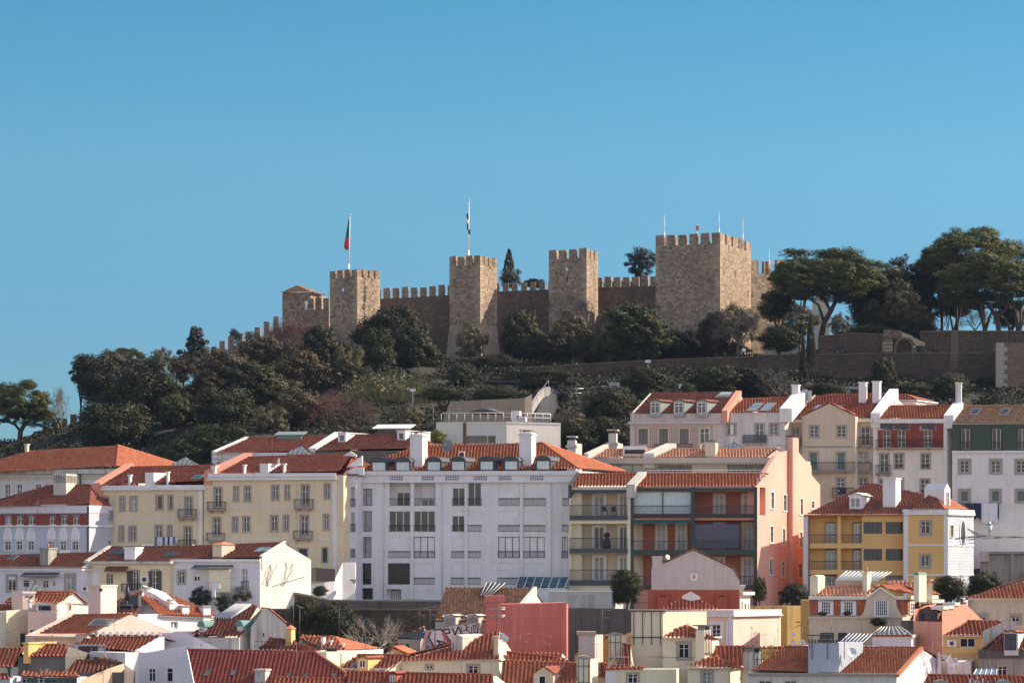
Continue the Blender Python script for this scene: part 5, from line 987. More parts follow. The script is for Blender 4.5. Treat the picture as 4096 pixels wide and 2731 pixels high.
h.rail(885,1275,1042,1352,.7,True,**BL); h.rail(1670,1258,1832,1335,.7,True,**BL); h.band(1348,1354,out=.03)
h.C=E; h.xmid=1370
for a,b in ((945,1008),(1738,1798)): h.win(a,15,b,190,**dr)
for a,b in ((1125,1160),(1220,1275)): h.win(a,12,b,145,**dr)
h.win(1468,5,1518,115,**dr); h.win(1583,5,1613,112,**dr); h.rail(872,150,1030,222,.7,True,**BL); h.rail(1668,135,1825,195,.7,True,**BL); h.C=A; h.xmid=1370
h.chim(1365,915,1445,1022,whole=False,mat='white',cap='none',d=3.2); h.chim(1207,935,1230,1025,mat='white',cap='slab',d=.5); h.chim(1565,905,1585,1015,mat='white',cap='slab',d=.5); h.sky(1785,945,1885,982,'glassteal','zinc')
for x in (1080,1680): m=MB(); a=h.P(x,1400,-.12); c=h.P(x,1130,-.12); m.tube(Vector((a.x,-.12,0)),c,.06,.06,'cream',6); m.build('downpipe',h.root)
h.done()
def cupola(label,C,x0,x1,xp,yt,ye,yb,Y,mat='zinc'):
    a=wpt(C,x0,yb,Y); c=wpt(C,x1,ye,Y); t=wpt(C,xp,yt,Y); o=empty('roof_cupola',a,R(-12),label,'roof lantern'); w=c.x-a.x; z=c.z-a.z; m=MB(); m.box(.25,w-.25,.25,w-.25,-1.5,z,'coppergreen'); m.build('drum',o); m=MB(); pk=Vector((w/2,w/2,t.z-a.z)); q=[Vector((-.1,-.1,z)),Vector((w+.1,-.1,z)),Vector((w+.1,w+.1,z)),Vector((-.1,w+.1,z))]
    for i in range(4):
        m.poly([q[i],q[(i+1)%4],pk],mat)
        for k in range(1,6):
            f=k/6; b=q[i].lerp(q[(i+1)%4],f); s_=1-abs(f-.5)*2; m.tube(b+Vector((0,0,.03)),b.lerp(pk if abs(f-.5)<.01 else q[i if f<.5 else (i+1)%4].lerp(pk,s_*.98),.97)+Vector((0,0,.04)),.035,.035,'slate',4)
    m.poly(q[::-1],mat); m.tube(pk,pk+Vector((0,0,.9)),.05,.02,'iron',5); m.build('pyramid_roof',o)
cupola('green zinc pyramid lantern between two pale yellow houses',A,1600,1830,1708,765,852,885,334)
cupola('pyramid lantern rising behind the white box chimney',B,330,570,440,662,745,805,332)
h=beige('pale yellow apartment house with grey dish and wrought balconies beside white block',A,1918,3232,955,318,9)
h.zt=h.P(2400,945).z
h.C=B; h.slope([(-312,930),(-20,775),(965,742),(835,905)],27,'flat','tilered',anchor=(-312,940)); h.rakepx([(-395,930),(-17,760)],mat='salmon',t=.9,up=.35); 
a=h.onroof(870,762); m=MB(); q=lambda x,y,w: h.P(x,y,w)
w_=h.onroof(1000,850).y; m.prism([q(905,865,w_),q(1055,757,w_),q(1055,850,w_)],(0,.4,0),'white'); m.build('party_wall',h.root); m=MB(); m.prism([q(865,765,a.y),q(945,715,a.y),q(1000,752,a.y),q(1000,765,a.y)],(0,.4,0),'white'); m.build('party_wall',h.root)
h.band(925,960,-395,810,.1,'white',side=False); h.xmid=300; h.band(968,990,-395,815,.35); h.quoin(780,815,y0=995)
for a,b,y0,y1 in ((212,266,1040,1170),(332,368,1038,1168),(708,746,1025,1160)): h.win(a,y0,b,y1,**dr)
h.win(490,1035,553,1218,**dr); h.rail(415,1165,583,1245,.7,True,**BL); h.band(1240,1246,-395,815,.03)
h.C=A; h.win(2020,1060,2082,1240,**dr); h.win(2205,1052,2237,1180,**dr); h.win(2305,1050,2354,1180,**dr); h.rail(1945,1188,2110,1262,.7,True,**BL)
h.win(2010,1342,2070,1500,**dr); h.win(2192,1338,2230,1470,**dr); h.win(2290,1335,2345,1470,**dr); h.C=E; h.rail(1937,68,2098,138,.7,True,**BL)
h.C=B; h.win(200,1325,256,1463,**dr); h.win(320,1322,358,1462,**dr); h.win(698,1312,738,1451,**dr); h.win(480,1320,545,1500,**dr); h.C=Fc; h.rail(405,50,575,122,.7,True,**BL); h.band(128,135,-395,790,.03)
h.win(463,222,537,335,nx=1,ny=1,pane='glassteal',sur='stonetrim',shut=.0,frame='darkgreen'); h.win(685,215,726,345,nx=1,ny=1,frame='darkgreen',pane='glassteal',sur='stonetrim')
h.C=B; h.xmid=300; h.chim(92,830,172,922,whole=False,mat='white',cap='none',d=3.2); h.chim(308,830,330,922,mat='white',cap='slab',d=.5); h.C=A; h.chim(2285,840,2306,935,mat='white',cap='slab',d=.5); h.chim(1992,850,2035,925,mat='white',cap='slab',d=1); h.C=B; dish(h,272,812,36,1.2,'dish',(-.9,-.4,.3))
for x in (430,): m=MB(); c=h.P(x,1015,-.12); m.tube(Vector((c.x,-.12,0)),c,.06,.06,'cream',6); m.build('downpipe',h.root)
h.done()
laundry('row of small blue and white clothes under the yellow house windows',E,108,[(1436,1450,190,'clothwhite'),(1454,1476,196,'clothblue'),(1480,1502,198,'curtainpale'),(1506,1522,188,'clothwhite'),(1528,1552,200,'clothblue'),(1556,1574,196,'clothwhite'),(1578,1592,190,'clothdark'),(1596,1622,180,'clothwhite'),(1626,1648,176,'clothblue'),(1650,1670,160,'clothwhite')],317)
# ---- white apartment block
h=House('white_apartment_block','long white apartment block with loggias and row of blue roof dormers',B,1000,3092,905,318,th=3,k=.45,mat='white')
h.slope([(1030,905),(1180,800),(1500,690),(1660,650),(2752,640),(3092,882)],28,'barrel','tileorange',anchor=(1030,908)); L=h.lastpts; h.hipR(L[4],L[5],'barrel','tileorange'); h.gR=False; h.gL=False
h.C=S1; h.xmid=1850; h.zt=h.P(1850,1884).z; h.band(1884,1900,1424,2315,.25,'white'); h.band(1923,1930,1422,2290,.35,'white')
RX={'b':(1440,1489),'c':(1558,1643),'d':(1657,1742),'e':(1810,1860),'f':(1872,1925),'g':(1996,2081),'h':(2093,2181),'i':(2251,2273)}
RY=[(1929,2022),(2043,2125),(2146,2230),(2251,2336)]
for x in (1560,1685,1782,1896,1994,2121): h.panel(x,1903,x+52,1922,'cobogo',.02,name='vent_lattice')
kinds={'b':'cccg','c':'lwsg','d':'Lwvs','e':'hhss','f':'wsss','g':'ssvs','h':'ssvs','i':'ssvs'}
for k,(x0,x1) in RX.items():
    for r,(y0,y1) in enumerate(RY):
        t=kinds[k][r]; dx=-(r*1.6); a,b=x0+dx,x1+dx; ym=y0+(y1-y0)*.62
        if k in 'bi' and r==0: y0=1953
        if t in 'lL':
            h.log(a,y0,b,y1,1.3); p=h.P(a+ (b-a)*.36,y1,1.3); q=h.P(b-2,y0+14,1.3); window(h.root,h.fr,p.x,q.x,p.z,q.z,1.1,frame='framewhite',nx=2,ny=1,pane='glassdark' if t=='l' else 'glasscurt',shut=.35 if t=='l' else .7); h.rail(a,ym+5,b,y1,0,mat='ironbrown',sp=.14)
        elif t=='s': h.win(a,y0,b,y1,nx=2,ny=1,shut=.985,rec=.2); h.rail(a-1,ym+5,b+1,y1,.03,mat='ironbrown',sp=.14)
        elif t in 'wvh':
            h.win(a,y0,b,y1,nx=3 if (b-a)>60 else 2,ny=1,frame='framewhite' if t!='v' else 'ironbrown',pane='glassblue' if t!='v' else 'shutter',shut=.25 if t=='h' else 0); h.rail(a-1,ym+5,b+1,y1,.03,mat='ironbrown',sp=.14)
        elif t=='c': h.win(a,y0,b,y1,nx=2,ny=1,pane='glasscurt',frame='ironbrown'); h.panel(a,ym,b,y1,'framedark',.02,name='spandrel')
        elif t=='g': h.win(a,y0,b,y1,nx=2,ny=2,pane='glassdark',frame='framedark'); h.rail(a,y0+4,b,y1,.02,mat='iron',sp=.16,th=.035)
h.win(1427,2351,1491,2402,nx=1,ny=1,pane='interior'); h.rail(1427,2351,1491,2402,.03,mat='iron',sp=.2,th=.04); h.log(1546,2355,1604,2402,.8); h.rail(1568,2357,1604,2402,-.6,mat='iron',sp=.2,th=.04); h.win(1646,2362,1731,2402,shut=.97)
for x in (1535,1768,2205): m=MB(); a=h.P(x,2400,-.1); c=h.P(x,1930,-.1); m.tube(Vector((a.x,-.1,a.z)),Vector((a.x,-.1,c.z)),.05,.05,'lav',6); m.build('downpipe',h.root)
for x in (1648,1864,2086): m=MB(); a=h.P(x,2402,-.14); c=h.P(x,1930,-.14); m.box(a.x-.16,a.x+.16,-.14,-.004,a.z,c.z,'white'); m.build('pilaster',h.root)
for i,(a,b) in enumerate(((1155,1270),(1380,1495),(1675,1785),(1903,2013),(2172,2283),(2402,2512),(2702,2812))):
    h.C=B; yb=900-(i*2.5); h.dormer(a-16,815-i*2.2,b+16,yb,'arch','slate','slate',d=3.5,rh=.55,wx=(a,822-i*2.2,b,yb-2),wk=dict(nx=2,ny=1,pane='curtainpale'))
h.chim(1505,528,1655,868,mat='white',cap='vent',d=2.2); h.chim(2532,515,2682,852,mat='white',cap='vent',d=2.2)
a=h.onroof(1990,775); ac=ac_unit(h,1965,715,2018,780,a.y); dish(h,1860,668,58,h.onroof(1868,780).y,'dishdark',(-.35,-.9,.3),mast=1.6)
antenna(h,1725,280,640,h.onroof(1700,655).y,10)
h.C=S1; h.done()
h=House('white_apartment_wing','recessed white side wing joining the apartment block and yellow house',S1,1338,1426,1900,316.5,th=3,k=.3,mat='lav',dep=9); 
for y0,y1 in ((1944,2027),(2048,2126),(2155,2229)): h.win(1402,y0,1421,y1,nx=1,ny=1,shut=.5 if y0>2100 else 0,pane='glasscurt'); h.rail(1402,y0+(y1-y0)*.6,1421,y1,.03,mat='ironbrown')
h.band(1895,1902,out=.2,mat='concdark'); m=MB(); a=h.P(1360,1898,0); c=h.P(1455,1868,0); m.prism([(a.x,0,h.zt),(c.x,0,h.zt),(c.x,0,c.z),(c.x-1,0,c.z)],(0,.5,0),'white'); m.build('raised_parapet',h.root); h.done()
m=House('garden_conservatory','glass lean-to conservatory at the foot of the white apartment block',G,145,618,482,312,th=3,k=.1,mat='white',dep=3.5,cat='conservatory'); h=m
h.zt=h.P(300,600).z; h.slope([(130,595),(185,485),(645,490),(600,600)],38,'flat','tilered',back=False) if False else None
p0=h.P(145,600,0); p1=h.P(605,600,0); q1=h.P(650,488,2.6); q0=h.P(185,484,2.6); mb=MB(); mb.prism([p0,p1,q1,q0],(0,0,.05),'glassteal'); mb.build('glass_roof',h.root); mb=MB()
for i in range(7): f=i/6; mb.tube(p0.lerp(p1,f)+Vector((0,0,.08)),q0.lerp(q1,f)+Vector((0,0,.08)),.045,.045,'framewhite',4)
mb.tube(p0+Vector((0,0,.05)),p1+Vector((0,0,.05)),.08,.08,'framewhite',4); mb.tube(q0,q1,.08,.08,'framewhite',4); mb.build('glazing_bars',h.root); h.done()
# ---- veranda block
h=House('modern_attic','grey modern attic storey with pale tiled roofs above the verandas',Cc,795,2500,782,330,th=3,k=.4,mat='tanfascia',dep=12)
h.slope([(870,775),(1000,700),(1262,698),(1420,690),(1600,690),(2560,690),(2575,640+55),(2480,775)][:0] or [(870,775),(1000,702),(2600,690),(2490,775)],24,'barrel','tilepale'); h.rakepx([(810,778),(1000,690)],mat='greengrey',t=.5,up=.5); h.rakepx([(1400,775),(1610,682)],mat='greengrey',t=1.2,up=.5)
a=h.onroof(1370,750); m=MB(); m.box(a.x-2.6,a.x+.1,a.y-.2,a.y+3,a.z-.2,a.z+1.0,'white'); m.box(a.x-2.4,a.x-.1,a.y-.22,a.y,a.z+.1,a.z+.6,'interior'); m.build('roof_light_box',h.roof)
h.band(778,830,out=.9,mat='tanfascia'); h.log(870,845,1480,915,.5,'tanfascia')
h.win(870,842,1375,912,w=.3,hole=False,nx=4,ny=1,frame='slate',pane='glasssky'); h.win(1490,845,1805,912,nx=3,ny=1,frame='slate',pane='glassgrey'); h.win(2140,842,2500,912,nx=2,ny=1,frame='slate',pane='glassgrey'); h.rail(1370,888,2480,915,1.4,mat='polewhite',sp=.5,th=.04)
h.rail(740,825,1395,912,2.2,mat='glasssky',sp=2.5) 
h.chim(1930,598,2055,770,mat='sand',cap='tile',d=1.8,capmat='ironbrown'); h.chim(1855,650,1890,700,mat='sand',cap='slab',d=.6)
h.C=D; a=h.P(170,640,3); h.C=Cc; h.done()
cupola('glass pyramid skylight beside the beige attic chimney',Cc,2085,2290,2200,632,692,720,338,'glasssky')
h=House('veranda_apartment_house','beige apartment house with stacked verandas and green slabs',Cc,650,1226,1052,314,th=3,k=.45,mat='cream')
h.slope([(668,1048),(738,930),(1335,928),(1218,1046)],30,'barrel','tileorange',back=False); h.ridge=(h.ridge[0],h.zt+.3); h.dep=12; h.rakepx([(655,1050),(735,930)],mat='slate',t=.3,up=.2); h.rakepx([(1228,1048),(1340,928)],mat='oldwhite',t=.9,up=.25)
h.band(1050,1076,out=.12,mat='greengrey'); h.band(1078,1106,665,1195,.1,'slate')
fl=[(1100,1322,1362),(1396,1632,1675),(1680,1930,1975)]
for i,(y0,y1,y2) in enumerate(fl):
    h.log(665,y0,1196,y1,2.4,'sand'); h.band(y1,y2,655,1200,.25,'slate',side=False,name='veranda_slab'); h.rail(658,y1-103,1196,y1,.2,mat='darkgreen',sp=.16)
    for a,b in ((885,980),(1125,1196)): p=h.P(a,y1,2.4); q=h.P(b,y0+30,2.4); window(h.root,h.fr,p.x,q.x,p.z,q.z,2.3,rec=-.06,sur='white',sw=.25,nx=2,ny=1,pane='glasscurt' if i!=1 else 'glassblue')
    m=MB(); p=h.P(670,y1,.5); q=h.P(770,y0,.5)
    for k in range(22): z=p.z+(q.z-p.z)*k/22; m.box(p.x,q.x,.5,.54,z,z+.09,'cream')
    m.build('slatted_blind',h.root)
h.done()
def chair(label,C,x,y,Y,s=1,mat='ironbrown'):
    f=wpt(C,x,y,Y); o=empty('folding_chair',f,.3,label,'chair'); 
    for n_,bx in (('seat',(-.25,.25,-.25,.25,.42,.47)),('backrest',(-.25,.25,.2,.26,.5,1.0))): m=MB(); m.box(*bx,mat); m.build(n_,o)
    for a in (-.22,.22): m=MB(); m.tube((a,-.28,0),(a,.25,.9),.02,.02,mat,4); m.tube((a,.28,0),(a,-.25,.45),.02,.02,mat,4); m.build('leg',o)
chair('left of the two folding chairs on the top beige veranda',Cc,985,1318,314.8); chair('right of the two folding chairs on the top beige veranda',Cc,1075,1318,314.8)
f=wpt(G,1005,218,314.7); o=empty('covered_barbecue',f,0,'black covered barbecue standing on the middle beige veranda','barbecue'); m=MB(); m.tube((0,0,0),(0,0,.9),.42,.38,'iron',10); m.tube((0,0,.9),(0,0,1.25),.38,.12,'iron',10); m.tube((0,0,1.25),(0,0,1.5),.3,.34,'iron',10); m.tube((0,0,1.5),(0,0,1.75),.34,.2,'iron',10); m.build('cover',o)
h=House('pink_veranda_house','salmon veranda house with green steel galleries and curtained bay',Cc,1240,2412,1052,314,th=3,k=.45,mat='salmonshade',dep=20); h.smat='pink'
h.slope([(1242,1050),(1338,930),(2505,928),(2410,1044)],30,'barrel','tileorange',back=False); h.ridge=None
h.band(1062,1092,out=.2,mat='darkgreen',side=False)
fl=[(1095,1306,1340),(1362,1645,1690),(1690,1975,2010)]
for i,(y0,y1,y2) in enumerate(fl):
    h.log(1262,y0,2395,y1,2.6,'salmonshade'); h.band(y1,y2,1245,2405,.25,'darkgreen' if i else 'ironbrown',side=False,name='gallery_slab'); h.rail(1250,y1-82 if i<1 else y1-90,2400,y1,.2,mat='darkgreen',sp=.18)
    for j,(a,b) in enumerate(((1475,1560),(1665,1745),(2020,2105),(2285,2370))):
        if i==0 and j<2: continue
        p=h.P(a,y1,2.6); q=h.P(b,y0+30,2.6); window(h.root,h.fr,p.x,q.x,p.z,q.z,2.5,rec=-.06,sur='sand',sw=.22,nx=2,ny=2,pane='glasscurt')
    h.panel(1262,y0+2,1290,y1,'darkgreen',.0,name='jamb') if False else None
for x in (1240,1815,2405): m=MB(); a=h.P(x,1052,-.3); m.box(a.x-.18,a.x+.18,-.3,-.05,0,a.z,'darkgreen'); m.build('steel_post',h.root)
m=MB(); a=h.P(1255,1306,.15); c=h.P(1800,1098,.15); n=60
for i in range(n):
    u0=a.x+(c.x-a.x)*i/n; u1=a.x+(c.x-a.x)*(i+1)/n; f=lambda k:.15+.06*(k%2); m.poly([(u0,f(i),a.z),(u1,f(i+1),a.z),(u1,f(i+1),c.z),(u0,f(i),c.z)],'curtainpale')
m.build('curtain',h.root); m=MB(); 
for x in (1255,1530,1800): p=h.P(x,1306,.1); m.box(p.x-.05,p.x+.05,.05,.12,p.z,c.z,'darkgreen')
m.build('curtain_frame',h.root)
m=MB(); a=h.P(1255,1395,-.1); c=h.P(1790,1365,-.1); m.prism([(a.x,-.9,a.z),(a.x,.1,c.z),(a.x,.1,c.z+.1),(a.x,-.9,a.z+.1)],(c.x-a.x,0,0),'awning'); m.build('awning',h.root)
h.C=G; a=h.P(1830,215,.3); c=h.P(2250,-10,.3); window(h.root,h.fr,a.x,c.x,a.z,c.z,.2,frame='framecobalt',nx=10,ny=1,pane='glassblue',t=.05); m=MB()
for k in range(1,6): z=a.z+(c.z-a.z)*k/6; m.box(a.x,c.x,.33,.36,z-.025,z+.025,'framecobalt')
m.build('glazing_bars',h.root); h.C=D
# stepped gable of the sunlit side wall
sp=[h.SD(*p) for p in ((45,958),(222,692),(330,640),(372,605),(490,752),(526,775),(530,858),(602,942))]; base=[Vector((h.L,0,h.zt))]; far=sp[-1].copy(); D_=((far-h.frs[0]).dot(h.sv)); h.dep=(D_)/h.sl
m=MB(); lo=[Vector((p.x,p.y,h.zt)) for p in (sp[-1],sp[0])]; off=-h.frs[2]*.004; zt=h.zt
poly=[Vector((h.L,0,zt)),*sp,Vector((sp[-1].x,sp[-1].y,zt))]; 
poly=[sp[0]]+sp[1:]
m=MB(); zl=min(sp[0].z,sp[-1].z)-.0
h.zt_side=zl; m.prism([Vector((p.x,p.y,zl)) for p in (sp[0],)]+sp[::1]+[Vector((sp[-1].x,sp[-1].y,zl))],h.frs[2]*.5,'pink'); m.build('stepped_gable',h.root)
h.hs.append((0.9,2.6,h.S(100,1200)[1],h.S(100,960)[1],1.5,'salmon'))
sw_=dict(side=True,nx=2,ny=2,sur='whitewarm',rec=.1)
for a,b,c,d in ((178,1005,205,1145),(285,1028,312,1163),(370,1048,388,1183),(428,1062,455,1195),(523,1082,552,1143)): h.win(a,b,c,d,**sw_)
h.C=H
for a,b,c,d in ((172,10,198,148),(278,32,302,163),(365,48,382,178),(425,60,448,188),(168,290,193,423),(273,308,300,440),(362,322,380,440),(418,328,445,450)): h.win(a,b,c,d,**sw_)
h.C=D; m=MB(); a=h.S(328,1280)[0]; b=h.S(378,1280)[0]; zt=h.S(352,532)[1]; m.fbox(h.frs,a,b,-.55,.01,0,zt,'pink'); m.fbox(h.frs,a-.1,b+.1,-.65,.3,zt,zt+.12,'iron'); m.build('flue_pier',h.root)
h.C=Cc; zsv=h.zt; 
# body
mb=MB(); grid_wall(mb,h.fr,0,h.L,0,h.zt,h.hf,'salmon'); grid_wall(mb,h.frs,0,h.sl*h.dep,0,zl,h.hs,'pink'); b1=Vector((h.L+h.k*h.dep,h.dep,0)); mb.poly([b1,Vector((h.k*h.dep,h.dep,0)),Vector((h.k*h.dep,h.dep,zl)),b1+Vector((0,0,zl))],'pink'); mb.poly([(h.k*4,4,h.zt),(h.L+h.k*4,4,h.zt),(h.L+h.k*h.dep,h.dep,zl),(h.k*h.dep,h.dep,zl)],'tanfascia'); mb.build('wall',h.root)
# ---- yellow corner house
h=House('yellow_corner_house','bright yellow house with balconies and hipped roof',D,462,1322,1202,316,th=1,k=.35,mat='mustard')
L=h.slope([(465,1200),(1010,930),(1142,948),(1480,1015),(1690,1080),(1690,1200)],28,'flat','tiledark',anchor=(490,1200),back=False); h.dep=11; h.ridge=None
h.band(1196,1206,out=.3,mat='terracotta',side=False)
h.C=H; z=lambda y:y
cols=((502,752),(780,962)); bw=((975,1135),(1165,1312))
def dy(y): return y  # H rows
for (y0,y1) in ((-92,153),(197,380),(420,600)):
    yy0=y0+8 if y0<0 else y0
    for a,b in cols:
        h.log(a,yy0,b,y1,1.4); m_=(b-a); p=h.P(a+m_*.62,y1,1.4); q=h.P(b-8,yy0+(70 if y0<0 else 18),1.4)
        window(h.root,h.fr,p.x,q.x,p.z,q.z,1.3,nx=2,ny=3,sur='stonetrim',rec=-.05,pane='glasssky'); h.rail(a,y1-75,b,y1,.0,mat='ironbrown',sp=.16)
    for a,b in bw:
        if y0<0: h.win(a,-28,b,72,nx=4,ny=3,frame='frameblue',pane='glassblue',t=.05)
        elif y0<400: h.win(a,202,b,302,nx=4,ny=3,frame='frameblue',pane='glassblue',t=.05)
        else: h.win(a,430,b,470,nx=4,ny=3,frame='frameblue',pane='glasscurt',t=.05)
h.quoin(458,500,'lav',.08); m=MB(); p=h.P(506,100,-.12); m.tube(Vector((p.x,-.12,0)),Vector((p.x,-.12,h.zt)),.07,.07,'framebrown',6); m.build('downpipe',h.root)
h.C=D; h.dormer(852,1040,968,1152,'gable','white','white',d=4,pitch=24,wx=(862,1052,945,1135),wk=dict(nx=2,ny=1,frame='framewhite',pane='glasscurt',sur='stonetrim',sw=.06)); h.chim(1140,880,1250,1135,whole=False,mat='white',cap='slab',d=1.5); h.done()
h=House('yellow_corner_bay','yellow corner bay with white strips and patterned tile side wall',D,1318,1698,1178,314.5,th=1,k=.75,mat='mustard',dep=4.6,cat='house'); h.smat='azulejo'
h.band(1170,1198,out=.2); L=h.slope([(1372,1158),(1562,1005),(1668,1150)],34,'flat','tiledark',back=False,anchor=(1372,1158)); bk=Vector((L[2].x+.75*4.5,4.6,L[2].z)); h.tri([L[2],bk,L[1]+Vector((.9,1.2,0)),L[1]],'flat','tileorange',[(L[2],L[1])]); h.ridge=None  # one roof: orange tiles paint the sunlit slope, dark tiles the shaded front
m=MB(); m.box(-.1,h.L+.1,-.1,.3,h.zt,h.zt+.35,'white'); m.fbox(h.frs,0,h.sl*4.6,-.12,.3,h.zt,h.zt+.35,'white'); m.build('parapet',h.root)
h.quoin(1318,1358); h.quoin(1662,1698); h.win(1472,1255,1545,1345+15,nx=2,ny=2,sur='stonetrim',sw=.22); h.C=H; h.xmid=1500; h.win(1470,258,1540,352,nx=2,ny=1,sur='stonetrim',sw=.22); h.band(163,177,out=.06); h.band(420,432,out=.06)
h.win(1722,0,1745,98,side=True,sur='cream',nx=2,ny=2,sw=.1); m=MB(); u,z_=h.S(1826,62); p=h.frs[0]+h.frs[1]*u+Vector((0,0,z_)); 
pts=[p-h.frs[2]*.06+h.frs[1]*.75*math.cos(i*math.pi/8)+Vector((0,0,1.6*math.sin(i*math.pi/8))) for i in range(16)]; m.prism(pts,h.frs[2]*.05,'white'); pts=[p-h.frs[2]*.075+h.frs[1]*.5*math.cos(i*math.pi/8)+Vector((0,0,1.3*math.sin(i*math.pi/8))) for i in range(16)]; m.prism(pts,h.frs[2]*.05,'glassgrey'); m.build('oval_window',h.root)
h.C=D; a=h.S(1725,1160); m=MB(); o=h.frs[0]+h.frs[1]*(a[0])+h.frs[2]*.8; zz=h.zt; p=h.S(1745,1050); w_=1.3; q=h.frs[1]; n=h.frs[2]
m.fbox((o,q,n),0,w_,0,2.5,zz-.2,zz+2.6,'white'); m.prism([o+Vector((0,0,zz+2.6)),o+q*w_+Vector((0,0,zz+2.6)),o+q*w_*.5+Vector((0,0,zz+3.2))],n*2.5,'white'); d_=m.build('dormer',h.root); window(d_,(o,q,n),.3,1.0,zz+.3,zz+2.3,0,rec=-.05,flat=True)
h.done()
f=wpt(H,1872,105,312); o=empty('wall_street_lamp',f,0,'ornate bracket lamp on corner of the yellow house','street lamp'); m=MB(); m.tube((0,0,0),(2.2,-.4,.2),.05,.04,'iron',6); m.tube((0,0,-.4),(1.2,-.2,.05),.03,.03,'iron',5); m.tube((2.2,-.4,.2),(2.2,-.4,.6),.04,.04,'iron',6); m.build('bracket',o); m=MB(); m.tube((2.2,-.4,.6),(2.2,-.4,1.35),.2,.38,'curtainpale',6); m.tube((2.2,-.4,1.35),(2.2,-.4,1.75),.42,.08,'metal',6); m.build('lantern',o)
o=empty('overhead_cable',wpt(H,1868,30,316),0,'bundle of black cables sagging from the yellow house to the right','cable'); b=o.location.copy(); m=MB()
for k,(pp) in enumerate((((1868,30),(1980,80),(2100,98),(2250,95),(2400,105)),((1868,34),(1990,98),(2110,110),(2260,100),(2400,112)),((1900,60),(2000,118),(2120,102),(2240,108),(2400,96)))):
    q=[wpt(H,x,y,316+i*4)-b for i,(x,y) in enumerate(pp)]
    for i in range(len(q)-1): m.tube(q[i],q[i+1],.04,.04,'wire',4)
m.build('cables',o)
# ------------------------------------------------------------------ lower middle row
h=House('terrace_house','whitish terrace house with lean-to and stone framed windows',E,-200,770,398,301,th=10,k=.55,mat='lav')
h.slope([(-200,400),(-60,290),(925,262),(768,388)],27,'fine','tiledark'); h.band(388,400,out=.25,mat='stonetrim'); h.band(405,425,out=.15)
h.win(75,478,145,612,sur='stonetrim',sw=.25,shut=.25); h.win(625,470,697,610,sur='stonetrim',sw=.25,pane='glasscurt'); h.win(215,512,275,582,nx=1); h.win(400,515,455,590,nx=2); h.win(497,525,517,572,nx=1)
m=MB(); a=h.P(190,475,-1.2); c=h.P(525,465,-1.2); m.prism([(a.x,-1.2,a.z-.1),(a.x,0,a.z+.3),(a.x,0,a.z+.36),(a.x,-1.2,a.z-.04)],(c.x-a.x,0,0),'slate'); m.build('canopy',h.root)
h.chim(375,212,478,380,mat='concrete',cap='slab',d=1.8,pots=1); h.sky(55,292,135,325,'glassblue','zinc'); h.sky(255,290,320,308,'glassdark','slate'); a=h.onroof(590,300); m=MB(); m.prism([h.P(515,300,a.y),h.P(580,318,a.y),h.P(660,240,a.y+2),h.P(590,240,a.y+2)],(0,0,.1),'zinc'); m.build('glass_lantern',h.roof); h.done(); ac_unit(h,768,572,826,620)
h=House('terrace_house','yellow terrace house with open dark shutters',E,788,1600,360,300,th=9,k=.55,mat='beige')
h.slope([(820,352),(1035,208),(2010,200),(1600,335)],26,'fine','tiledark',anchor=(820,352)); h.rakepx([(812,350),(1032,208)],mat='oldwhite',t=.4,up=.2); h.band(338,362,out=.3,mat='oldwhite'); h.quoin(765,790)
h.win(863,432,927,556,nx=1,ny=1,pane='framewhite',sur='white',sw=.1); h.win(1010,460,1058,548,sur='framedark',sw=.05); 
for a,b,c,d in ((1250,430,1302,612),(1432,425,1488,605)):
    h.win(a,b,c,d,nx=2,ny=3,sur='stonetrim')
for a,b in ((1195,1250),(1398,1432),(1488,1520)): h.panel(a,428,b,612,'framedark',.06,name='shutter')
h.rail(1140,548,1310,614,.5,True,mat='iron'); m=MB(); a=h.P(980,425,-.8); c=h.P(1185,412,-.8); m.prism([(a.x,-.8,a.z-.1),(a.x,0,a.z+.35),(a.x,0,a.z+.45),(a.x,-.8,a.z)],(c.x-a.x,0,0),'tiledark'); m.build('canopy',h.root)
ac_unit(h,1320,477,1395,540); h.chim(1170,203,1298,328,mat='white',cap='slab',d=1.8); h.sky(1005,218,1090,278,'solar','slate'); h.sky(1095,218,1180,278,'solar','slate'); h.sky(1505,262,1590,300,'glassblue','slate'); h.sky(1575,262,1650,295,'glassblue','slate'); a=h.onroof(1370,215); m=MB(); m.prism([h.P(1310,215,a.y),h.P(1390,235,a.y),h.P(1440,180,a.y+1.5),h.P(1350,182,a.y+1.5)],(0,0,.1),'zinc'); m.build('glass_lantern',h.roof)
h.win(978,645,1058,680,nx=2,ny=1); h.done()
h=House('terrace_house','white terrace house with pale sunlit gable and climbing stems',E,1600,2446,322,299,th=9,k=.62,mat='lav'); h.smat='whitewarm'
h.slope([(1600,322),(1800,200),(2680,166),(2450,305)],27,'fine','tiledark',anchor=(1600,325)); h.rakepx([(2455,302),(2680,166)],mat='whitewarm',t=.3,up=.2); h.band(318,342,out=.22,side=False); h.win(1680,432,1735,545,sur='stonetrim',sw=.2); h.win(1825,452,1880,525,shut=.4,sur='white',sw=.06); h.win(2040,440,2086,522,sur='stonetrim'); h.win(2275,405,2330,600,nx=2,ny=3); h.rail(2268,525,2336,602,.1); h.win(2075,688,2127,752,nx=2); 
m=MB(); a=h.P(1795,403,-1.3); c=h.P(2165,392,-1.3); m.prism([(a.x,-1.3,a.z-.1),(a.x,0,a.z+.25),(a.x,0,a.z+.32),(a.x,-1.3,a.z-.03)],(c.x-a.x,0,0),'slate'); m.build('canopy',h.root); m=MB(); a=h.P(1965,628,-1); c=h.P(2160,395,-1); m.box(a.x,c.x,-1.0,-.003,a.z,c.z,'cream'); m.build('projecting_bay',h.root)
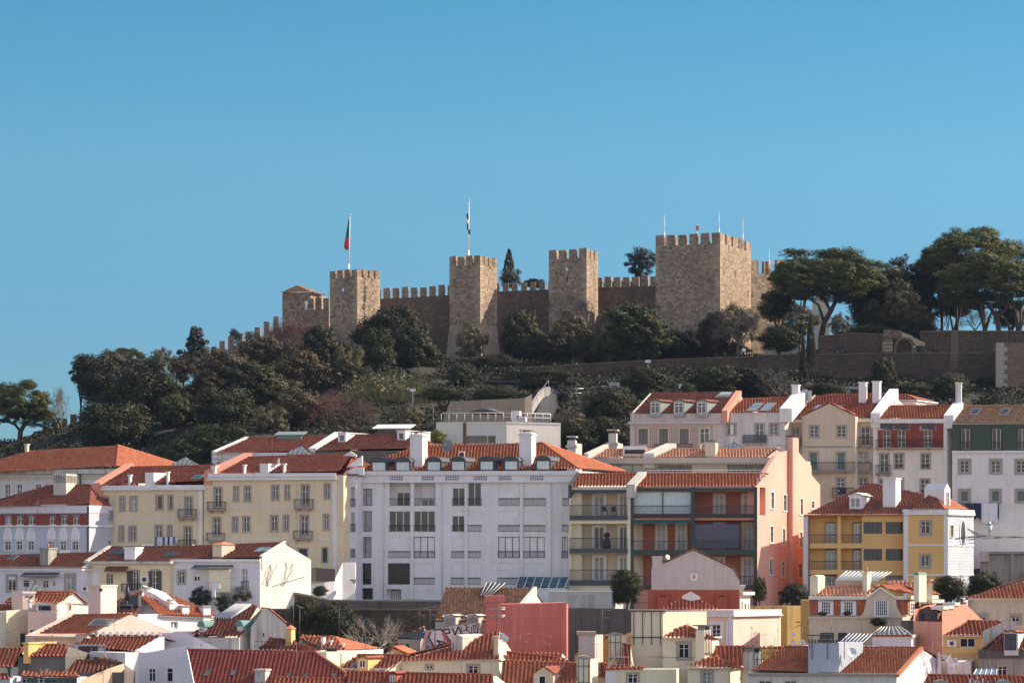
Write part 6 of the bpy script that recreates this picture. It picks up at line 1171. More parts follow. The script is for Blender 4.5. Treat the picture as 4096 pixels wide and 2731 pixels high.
h.chim(2000,150,2085,305,whole=False,mat='sand',cap='tile',d=1.6); dish(h,2105,258,34,1.2,'dishdark',(-.3,-.9,.3)); dish(h,2155,232,24,1.5,'dish',(.9,-.3,.3)); h.C=Fc; h.sky(20,215,105,255,'glasssky','metal'); h.sky(105,215,200,252,'glasssky','metal')
m=MB(); g=random.Random(4)
for k in range(9):
    x=g.uniform(120,330); y=570
    for j in range(9):
        x2=x+g.uniform(-10,22); y2=y-g.uniform(15,32); 
        if x2>480 or y2<300+abs(x2-310)*.5: break
        m.tube(h.SD(x,y)-h.frs[2]*.05,h.SD(x2,y2)-h.frs[2]*.05,.022,.014,'twiggrey',4); x,y=x2,y2
for k in range(10): x=210+k*30; m.tube(h.SD(x,572-k*9)-h.frs[2]*.06,h.SD(x+32,563-k*9)-h.frs[2]*.06,.022,.022,'twiggrey',4)
m.build('climbing_stems',h.root); h.C=E; h.done()
laundry('white trousers and shirt hanging from the white terrace house',E,540,[(1962,1990,600,'pinkpale'),(1996,2030,668,'clothwhite'),(2032,2072,592,'clothwhite')],296)
# garden wall, ramp, retaining walls
wall('garden_wall','white curved garden wall sweeping up to the apartment block',Fc,[(230,592),(520,560),(700,540),(790,520),(830,440),(870,350),(990,345),(998,420)],309,313,9,'white',.5)
wall('garden_wall','low white wall of the ramp below the white block',Fc,[(545,605),(600,660),(700,690),(850,712)],306,304,1.6,'white',.4)
wall('retaining_wall','sloping brown wall under the garden ramp',Fc,[(215,605),(400,640),(600,678),(762,714)],302,300,9,'brownwall',.6,cope='concrete'); wall('retaining_wall','long brown-grey retaining wall below the white block',Fc,[(765,712),(1300,714),(1830,716)],300,299,12,'brownwall',.6,cope='concrete')
wall('retaining_wall','dark rough stone wall behind the bare pit tree',Fc,[(190,800),(900,800),(1400,802),(1800,806)],297,296,14,'rubble',1,cope='castledark')
wall('bamboo_fence','brown slatted screen fence between gable and ramp',Fc,[(520,400),(620,398),(800,412)],306,308,1.3,'ironbrown',.12,cat='fence')
tree('dark',735,1357,20,13,306,'round dark shrub in the white curved planter',group=None,base=1376,trunk=False); tree('brown',558,1366,42,26,299,'leafless brownish creeper on the terrace wall end',group=None,base=1400); tree('blue',460,1372,34,24,297,'climbing plant in front of white terrace house',group=None,base=1420); tree('blue',515,1385,24,26,296,'green shrub beside the beige bay of the terrace',group=None,base=1420)
tree('dark',770,1432,60,56,294,'dark evergreen in the pit by the rough stone wall',group=None,base=1530); tree('twigpale',862,1446,66,74,291,'pale leafless tree against the rough stone wall',group=None,base=1530); tree('dark',700,1410,40,40,295,'dark ivy at left of the rough stone wall',group=None,base=1500)
m=MB(); o=empty('street_lamp',wpt(Fc,977,545,311),0,'small wall lantern on the white garden wall','street lamp'); m.tube((0,0,0),(0,0,.35),.08,.45,'sand',10); m.tube((0,0,.35),(0,0,.42),.5,.5,'framedark',10); m.build('shade',o)
f=wpt(Fc,1512,712,308); o=empty('parked_car',f,0,'dark car roof just showing over the retaining wall','car'); m=MB(); n=12; pr=[]
for i in range(n+1): t=math.pi*i/n; pr.append(Vector((-2.1*math.cos(t),0,.55*math.sin(t)**.6-.35)))
m.prism(pr+[Vector((2.1,0,-1.4)),Vector((-2.1,0,-1.4))],(0,1.6,0),'iron'); m.build('body',o,False); m=MB(); m.prism([Vector((p.x*.72,-.01,p.z*.8-.06)) for p in pr],(0,1.62,0),'glassgrey'); m.build('window',o,False)
for a in (-1.3,1.3): m=MB(); m.tube((a,-.05,-1.3),(a,.15,-1.3),.32,.32,'iron',12); m.build('wheel',o)
h=House('garage_block','low white and bluish boxes with flat roof beside the black gate',G,455,1052,620,303,th=2,k=.2,mat='greengrey',dep=6); h.band(618,628,out=.1,mat='white'); h.panel(495,652,868,775,'oldwhite',.2); h.done()
wall('boundary_wall','stained dark grey wall behind the ochre house',G,[(625,775),(1240,785)],292,291,13,'concdark',.6); 
fence('dark iron fence and gate under the veranda trees',G,[(1055,650),(1395,655)],303,302,4,'iron',cat='fence',rails=(1,.8,.1)); 
tree('green',1440,1345,42,44,304,'dark climbing tree hiding the lowest veranda',group=None,base=1420,extra=[(-.3,-.3,.7,.7)]); tree('green',1745,1352,22,32,298,'bright climbing plant behind the beige gable wall',group=None,base=1400); tree('dark',1825,1375,44,38,300,'dark bushes at the foot of salmon side wall',group=None,base=1410); tree('dark',2185,1352,46,36,290,'dark leafy tree left of twin trees above dishes',group=None,base=1400); tree('green',2262,1347,56,40,293,'rounded green tree in front of the concrete structure',group=None,base=1400); tree('twiggrey',2345,1325,30,30,300,'grey bare shrub at the right edge by concrete',group=None,base=1400); tree('twigpale',1806,1390,14,20,288,'dry pale tuft above ochre wall',group=None,base=1420)
# big beige gable house
h=House('gable_end_house','large weathered lilac-beige gable wall with red base storey',G,1425,2255,600,289,th=2,k=.04,mat='beigegrey',dep=9); h.front=[h.P(*p) for p in ((1425,398),(1540,362),(1700,285),(1820,236),(2000,318),(2192,412),(2255,520))]; h.lmat='beigegrey'; h.smat='cream'
h.gslopes('flat','tilebrown',skip=(0,1)); m=MB(); a=h.P(1434,420,.1); c=h.P(1526,303,.1); m.box(a.x,c.x,.02,1.5,a.z,c.z,'beigegrey'); m.box(a.x-.08,c.x+.08,-.05,1.6,c.z,c.z+.15,'oldwhite'); m.build('chimney',h.root); h.win(1808,445,1844,508,nx=2,ny=2,sur='whitewarm',hole=False); h.panel(1393,605,2250,1000,'rust',.03,name='red_base'); 
for x in (1482,2032): m=MB(); a=h.P(x,780,-.15); c=h.P(x+105,650,-.15); m.box(a.x,c.x,-.3,-.02,a.z-1,c.z,'rust'); m.box(a.x+.2,c.x-.2,-.31,-.2,c.z-.25,c.z-.1,'interior'); m.build('vent_stack',h.root)
dish(h,1575,300,26,.5,'dish',(.6,-.7,.4)); sg=dict(side=True,nx=2,ny=2,sur='white',rec=.1)
s2=House('tall_narrow_house','sunlit cream side house right of the big gable',G,2258,2352,640,291,th=-62,k=0,mat='whitewarm',dep=6)
for a,b,c,d in ((2268,720,2282,850),(2298,735,2312,850),(2292,880,2308,950),(2330,740,2340,850)): s2.win(a,b,c,d,nx=1,ny=2,sur='white',sw=.15)
s2.band(625,655,out=.4,mat='whitewarm'); s2.rail(2262,2352,560,640,.5,mat='darkgreen') if False else None; s2.done(); m=MB()
for i,y in enumerate((650,640,630,560)): u0,z0=h.S(2255,y); m.fbox(h.frs,0,5,-.3-.1*i,.0,h.S(2260,640)[1]+.2*i,h.S(2260,640)[1]+.2*i+.15,'whitewarm')
m.build('cornice',h.root); h.done()
h=House('ochre_garden_house','blank stained ochre wall block with sunlit right side',H,0,320,692,284,th=8,k=1.3,mat='ochreold',dep=4); h.done()
m=MB(); f=wpt(H,392,830,281); o=empty('wall_street_lamp',f,0,'ornate iron bracket lamp on the ochre block','street lamp'); m.tube((0,0,0),(1.9,-.3,.1),.05,.04,'iron',5); m.tube((0,0,-.5),(1,-.15,0),.03,.03,'iron',5); m.tube((1.9,-.3,.1),(1.9,-.3,.4),.03,.03,'iron',5); m.build('bracket',o); m=MB(); m.tube((1.9,-.3,.4),(1.9,-.3,.95),.14,.26,'curtainpale',6); m.tube((1.9,-.3,.95),(1.9,-.3,1.2),.28,.05,'iron',6); m.build('lantern',o)
# ------------------------------------------------------------------ foreground, left
def prof(name,label,C,x0,x1,y,Y,pts,th=-40,k=0,mat='white',dep=7,roof='tilered',kind='barrel',skip=(),smat=None,lmat=None):
    h=House(name,label,C,x0,x1,y,Y,th=th,k=k,mat=mat,dep=dep); h.profile(pts); h.smat=smat or mat; h.lmat=lmat or mat
    if roof: h.gslopes(kind,roof,skip=skip)
    return h
def simple(name,label,C,x0,x1,y,Y,poly=None,pitch=28,kind='barrel',rm='tilered',anchor=None,hip=None,**k):
    h=House(name,label,C,x0,x1,y,Y,**k)
    if poly:
        h.slope(poly,pitch,kind,rm,anchor=anchor,back=hip is None)
        if hip is not None: h.hipR(h.lastpts[hip[0]],h.lastpts[hip[1]],kind,hip[2] if len(hip)>2 else rm,hip[3] if len(hip)>3 else None); h.ridge=None
    return h
WW=dict(nx=2,ny=1,frame='framewhite')
h=prof('gabled_house','narrow cream party house with brown roof at far left',E,60,262,800,274,[(262,786)],th=-48,mat='cream',dep=6,roof=None,k=0); h.smat='cream'; h.win(188,1010,250,1145,sur='cream',nx=1,ny=1,pane='glassteal',sw=.12); h.done()
h=simple('small_house','brown tiled roof behind the cream wall at far left',E,-120,240,850,277,[(-130,880),(-20,752),(270,742),(258,860)],26,th=6,k=.2,rm='tiledark',mat='pinkpale'); h.done()
h=House('chimney_stack','short cream stack at the left edge of photo',E,-60,52,812,271,th=-10,k=0,mat='cream',dep=2,cat='chimney'); h.done()
h=House('chimney_stack','white stack with potted palm beside the small glass terrace',E,212,330,622,276,th=-30,k=0,mat='pinkpale',dep=3,cat='chimney'); h.band(622,640,out=.08,mat='white'); h.done()
cupola('beige tent-like zinc lantern behind potted palm',E,150,425,288,548,640,700,281,'zinc')
h=prof('gabled_house','small white gabled house with pink left wall and glass terrace',E,535,830,735,275,[(690,640),(828,760)],th=-48,mat='whitewarm',dep=8,lmat='pinkpale'); h.win(645,732,668,795,nx=1,sur='pinkpale',sw=.08); m=MB(); a=h.P(562,885,-.1); b=h.P(570,820,-.1); c=h.P(552,780,-.1); m.tube(a,b,.05,.05,'pinkpale',6); m.tube(b,c,.05,.05,'pinkpale',6); m.build('downpipe',h.root); antenna(h,630,815,850,-.6,8); h.done()
h=simple('terrace_extension','pink extension with small red roof strip and glazed roof terrace',E,262,535,812,273.5,None,th=8,k=.2,mat='pinkpale',dep=5)
p0=h.P(325,708,1.5); n=Vector((0,-math.sin(R(25)),math.cos(R(25)))); L=[h.hit(p0,n,x,y) for x,y in ((325,712),(388,650),(672,646),(562,735))]; h.roof=tiled('roof',L,'barrel','tileorange',h.root,[(L[1],L[2])]); m=MB(); a=h.P(335,812,2.2); c=h.P(560,722,2.2); m.box(a.x,c.x,2.2,4.5,h.zt,c.z,'white'); m.box(a.x+.3,c.x-.8,2.17,2.2,h.zt+.1,c.z-.3,'glassdark'); m.build('upper_room',h.root); h.rail(290,750,478,812,0,mat='glasssky',sp=1.2,th=.04); h.win(280,980,340,1085,nx=2,sur='white',sw=.06); h.done()
o=empty('potted_palm',wpt(E,278,735,272.5),0,'small palm in a white urn on pink wall','potted plant'); m=MB(); m.tube((0,0,0),(0,0,.35),.12,.3,'white',10); m.tube((0,0,-.5),(0,0,0),.18,.14,'white',10); m.build('urn',o); m=MB()
for i in range(14): a=i*.45; m.poly([(0,0,.35),(.35*math.cos(a),.35*math.sin(a),.75),(.6*math.cos(a)+.04,.6*math.sin(a),.5),(.33*math.cos(a)+.06,.33*math.sin(a)+.05,.7)],'leafgreen')
m.build('leaves',o)
h=prof('gabled_house','pale pink gable house with broad orange roof and tall stack',E,805,1640,1040,262,[(1225,838),(1635,1003)],th=-46,mat='pinkpale',dep=9,roof=None)
Lr=None; h.lmat='pinkpale'; h.done()
g2=House('pink_house_front','front wing of pale pink gable house under the orange roof',E,310,812,1062,258,th=14,k=.3,mat='peach',dep=3,cat='house wing'); L=g2.slope([(342,1028),(690,848),(1228,836),(808,1030)],30,'fine','tileorange',anchor=(805,1045),back=False); g2.ridge=None; g2.band(1045,1060,out=.3,mat='sand'); g2.row(((385,432),(515,562)),1095,1128,sur='white',sw=.08); g2.sky(805,888,1040,948,'glassgrey','zinc',1)
g2.chim(832,560,980,842,mat='pinkpale',cap='slab',d=3.0,name='tall_stack'); m=MB(); w_=g2.onroof(906,842).y; a=g2.P(935,620,w_); c=g2.P(962,592,w_); m.box(a.x,c.x,w_-.02,w_+.1,a.z,c.z,'interior'); m.build('stack_opening',g2.root); g2.done()
h=House('terraced_house','white house with roof terrace cut into its red tiles',E,1495,2045,852,270,th=-46,k=0,mat='white',dep=9); h.lmat='lav'  # left wall is white too; its shade is put into the lavender plaster
h.slope([(1500,852),(1318,668),(1362,598),(1560,640),(1800,728),(2048,858)],30,'barrel','tileorange',anchor=(1500,856),back=False); h.gL=False; zr=h.ridge[1]; pk=max(h.lastpts,key=lambda p:p.z); m=MB(); m.poly([(0,0,h.zt),pk,(0,9,h.zt)],'lav'); m.build('gable_wall',h.root); h.ridge=None
m=MB(); P_=[h.onroof(*q) for q in ((1330,655),(1455,700),(1595,795),(1730,800))]
for a,b in zip(P_[:-1],P_[1:]): m.hexa([a+Vector((0,0,-.3)),b+Vector((0,0,-.3)),b+Vector((0,.3,-.3)),a+Vector((0,.3,-.3)),a+Vector((0,0,.55)),b+Vector((0,0,.55)),b+Vector((0,.3,.55)),a+Vector((0,.3,.55))],'white')
m.build('terrace_parapet',h.roof); m=MB(); a=h.onroof(1480,700); b=h.onroof(1690,770); q=Vector((0,2.2,.2)); m.hexa([a,b,b+q,a+q,a+Vector((0,0,.2)),b+Vector((0,0,.2)),b+q+Vector((0,0,1.2)),a+q+Vector((0,0,1.2))],'white'); m.build('terrace_back_wall',h.roof)
for x0,y0,x1,y1 in ((1715,752,1800,838),(1915,755,2000,850),(1600,692,1650,740),(1385,580,1435,640)): h.chim(x0,y0,x1,y1,mat='white',cap='slab',d=1.1,capmat='zinc')
h.win(1608,905,1675,970,nx=2,ny=1); m=MB(); m.tube(h.P(1500,853,-.2),h.P(2040,873,-.2),.07,.07,'framewhite',6); m.build('gutter',h.root); h.row(((1350,1420),),890,915) if False else None; h.done()
h=simple('terraced_house','dark roof slope with glass screen left of the roof terrace house',E,985,1300,835,268,[(975,830),(985,748),(1345,608),(1300,832)],24,th=8,k=.5,rm='tiledark',mat='lav',dep=6); h.gR=False; a=h.onroof(1100,800); h.rail(1000,745,1245,800,-a.y+.2,mat='glasssky',sp=1.4,th=.04); m=MB(); b=h.onroof(1200,800); m.prism([h.P(1095,760,b.y),h.P(1300,760,b.y),h.P(1300,655,b.y),h.P(1240,665,b.y)],(0,1,0),'slate'); m.build('dormer',h.root); h.done()
o=empty('closed_parasol',wpt(E,1200,760,267),0,'closed dark parasol on the small glass-screened terrace','parasol'); m=MB(); m.tube((0,0,0),(0,0,.9),.05,.05,'metal',5); m.tube((0,0,.5),(0,0,1.9),.3,.12,'iron',8); m.tube((0,0,1.9),(0,0,2.3),.12,.02,'iron',8); m.build('canopy',o)
h=prof('patched_house','grey concrete gable house with red roof and two arched dormers',Fc,8,352,1010,262,[(8,960),(128,780),(178,790),(340,930)],th=-12,k=0,mat='oldwhite',dep=6,roof='tilered',skip=(0,1,2)); h.win(122,1010,133,1045,hole=False,frame='interior',pane='interior',nx=1,ny=1) ; h.done()
h=simple('patched_house_wing','wing with corrugated glass strip roof and two round dormers',E,1800,2250,1055,262,[(1785,1020),(1850,985),(2215,752),(2420,760),(2270,1052)],30,'barrel','tiledark',anchor=(2262,1055),th=8,k=.3,mat='oldwhite',dep=8)
for x,y1 in ((1870,1003),(2228,1000)): h.dormer(x,y1-52,x+56,y1,'arch','zinc','coppergreen',d=3,rh=.55,wx=(x+8,y1-46,x+50,y1-4),wk=dict(nx=2,ny=2))
p0,n=h.pl; m=MB(); 
for i in range(14):
    f=i/13; a=h.onroof(2020+150*f,885+2*f)+n*.15; b=h.onroof(2215+140*f,758)+n*.15; m.tube(a,b,.12,.12,'framewhite' if i%2 else 'slate',5)
m.build('glass_strip',h.roof); h.done()
h=simple('roofed_house','grey-white house with peaked small roof and vent slots',E,618,1188,1198,255,[(695,1122),(792,1060),(1515,1050),(1275,1188)],25,'barrel','tilered',anchor=(1275,1188),th=8,k=.5,mat='greyblue',dep=8)
a=h.onroof(850,1100); m=MB(); p=h.P(700,1205,.6); q=h.P(985,1122,.6); m.box(p.x,q.x,.6,3.5,h.zt-.4,q.z,'greyblue')
for x in (768,827,892): c=h.P(x,1172,.6); m.box(c.x-.28,c.x+.28,.57,.7,c.z-.35,c.z+.35,'interior')
m.build('vent_box',h.root); h.rakepx([(1290,1190),(1520,1058)],mat='white',t=.5,up=.1); m=MB()
for i in range(11): p=h.P(850+i*66,1040,3.4); m.tube(p,p+Vector((.0,-.4,.25)),.14,.2,'framewhite',6)
q=h.P(840,1048,3.6); r=h.P(1525,1025,3.6); m.box(q.x,r.x,3.5,3.8,q.z-.3,r.z,'slate'); m.build('ridge_vents',h.root); h.chim(735,1068,768,1105,mat='metal',cap='slab',d=.4); h.band(1198,1206,out=.1,mat='white'); h.done()
h=prof('blank_gable_house','broad smooth grey-white gable wall with two narrow white windows',E,1185,1760,1200,252,[(1185,1190),(1380,1195),(1515,1172),(1750,1130)],th=-4,k=0,mat='lav',dep=6,roof=None); h.win(1402,1345,1465,1468,nx=2,sur='white',sw=.1,frame='framewhite',pane='glassdark'); h.win(1572,1342,1628,1470,nx=1,sur='white',sw=.14,pane='glassdark'); h.win(2,2,3,3) if False else None; h.done()
h=House('white_pier_house','bright white blank wall left of the two narrow windows',E,1178,1312,1195,251,th=-46,k=0,mat='white',dep=5); h.done()
h=prof('blank_gable_house','tall smooth grey gable behind the big red roof',E,1512,2095,1175,258,[(1512,1010),(1738,1006)],th=4,k=0,mat='lav',dep=6,roof=None); antenna(h,1890,1110,1165,-.3,8); h.done()
h=simple('old_house','dark grimy house with yellow stack and tiled roof',E,172,615,1235,250,[(290,1232),(352,1122),(640,1128),(618,1232)],24,'barrel','tilered',th=4,k=.2,mat='concdark',dep=6); h.chim(220,1100,268,1232,whole=False,mat='mustard',cap='slab',d=3.2); h.row(((365,392),(420,465)),1345,1372); h.done()
h=simple('small_house','low red tile roof at the left edge below cream wall',E,-100,175,1330,252,[(-100,1330),(-60,1160),(222,1160),(120,1330)],30,'barrel','tilered',th=3,k=.2,mat='cream',dep=6); h.done()
h=simple('small_house','two short tiled canopies over a glazed gallery',E,195,725,1430,246,None,th=2,k=.1,mat='greyblue',dep=4)
for x0,x1 in ((200,372),(368,742)): h.slope([(x0-5,1415),(x0+28,1370),(x1-25,1378),(x1,1422)],22,'barrel','tileorange',main=False,anchor=(x1,1424))
for x in (205,365): h.win(x,1425,x+42,1484,nx=1,frame='framewhite')
h.win(250,1432,355,1484,nx=3,frame='coppergreen',pane='glassgrey'); h.win(415,1435,720,1484,nx=5,frame='coppergreen',pane='glassgrey'); h.done()
h=simple('blue_shed','small bluish roofs at the bottom left corner',E,-100,95,1440,245,[(-100,1440),(-80,1395),(60,1400),(100,1440)],14,'barrel','tileorange',th=0,k=.2,mat='greyblue',dep=4); h.chim(70,1330,108,1420,mat='slate',cap='slab',d=.8); h.done()
h=prof('peach_gable_house','peach gable at the bottom with dark roof behind and aerial',E,640,1188,1500,246,[(1000,1352),(1168,1296)],th=-42,k=0,mat='peach',dep=6,roof=None); antenna(h,1040,1310,1484,-.3,34,els=8); h.done()
h=simple('dark_roofed_house','dark maroon roof with twin brown stacks above the peach gable',E,600,1170,1380,249,[(545,1375),(700,1268),(1175,1275),(1175,1300),(1000,1352),(740,1420)],22,'barrel','tiledark',anchor=(740,1425),th=0,k=.2,mat='concdark',dep=6); h.chim(880,1235,940,1290,mat='framebrown',cap='slab'); h.chim(940,1250,1020,1305,mat='framebrown',cap='slab',pots=1); h.done()
h=House('big_roof_house','large deep red barrel-tiled roof at the bottom left',E,1632,3257,1560,244,th=4,k=.25,mat='lav',dep=12)
h.slope([(1835,1560),(1757,1170),(2956,1196),(3257,1400),(3400,1560)],33,'barrel','tilemaroon',anchor=(1835,1560),back=False); h.ridge=None; m=MB(); m.prism([h.P(1628,1560,.2),h.P(1838,1560,.2),h.P(1757,1168,.2),h.P(1628,1362,.2)],(0,.4,0),'lav'); m.build('left_gable',h.root)
h.sky(1905,1362,1962,1425,'glassgrey','framedark'); h.sky(2150,1367,2205,1420,'glassgrey','framedark'); h.C=Fc
for x in (355,520,782): h.sky(x-25,1400,x+25,1432,'glassgrey','framedark')
h.chim(45,1352,170,1484,mat='oldwhite',cap='slab',d=1.2); h.C=E; L=h.lastpts; m=MB(); k_=12
for i in range(k_): p=L[2].lerp(L[3],i/k_); q=L[2].lerp(L[3],(i+1.1)/k_); m.tube(p+Vector((0,0,.08)),q+Vector((0,0,.08)),.16,.12,'terracotta',6)
m.build('hip_tiles',h.roof); h.win(1660,1385,1682,1484,nx=1) if False else None; h.done()
h=simple('lower_roof_strip','lower red roof strip in front of the large red roof',Fc,215,900,1500,241,[(215,1500),(222,1430),(905,1446),(905,1500)],24,'barrel','tilered',th=2,k=.1,mat='concdark',dep=4,anchor=(215,1500)); h.done()
h=simple('hipped_small_house','small hipped roof with a tall yellow stack and roof railing',Fc,85,720,1190,250,[(75,1168),(182,1062),(420,1088),(500,1190)],26,'barrel','tiledark',anchor=(500,1190),th=6,k=.4,mat='cream',dep=6); h.tri([h.lastpts[2],h.lastpts[3],h.hit(h.lastpts[3],(-.35,-.25,1),672,1182)],'barrel','tileorange'); h.ridge=None; h.chim(335,935,402,1128,mat='mustard',cap='tile',d=1.2)  # sunlight on the right hip is painted by switching dark tiles to orange
h.roof=h.root; m=MB(); p=h.P(45,1090,.3); q=h.P(715,1115,.3)
for z in (0,.45): m.tube(p-Vector((0,0,z)),q-Vector((0,0,z)),.025,.025,'iron',4)
for i in range(11): a=p.lerp(q,i/10); m.tube(a,a-Vector((0,0,1.5)),.025,.025,'iron',4)
m.build('roof_railing',h.root); antenna(h,408,650,1100,3,20,els=7); antenna(h,468,755,1080,3,32,els=9); h.done()
h=simple('white_low_house','low white house with orange roof patches behind yellow stack',Fc,432,905,1178,256,[(470,1062),(500,1028),(780,1048),(925,1178),(700,1165)],20,'barrel','tileorange',anchor=(925,1182),th=6,k=.4,mat='white',dep=6); h.chim(668,1055,700,1130,mat='white',cap='none',d=.8); h.chim(755,1080,768,1128,mat='white',cap='slab',d=.3); h.chim(866,1108,880,1140,mat='white',cap='slab',d=.3); h.done()
h=House('chimney_stack','squat white stack with raised slab before the low white house',Fc,735,860,1190,251,th=-20,k=0,mat='white',dep=1.8,cat='chimney'); m=MB(); m.box(.3,h.L-.3,.3,1.5,h.zt,h.zt+.25,'interior'); m.box(.1,h.L-.1,.1,1.7,h.zt+.25,h.zt+.37,'slate'); m.build('chimney_cap',h.root); h.done()
# centre
h=simple('yellow_dormer_house','red roofs with a bright yellow dormer',Fc,830,1300,1340,250,[(815,1342),(1005,1228),(1060,1205),(1485,1218),(1420,1290),(1290,1380),(1100,1380)][:0] or [(815,1340),(1010,1220),(1485,1222),(1290,1385),(900,1385)],26,'barrel','tilered',anchor=(1290,1385),th=5,k=.3,mat='cream',dep=7); h.dormer(1008,1255,1110,1382,'gable','mustard','tilered',d=3,pitch=20,wx=(1030,1268,1086,1338),wk=dict(nx=2,ny=1,frame='framewhite',sur='framedark',sw=.06)); h.sky(945,1290,1000,1340,'glassteal','zinc'); h.sky(1185,1368,1285,1384,'glassgrey','framewhite'); h.done()
h=simple('yellow_gable_house','small yellow gable roof peeping behind the yellow dormer',Fc,1270,1500,1225,258,None,th=0,k=.2,mat='mustard',dep=4); h.profile([(1345,1155)]); h.gslopes('fine','tileorange'); ac_unit(h,1290,1195,1352,1220); h.done()
h=simple('small_dark_roof_house','old brown house with slate roof and blue curtained window',Fc,1392,1602,1072,268,[(1355,1055),(1580,985),(1640,955),(1650,1075)],24,'fine','tiledark',anchor=(1605,1078),th=4,k=.2,mat='stonetrim',dep=5); MATS_=h.roof.data.materials; MATS_.clear(); MATS_.append(MATS['slate']); h.win(1410,1105,1505,1195,nx=2,ny=1,pane='glassteal',frame='framewhite',sur='stonetrim'); h.done()
h=prof('graffiti_wall_house','pale house wall covered with a large purple and black graffiti',Fc,1600,2172,1195,266,[(1650,1000),(1900,950),(2168,915)],th=-6,k=0,mat='oldwhite',dep=3,roof=None)
m=MB(); q=lambda x,y,w=-.03:h.P(x,y,w)
def stroke(pts,mat,r=.07,w=-.04):
    for a,b in zip(pts[:-1],pts[1:]): m.tube(q(*a,w),q(*b,w),r,r,mat,5)
m.prism([q(1645,1010),q(1890,955),q(2165,918),q(2165,1035),q(1900,1035),q(1885,1135),q(1650,1185)],(0,.02,0),'lav'); m.build('painted_ground',h.root); m=MB()
for s_ in ([(1700,1000),(1680,1050),(1740,1160),(1800,1130),(1760,1080),(1850,1110)],[(1720,985),(1800,975),(1850,1040),(1890,1100)],[(1800,990),(1870,970),(1880,1010),(1810,1020),(1850,1060)],[(1900,960),(1930,1030),(1960,950),(1990,1020)],[(1960,1025),(2070,1025)],[(1760,1130),(1815,1115),(1805,1140),(1750,1150),(1760,1130)]): stroke(s_,'blackink')
for s_ in ([(2090,935),(2110,945),(2095,960)],[(2120,930),(2120,960)],[(2130,935),(2150,930),(2140,958)],[(2095,975),(2120,970)],[(2108,975),(2108,1000)],[(2128,970),(2148,968),(2135,995)],[(2095,1010),(2150,1000),(2120,1030),(2155,1022)],[(2010,945),(2040,940),(2030,980),(2060,950)],[(2000,990),(2050,985),(2070,1010)]): stroke(s_,'blackink',.04)
m.build('graffiti_letters',h.root); m=MB()
for x in (1655,1740,1828,1990,2082): stroke([(x,1005 if x<1800 else 950),(x,1180 if x<1850 else 1030)],'pinkink',.06,-.035)
stroke([(1815,1000),(1870,1100),(1840,1130),(1890,1090)],'pinkink',.16,-.036)
for x,y in ((1665,1020),(1672,1060),(1668,1100),(1690,1090),(1675,1140),(1700,1130),(1720,1150),(1685,1165)): 
    c=q(x,y); pts=[c+Vector((.2*math.cos(t*.785),0,.2*math.sin(t*.785))) for t in range(8)]; m.prism(pts,(0,.01,0),'pinkink')
m.build('graffiti_accents',h.root); h.done()
h=simple('brown_roof_house','house with weathered brown tile roof and two peeling dormers',Fc,1745,2480,905,271,[(1742,898),(1840,592),(2662,598),(2480,900)],38,'flat','tilebrown',anchor=(1742,898),th=2,k=.4,mat='oldwhite',dep=9,hip=None)
for x in (1822,2038): h.dormer(x,858,x+112,955,'gable','oldwhite','white',d=3,pitch=16,kind='fine',wx=(x+14,868,x+100,945),wk=dict(nx=1,ny=1,pane='stonetrim',frame='stonetrim')); h.panel
m=MB(); a=h.onroof(2200,690); b=h.onroof(2340,600); p0,n=h.pl; m.prism([h.onroof(2172,690)+n*.3,h.onroof(2260,700)+n*.3,h.onroof(2400,590)+n*.5,h.onroof(2230,585)+n*.5],n*.08,'slate'); 
for i in range(5): f=i/4; m.tube(h.onroof(2172+88*f,690+10*f)+n*.42,h.onroof(2230+170*f,585+5*f)+n*.62,.03,.03,'framewhite',4)
m.build('solar_water_heater',h.roof); h.C=G; h.rakepx([(200,745),(332,590)],mat='whitewarm',t=.3,up=.15); h.smat='whitewarm'; h.C=Fc; h.done()
h=House('red_wall_house','large blank brick-red rendered wall with faded stains',Fc,2222,2978,700,264,th=-3,k=.1,mat='redwall',dep=5); m=MB(); a=h.P(2222,760); c=h.P(2402,662); m.box(0,c.x,0,4,h.zt-.2,c.z,'redwall'); m.build('raised_corner',h.root); q=h.P(2402,745).z; p=h.P(2979,727).z; h.zt=q
m=MB(); m.prism([(0,0,q),(h.L,0,q),(h.L,0,p)],(0,5,0),'redwall'); m.build('sloping_top',h.root); m=MB()
for x,y0,y1 in ((2320,750,1000),(2410,850,1180)): a=h.P(x,y1,-.5); b=h.P(x,y0,-.5); m.tube(a,b,.03,.03,'iron',4)
for y in (775,790,845,860): a=h.P(2255,y,-.5); b=h.P(2400,y,-.5); m.tube(a,b,.03,.03,'metal',4)
m.build('aerial',h.root); h.done()
h=simple('long_beige_house','long beige house with sagging dark red roof',Fc,1288,2345,1268,252,[(1262,1275),(1660,1200),(1890,1140),(2345,985),(2345,1258)],24,'barrel','tilered',anchor=(2340,1262),th=3,k=.15,mat='cream',dep=7,hip=None); h.band(1258,1272,out=.2,mat='sand'); h.win(1368,1325,1430,1390,shut=.3,sur='white',sw=.05); h.win(1655,1310,1720,1350,sur='stonetrim',sw=.1); h.win(2055,1320,2145,1405,nx=2,ny=2,sur='stonetrim',sw=.22); h.dormer(1895,1045,2000,1175,'gable','oldwhite',None,d=4,pitch=20,wx=(1900,1095,1922,1180),wk=dict(nx=1)); h.chim(2290,1040,2345,1230,mat='sand',cap='slab',d=1.2); h.C=G; dish(h,20,1045,36,1,'dish',(-.3,-.9,.4)); dish(h,54,1070,34,.6,'dish',(-.3,-.9,.3)); h.C=Fc; h.done()
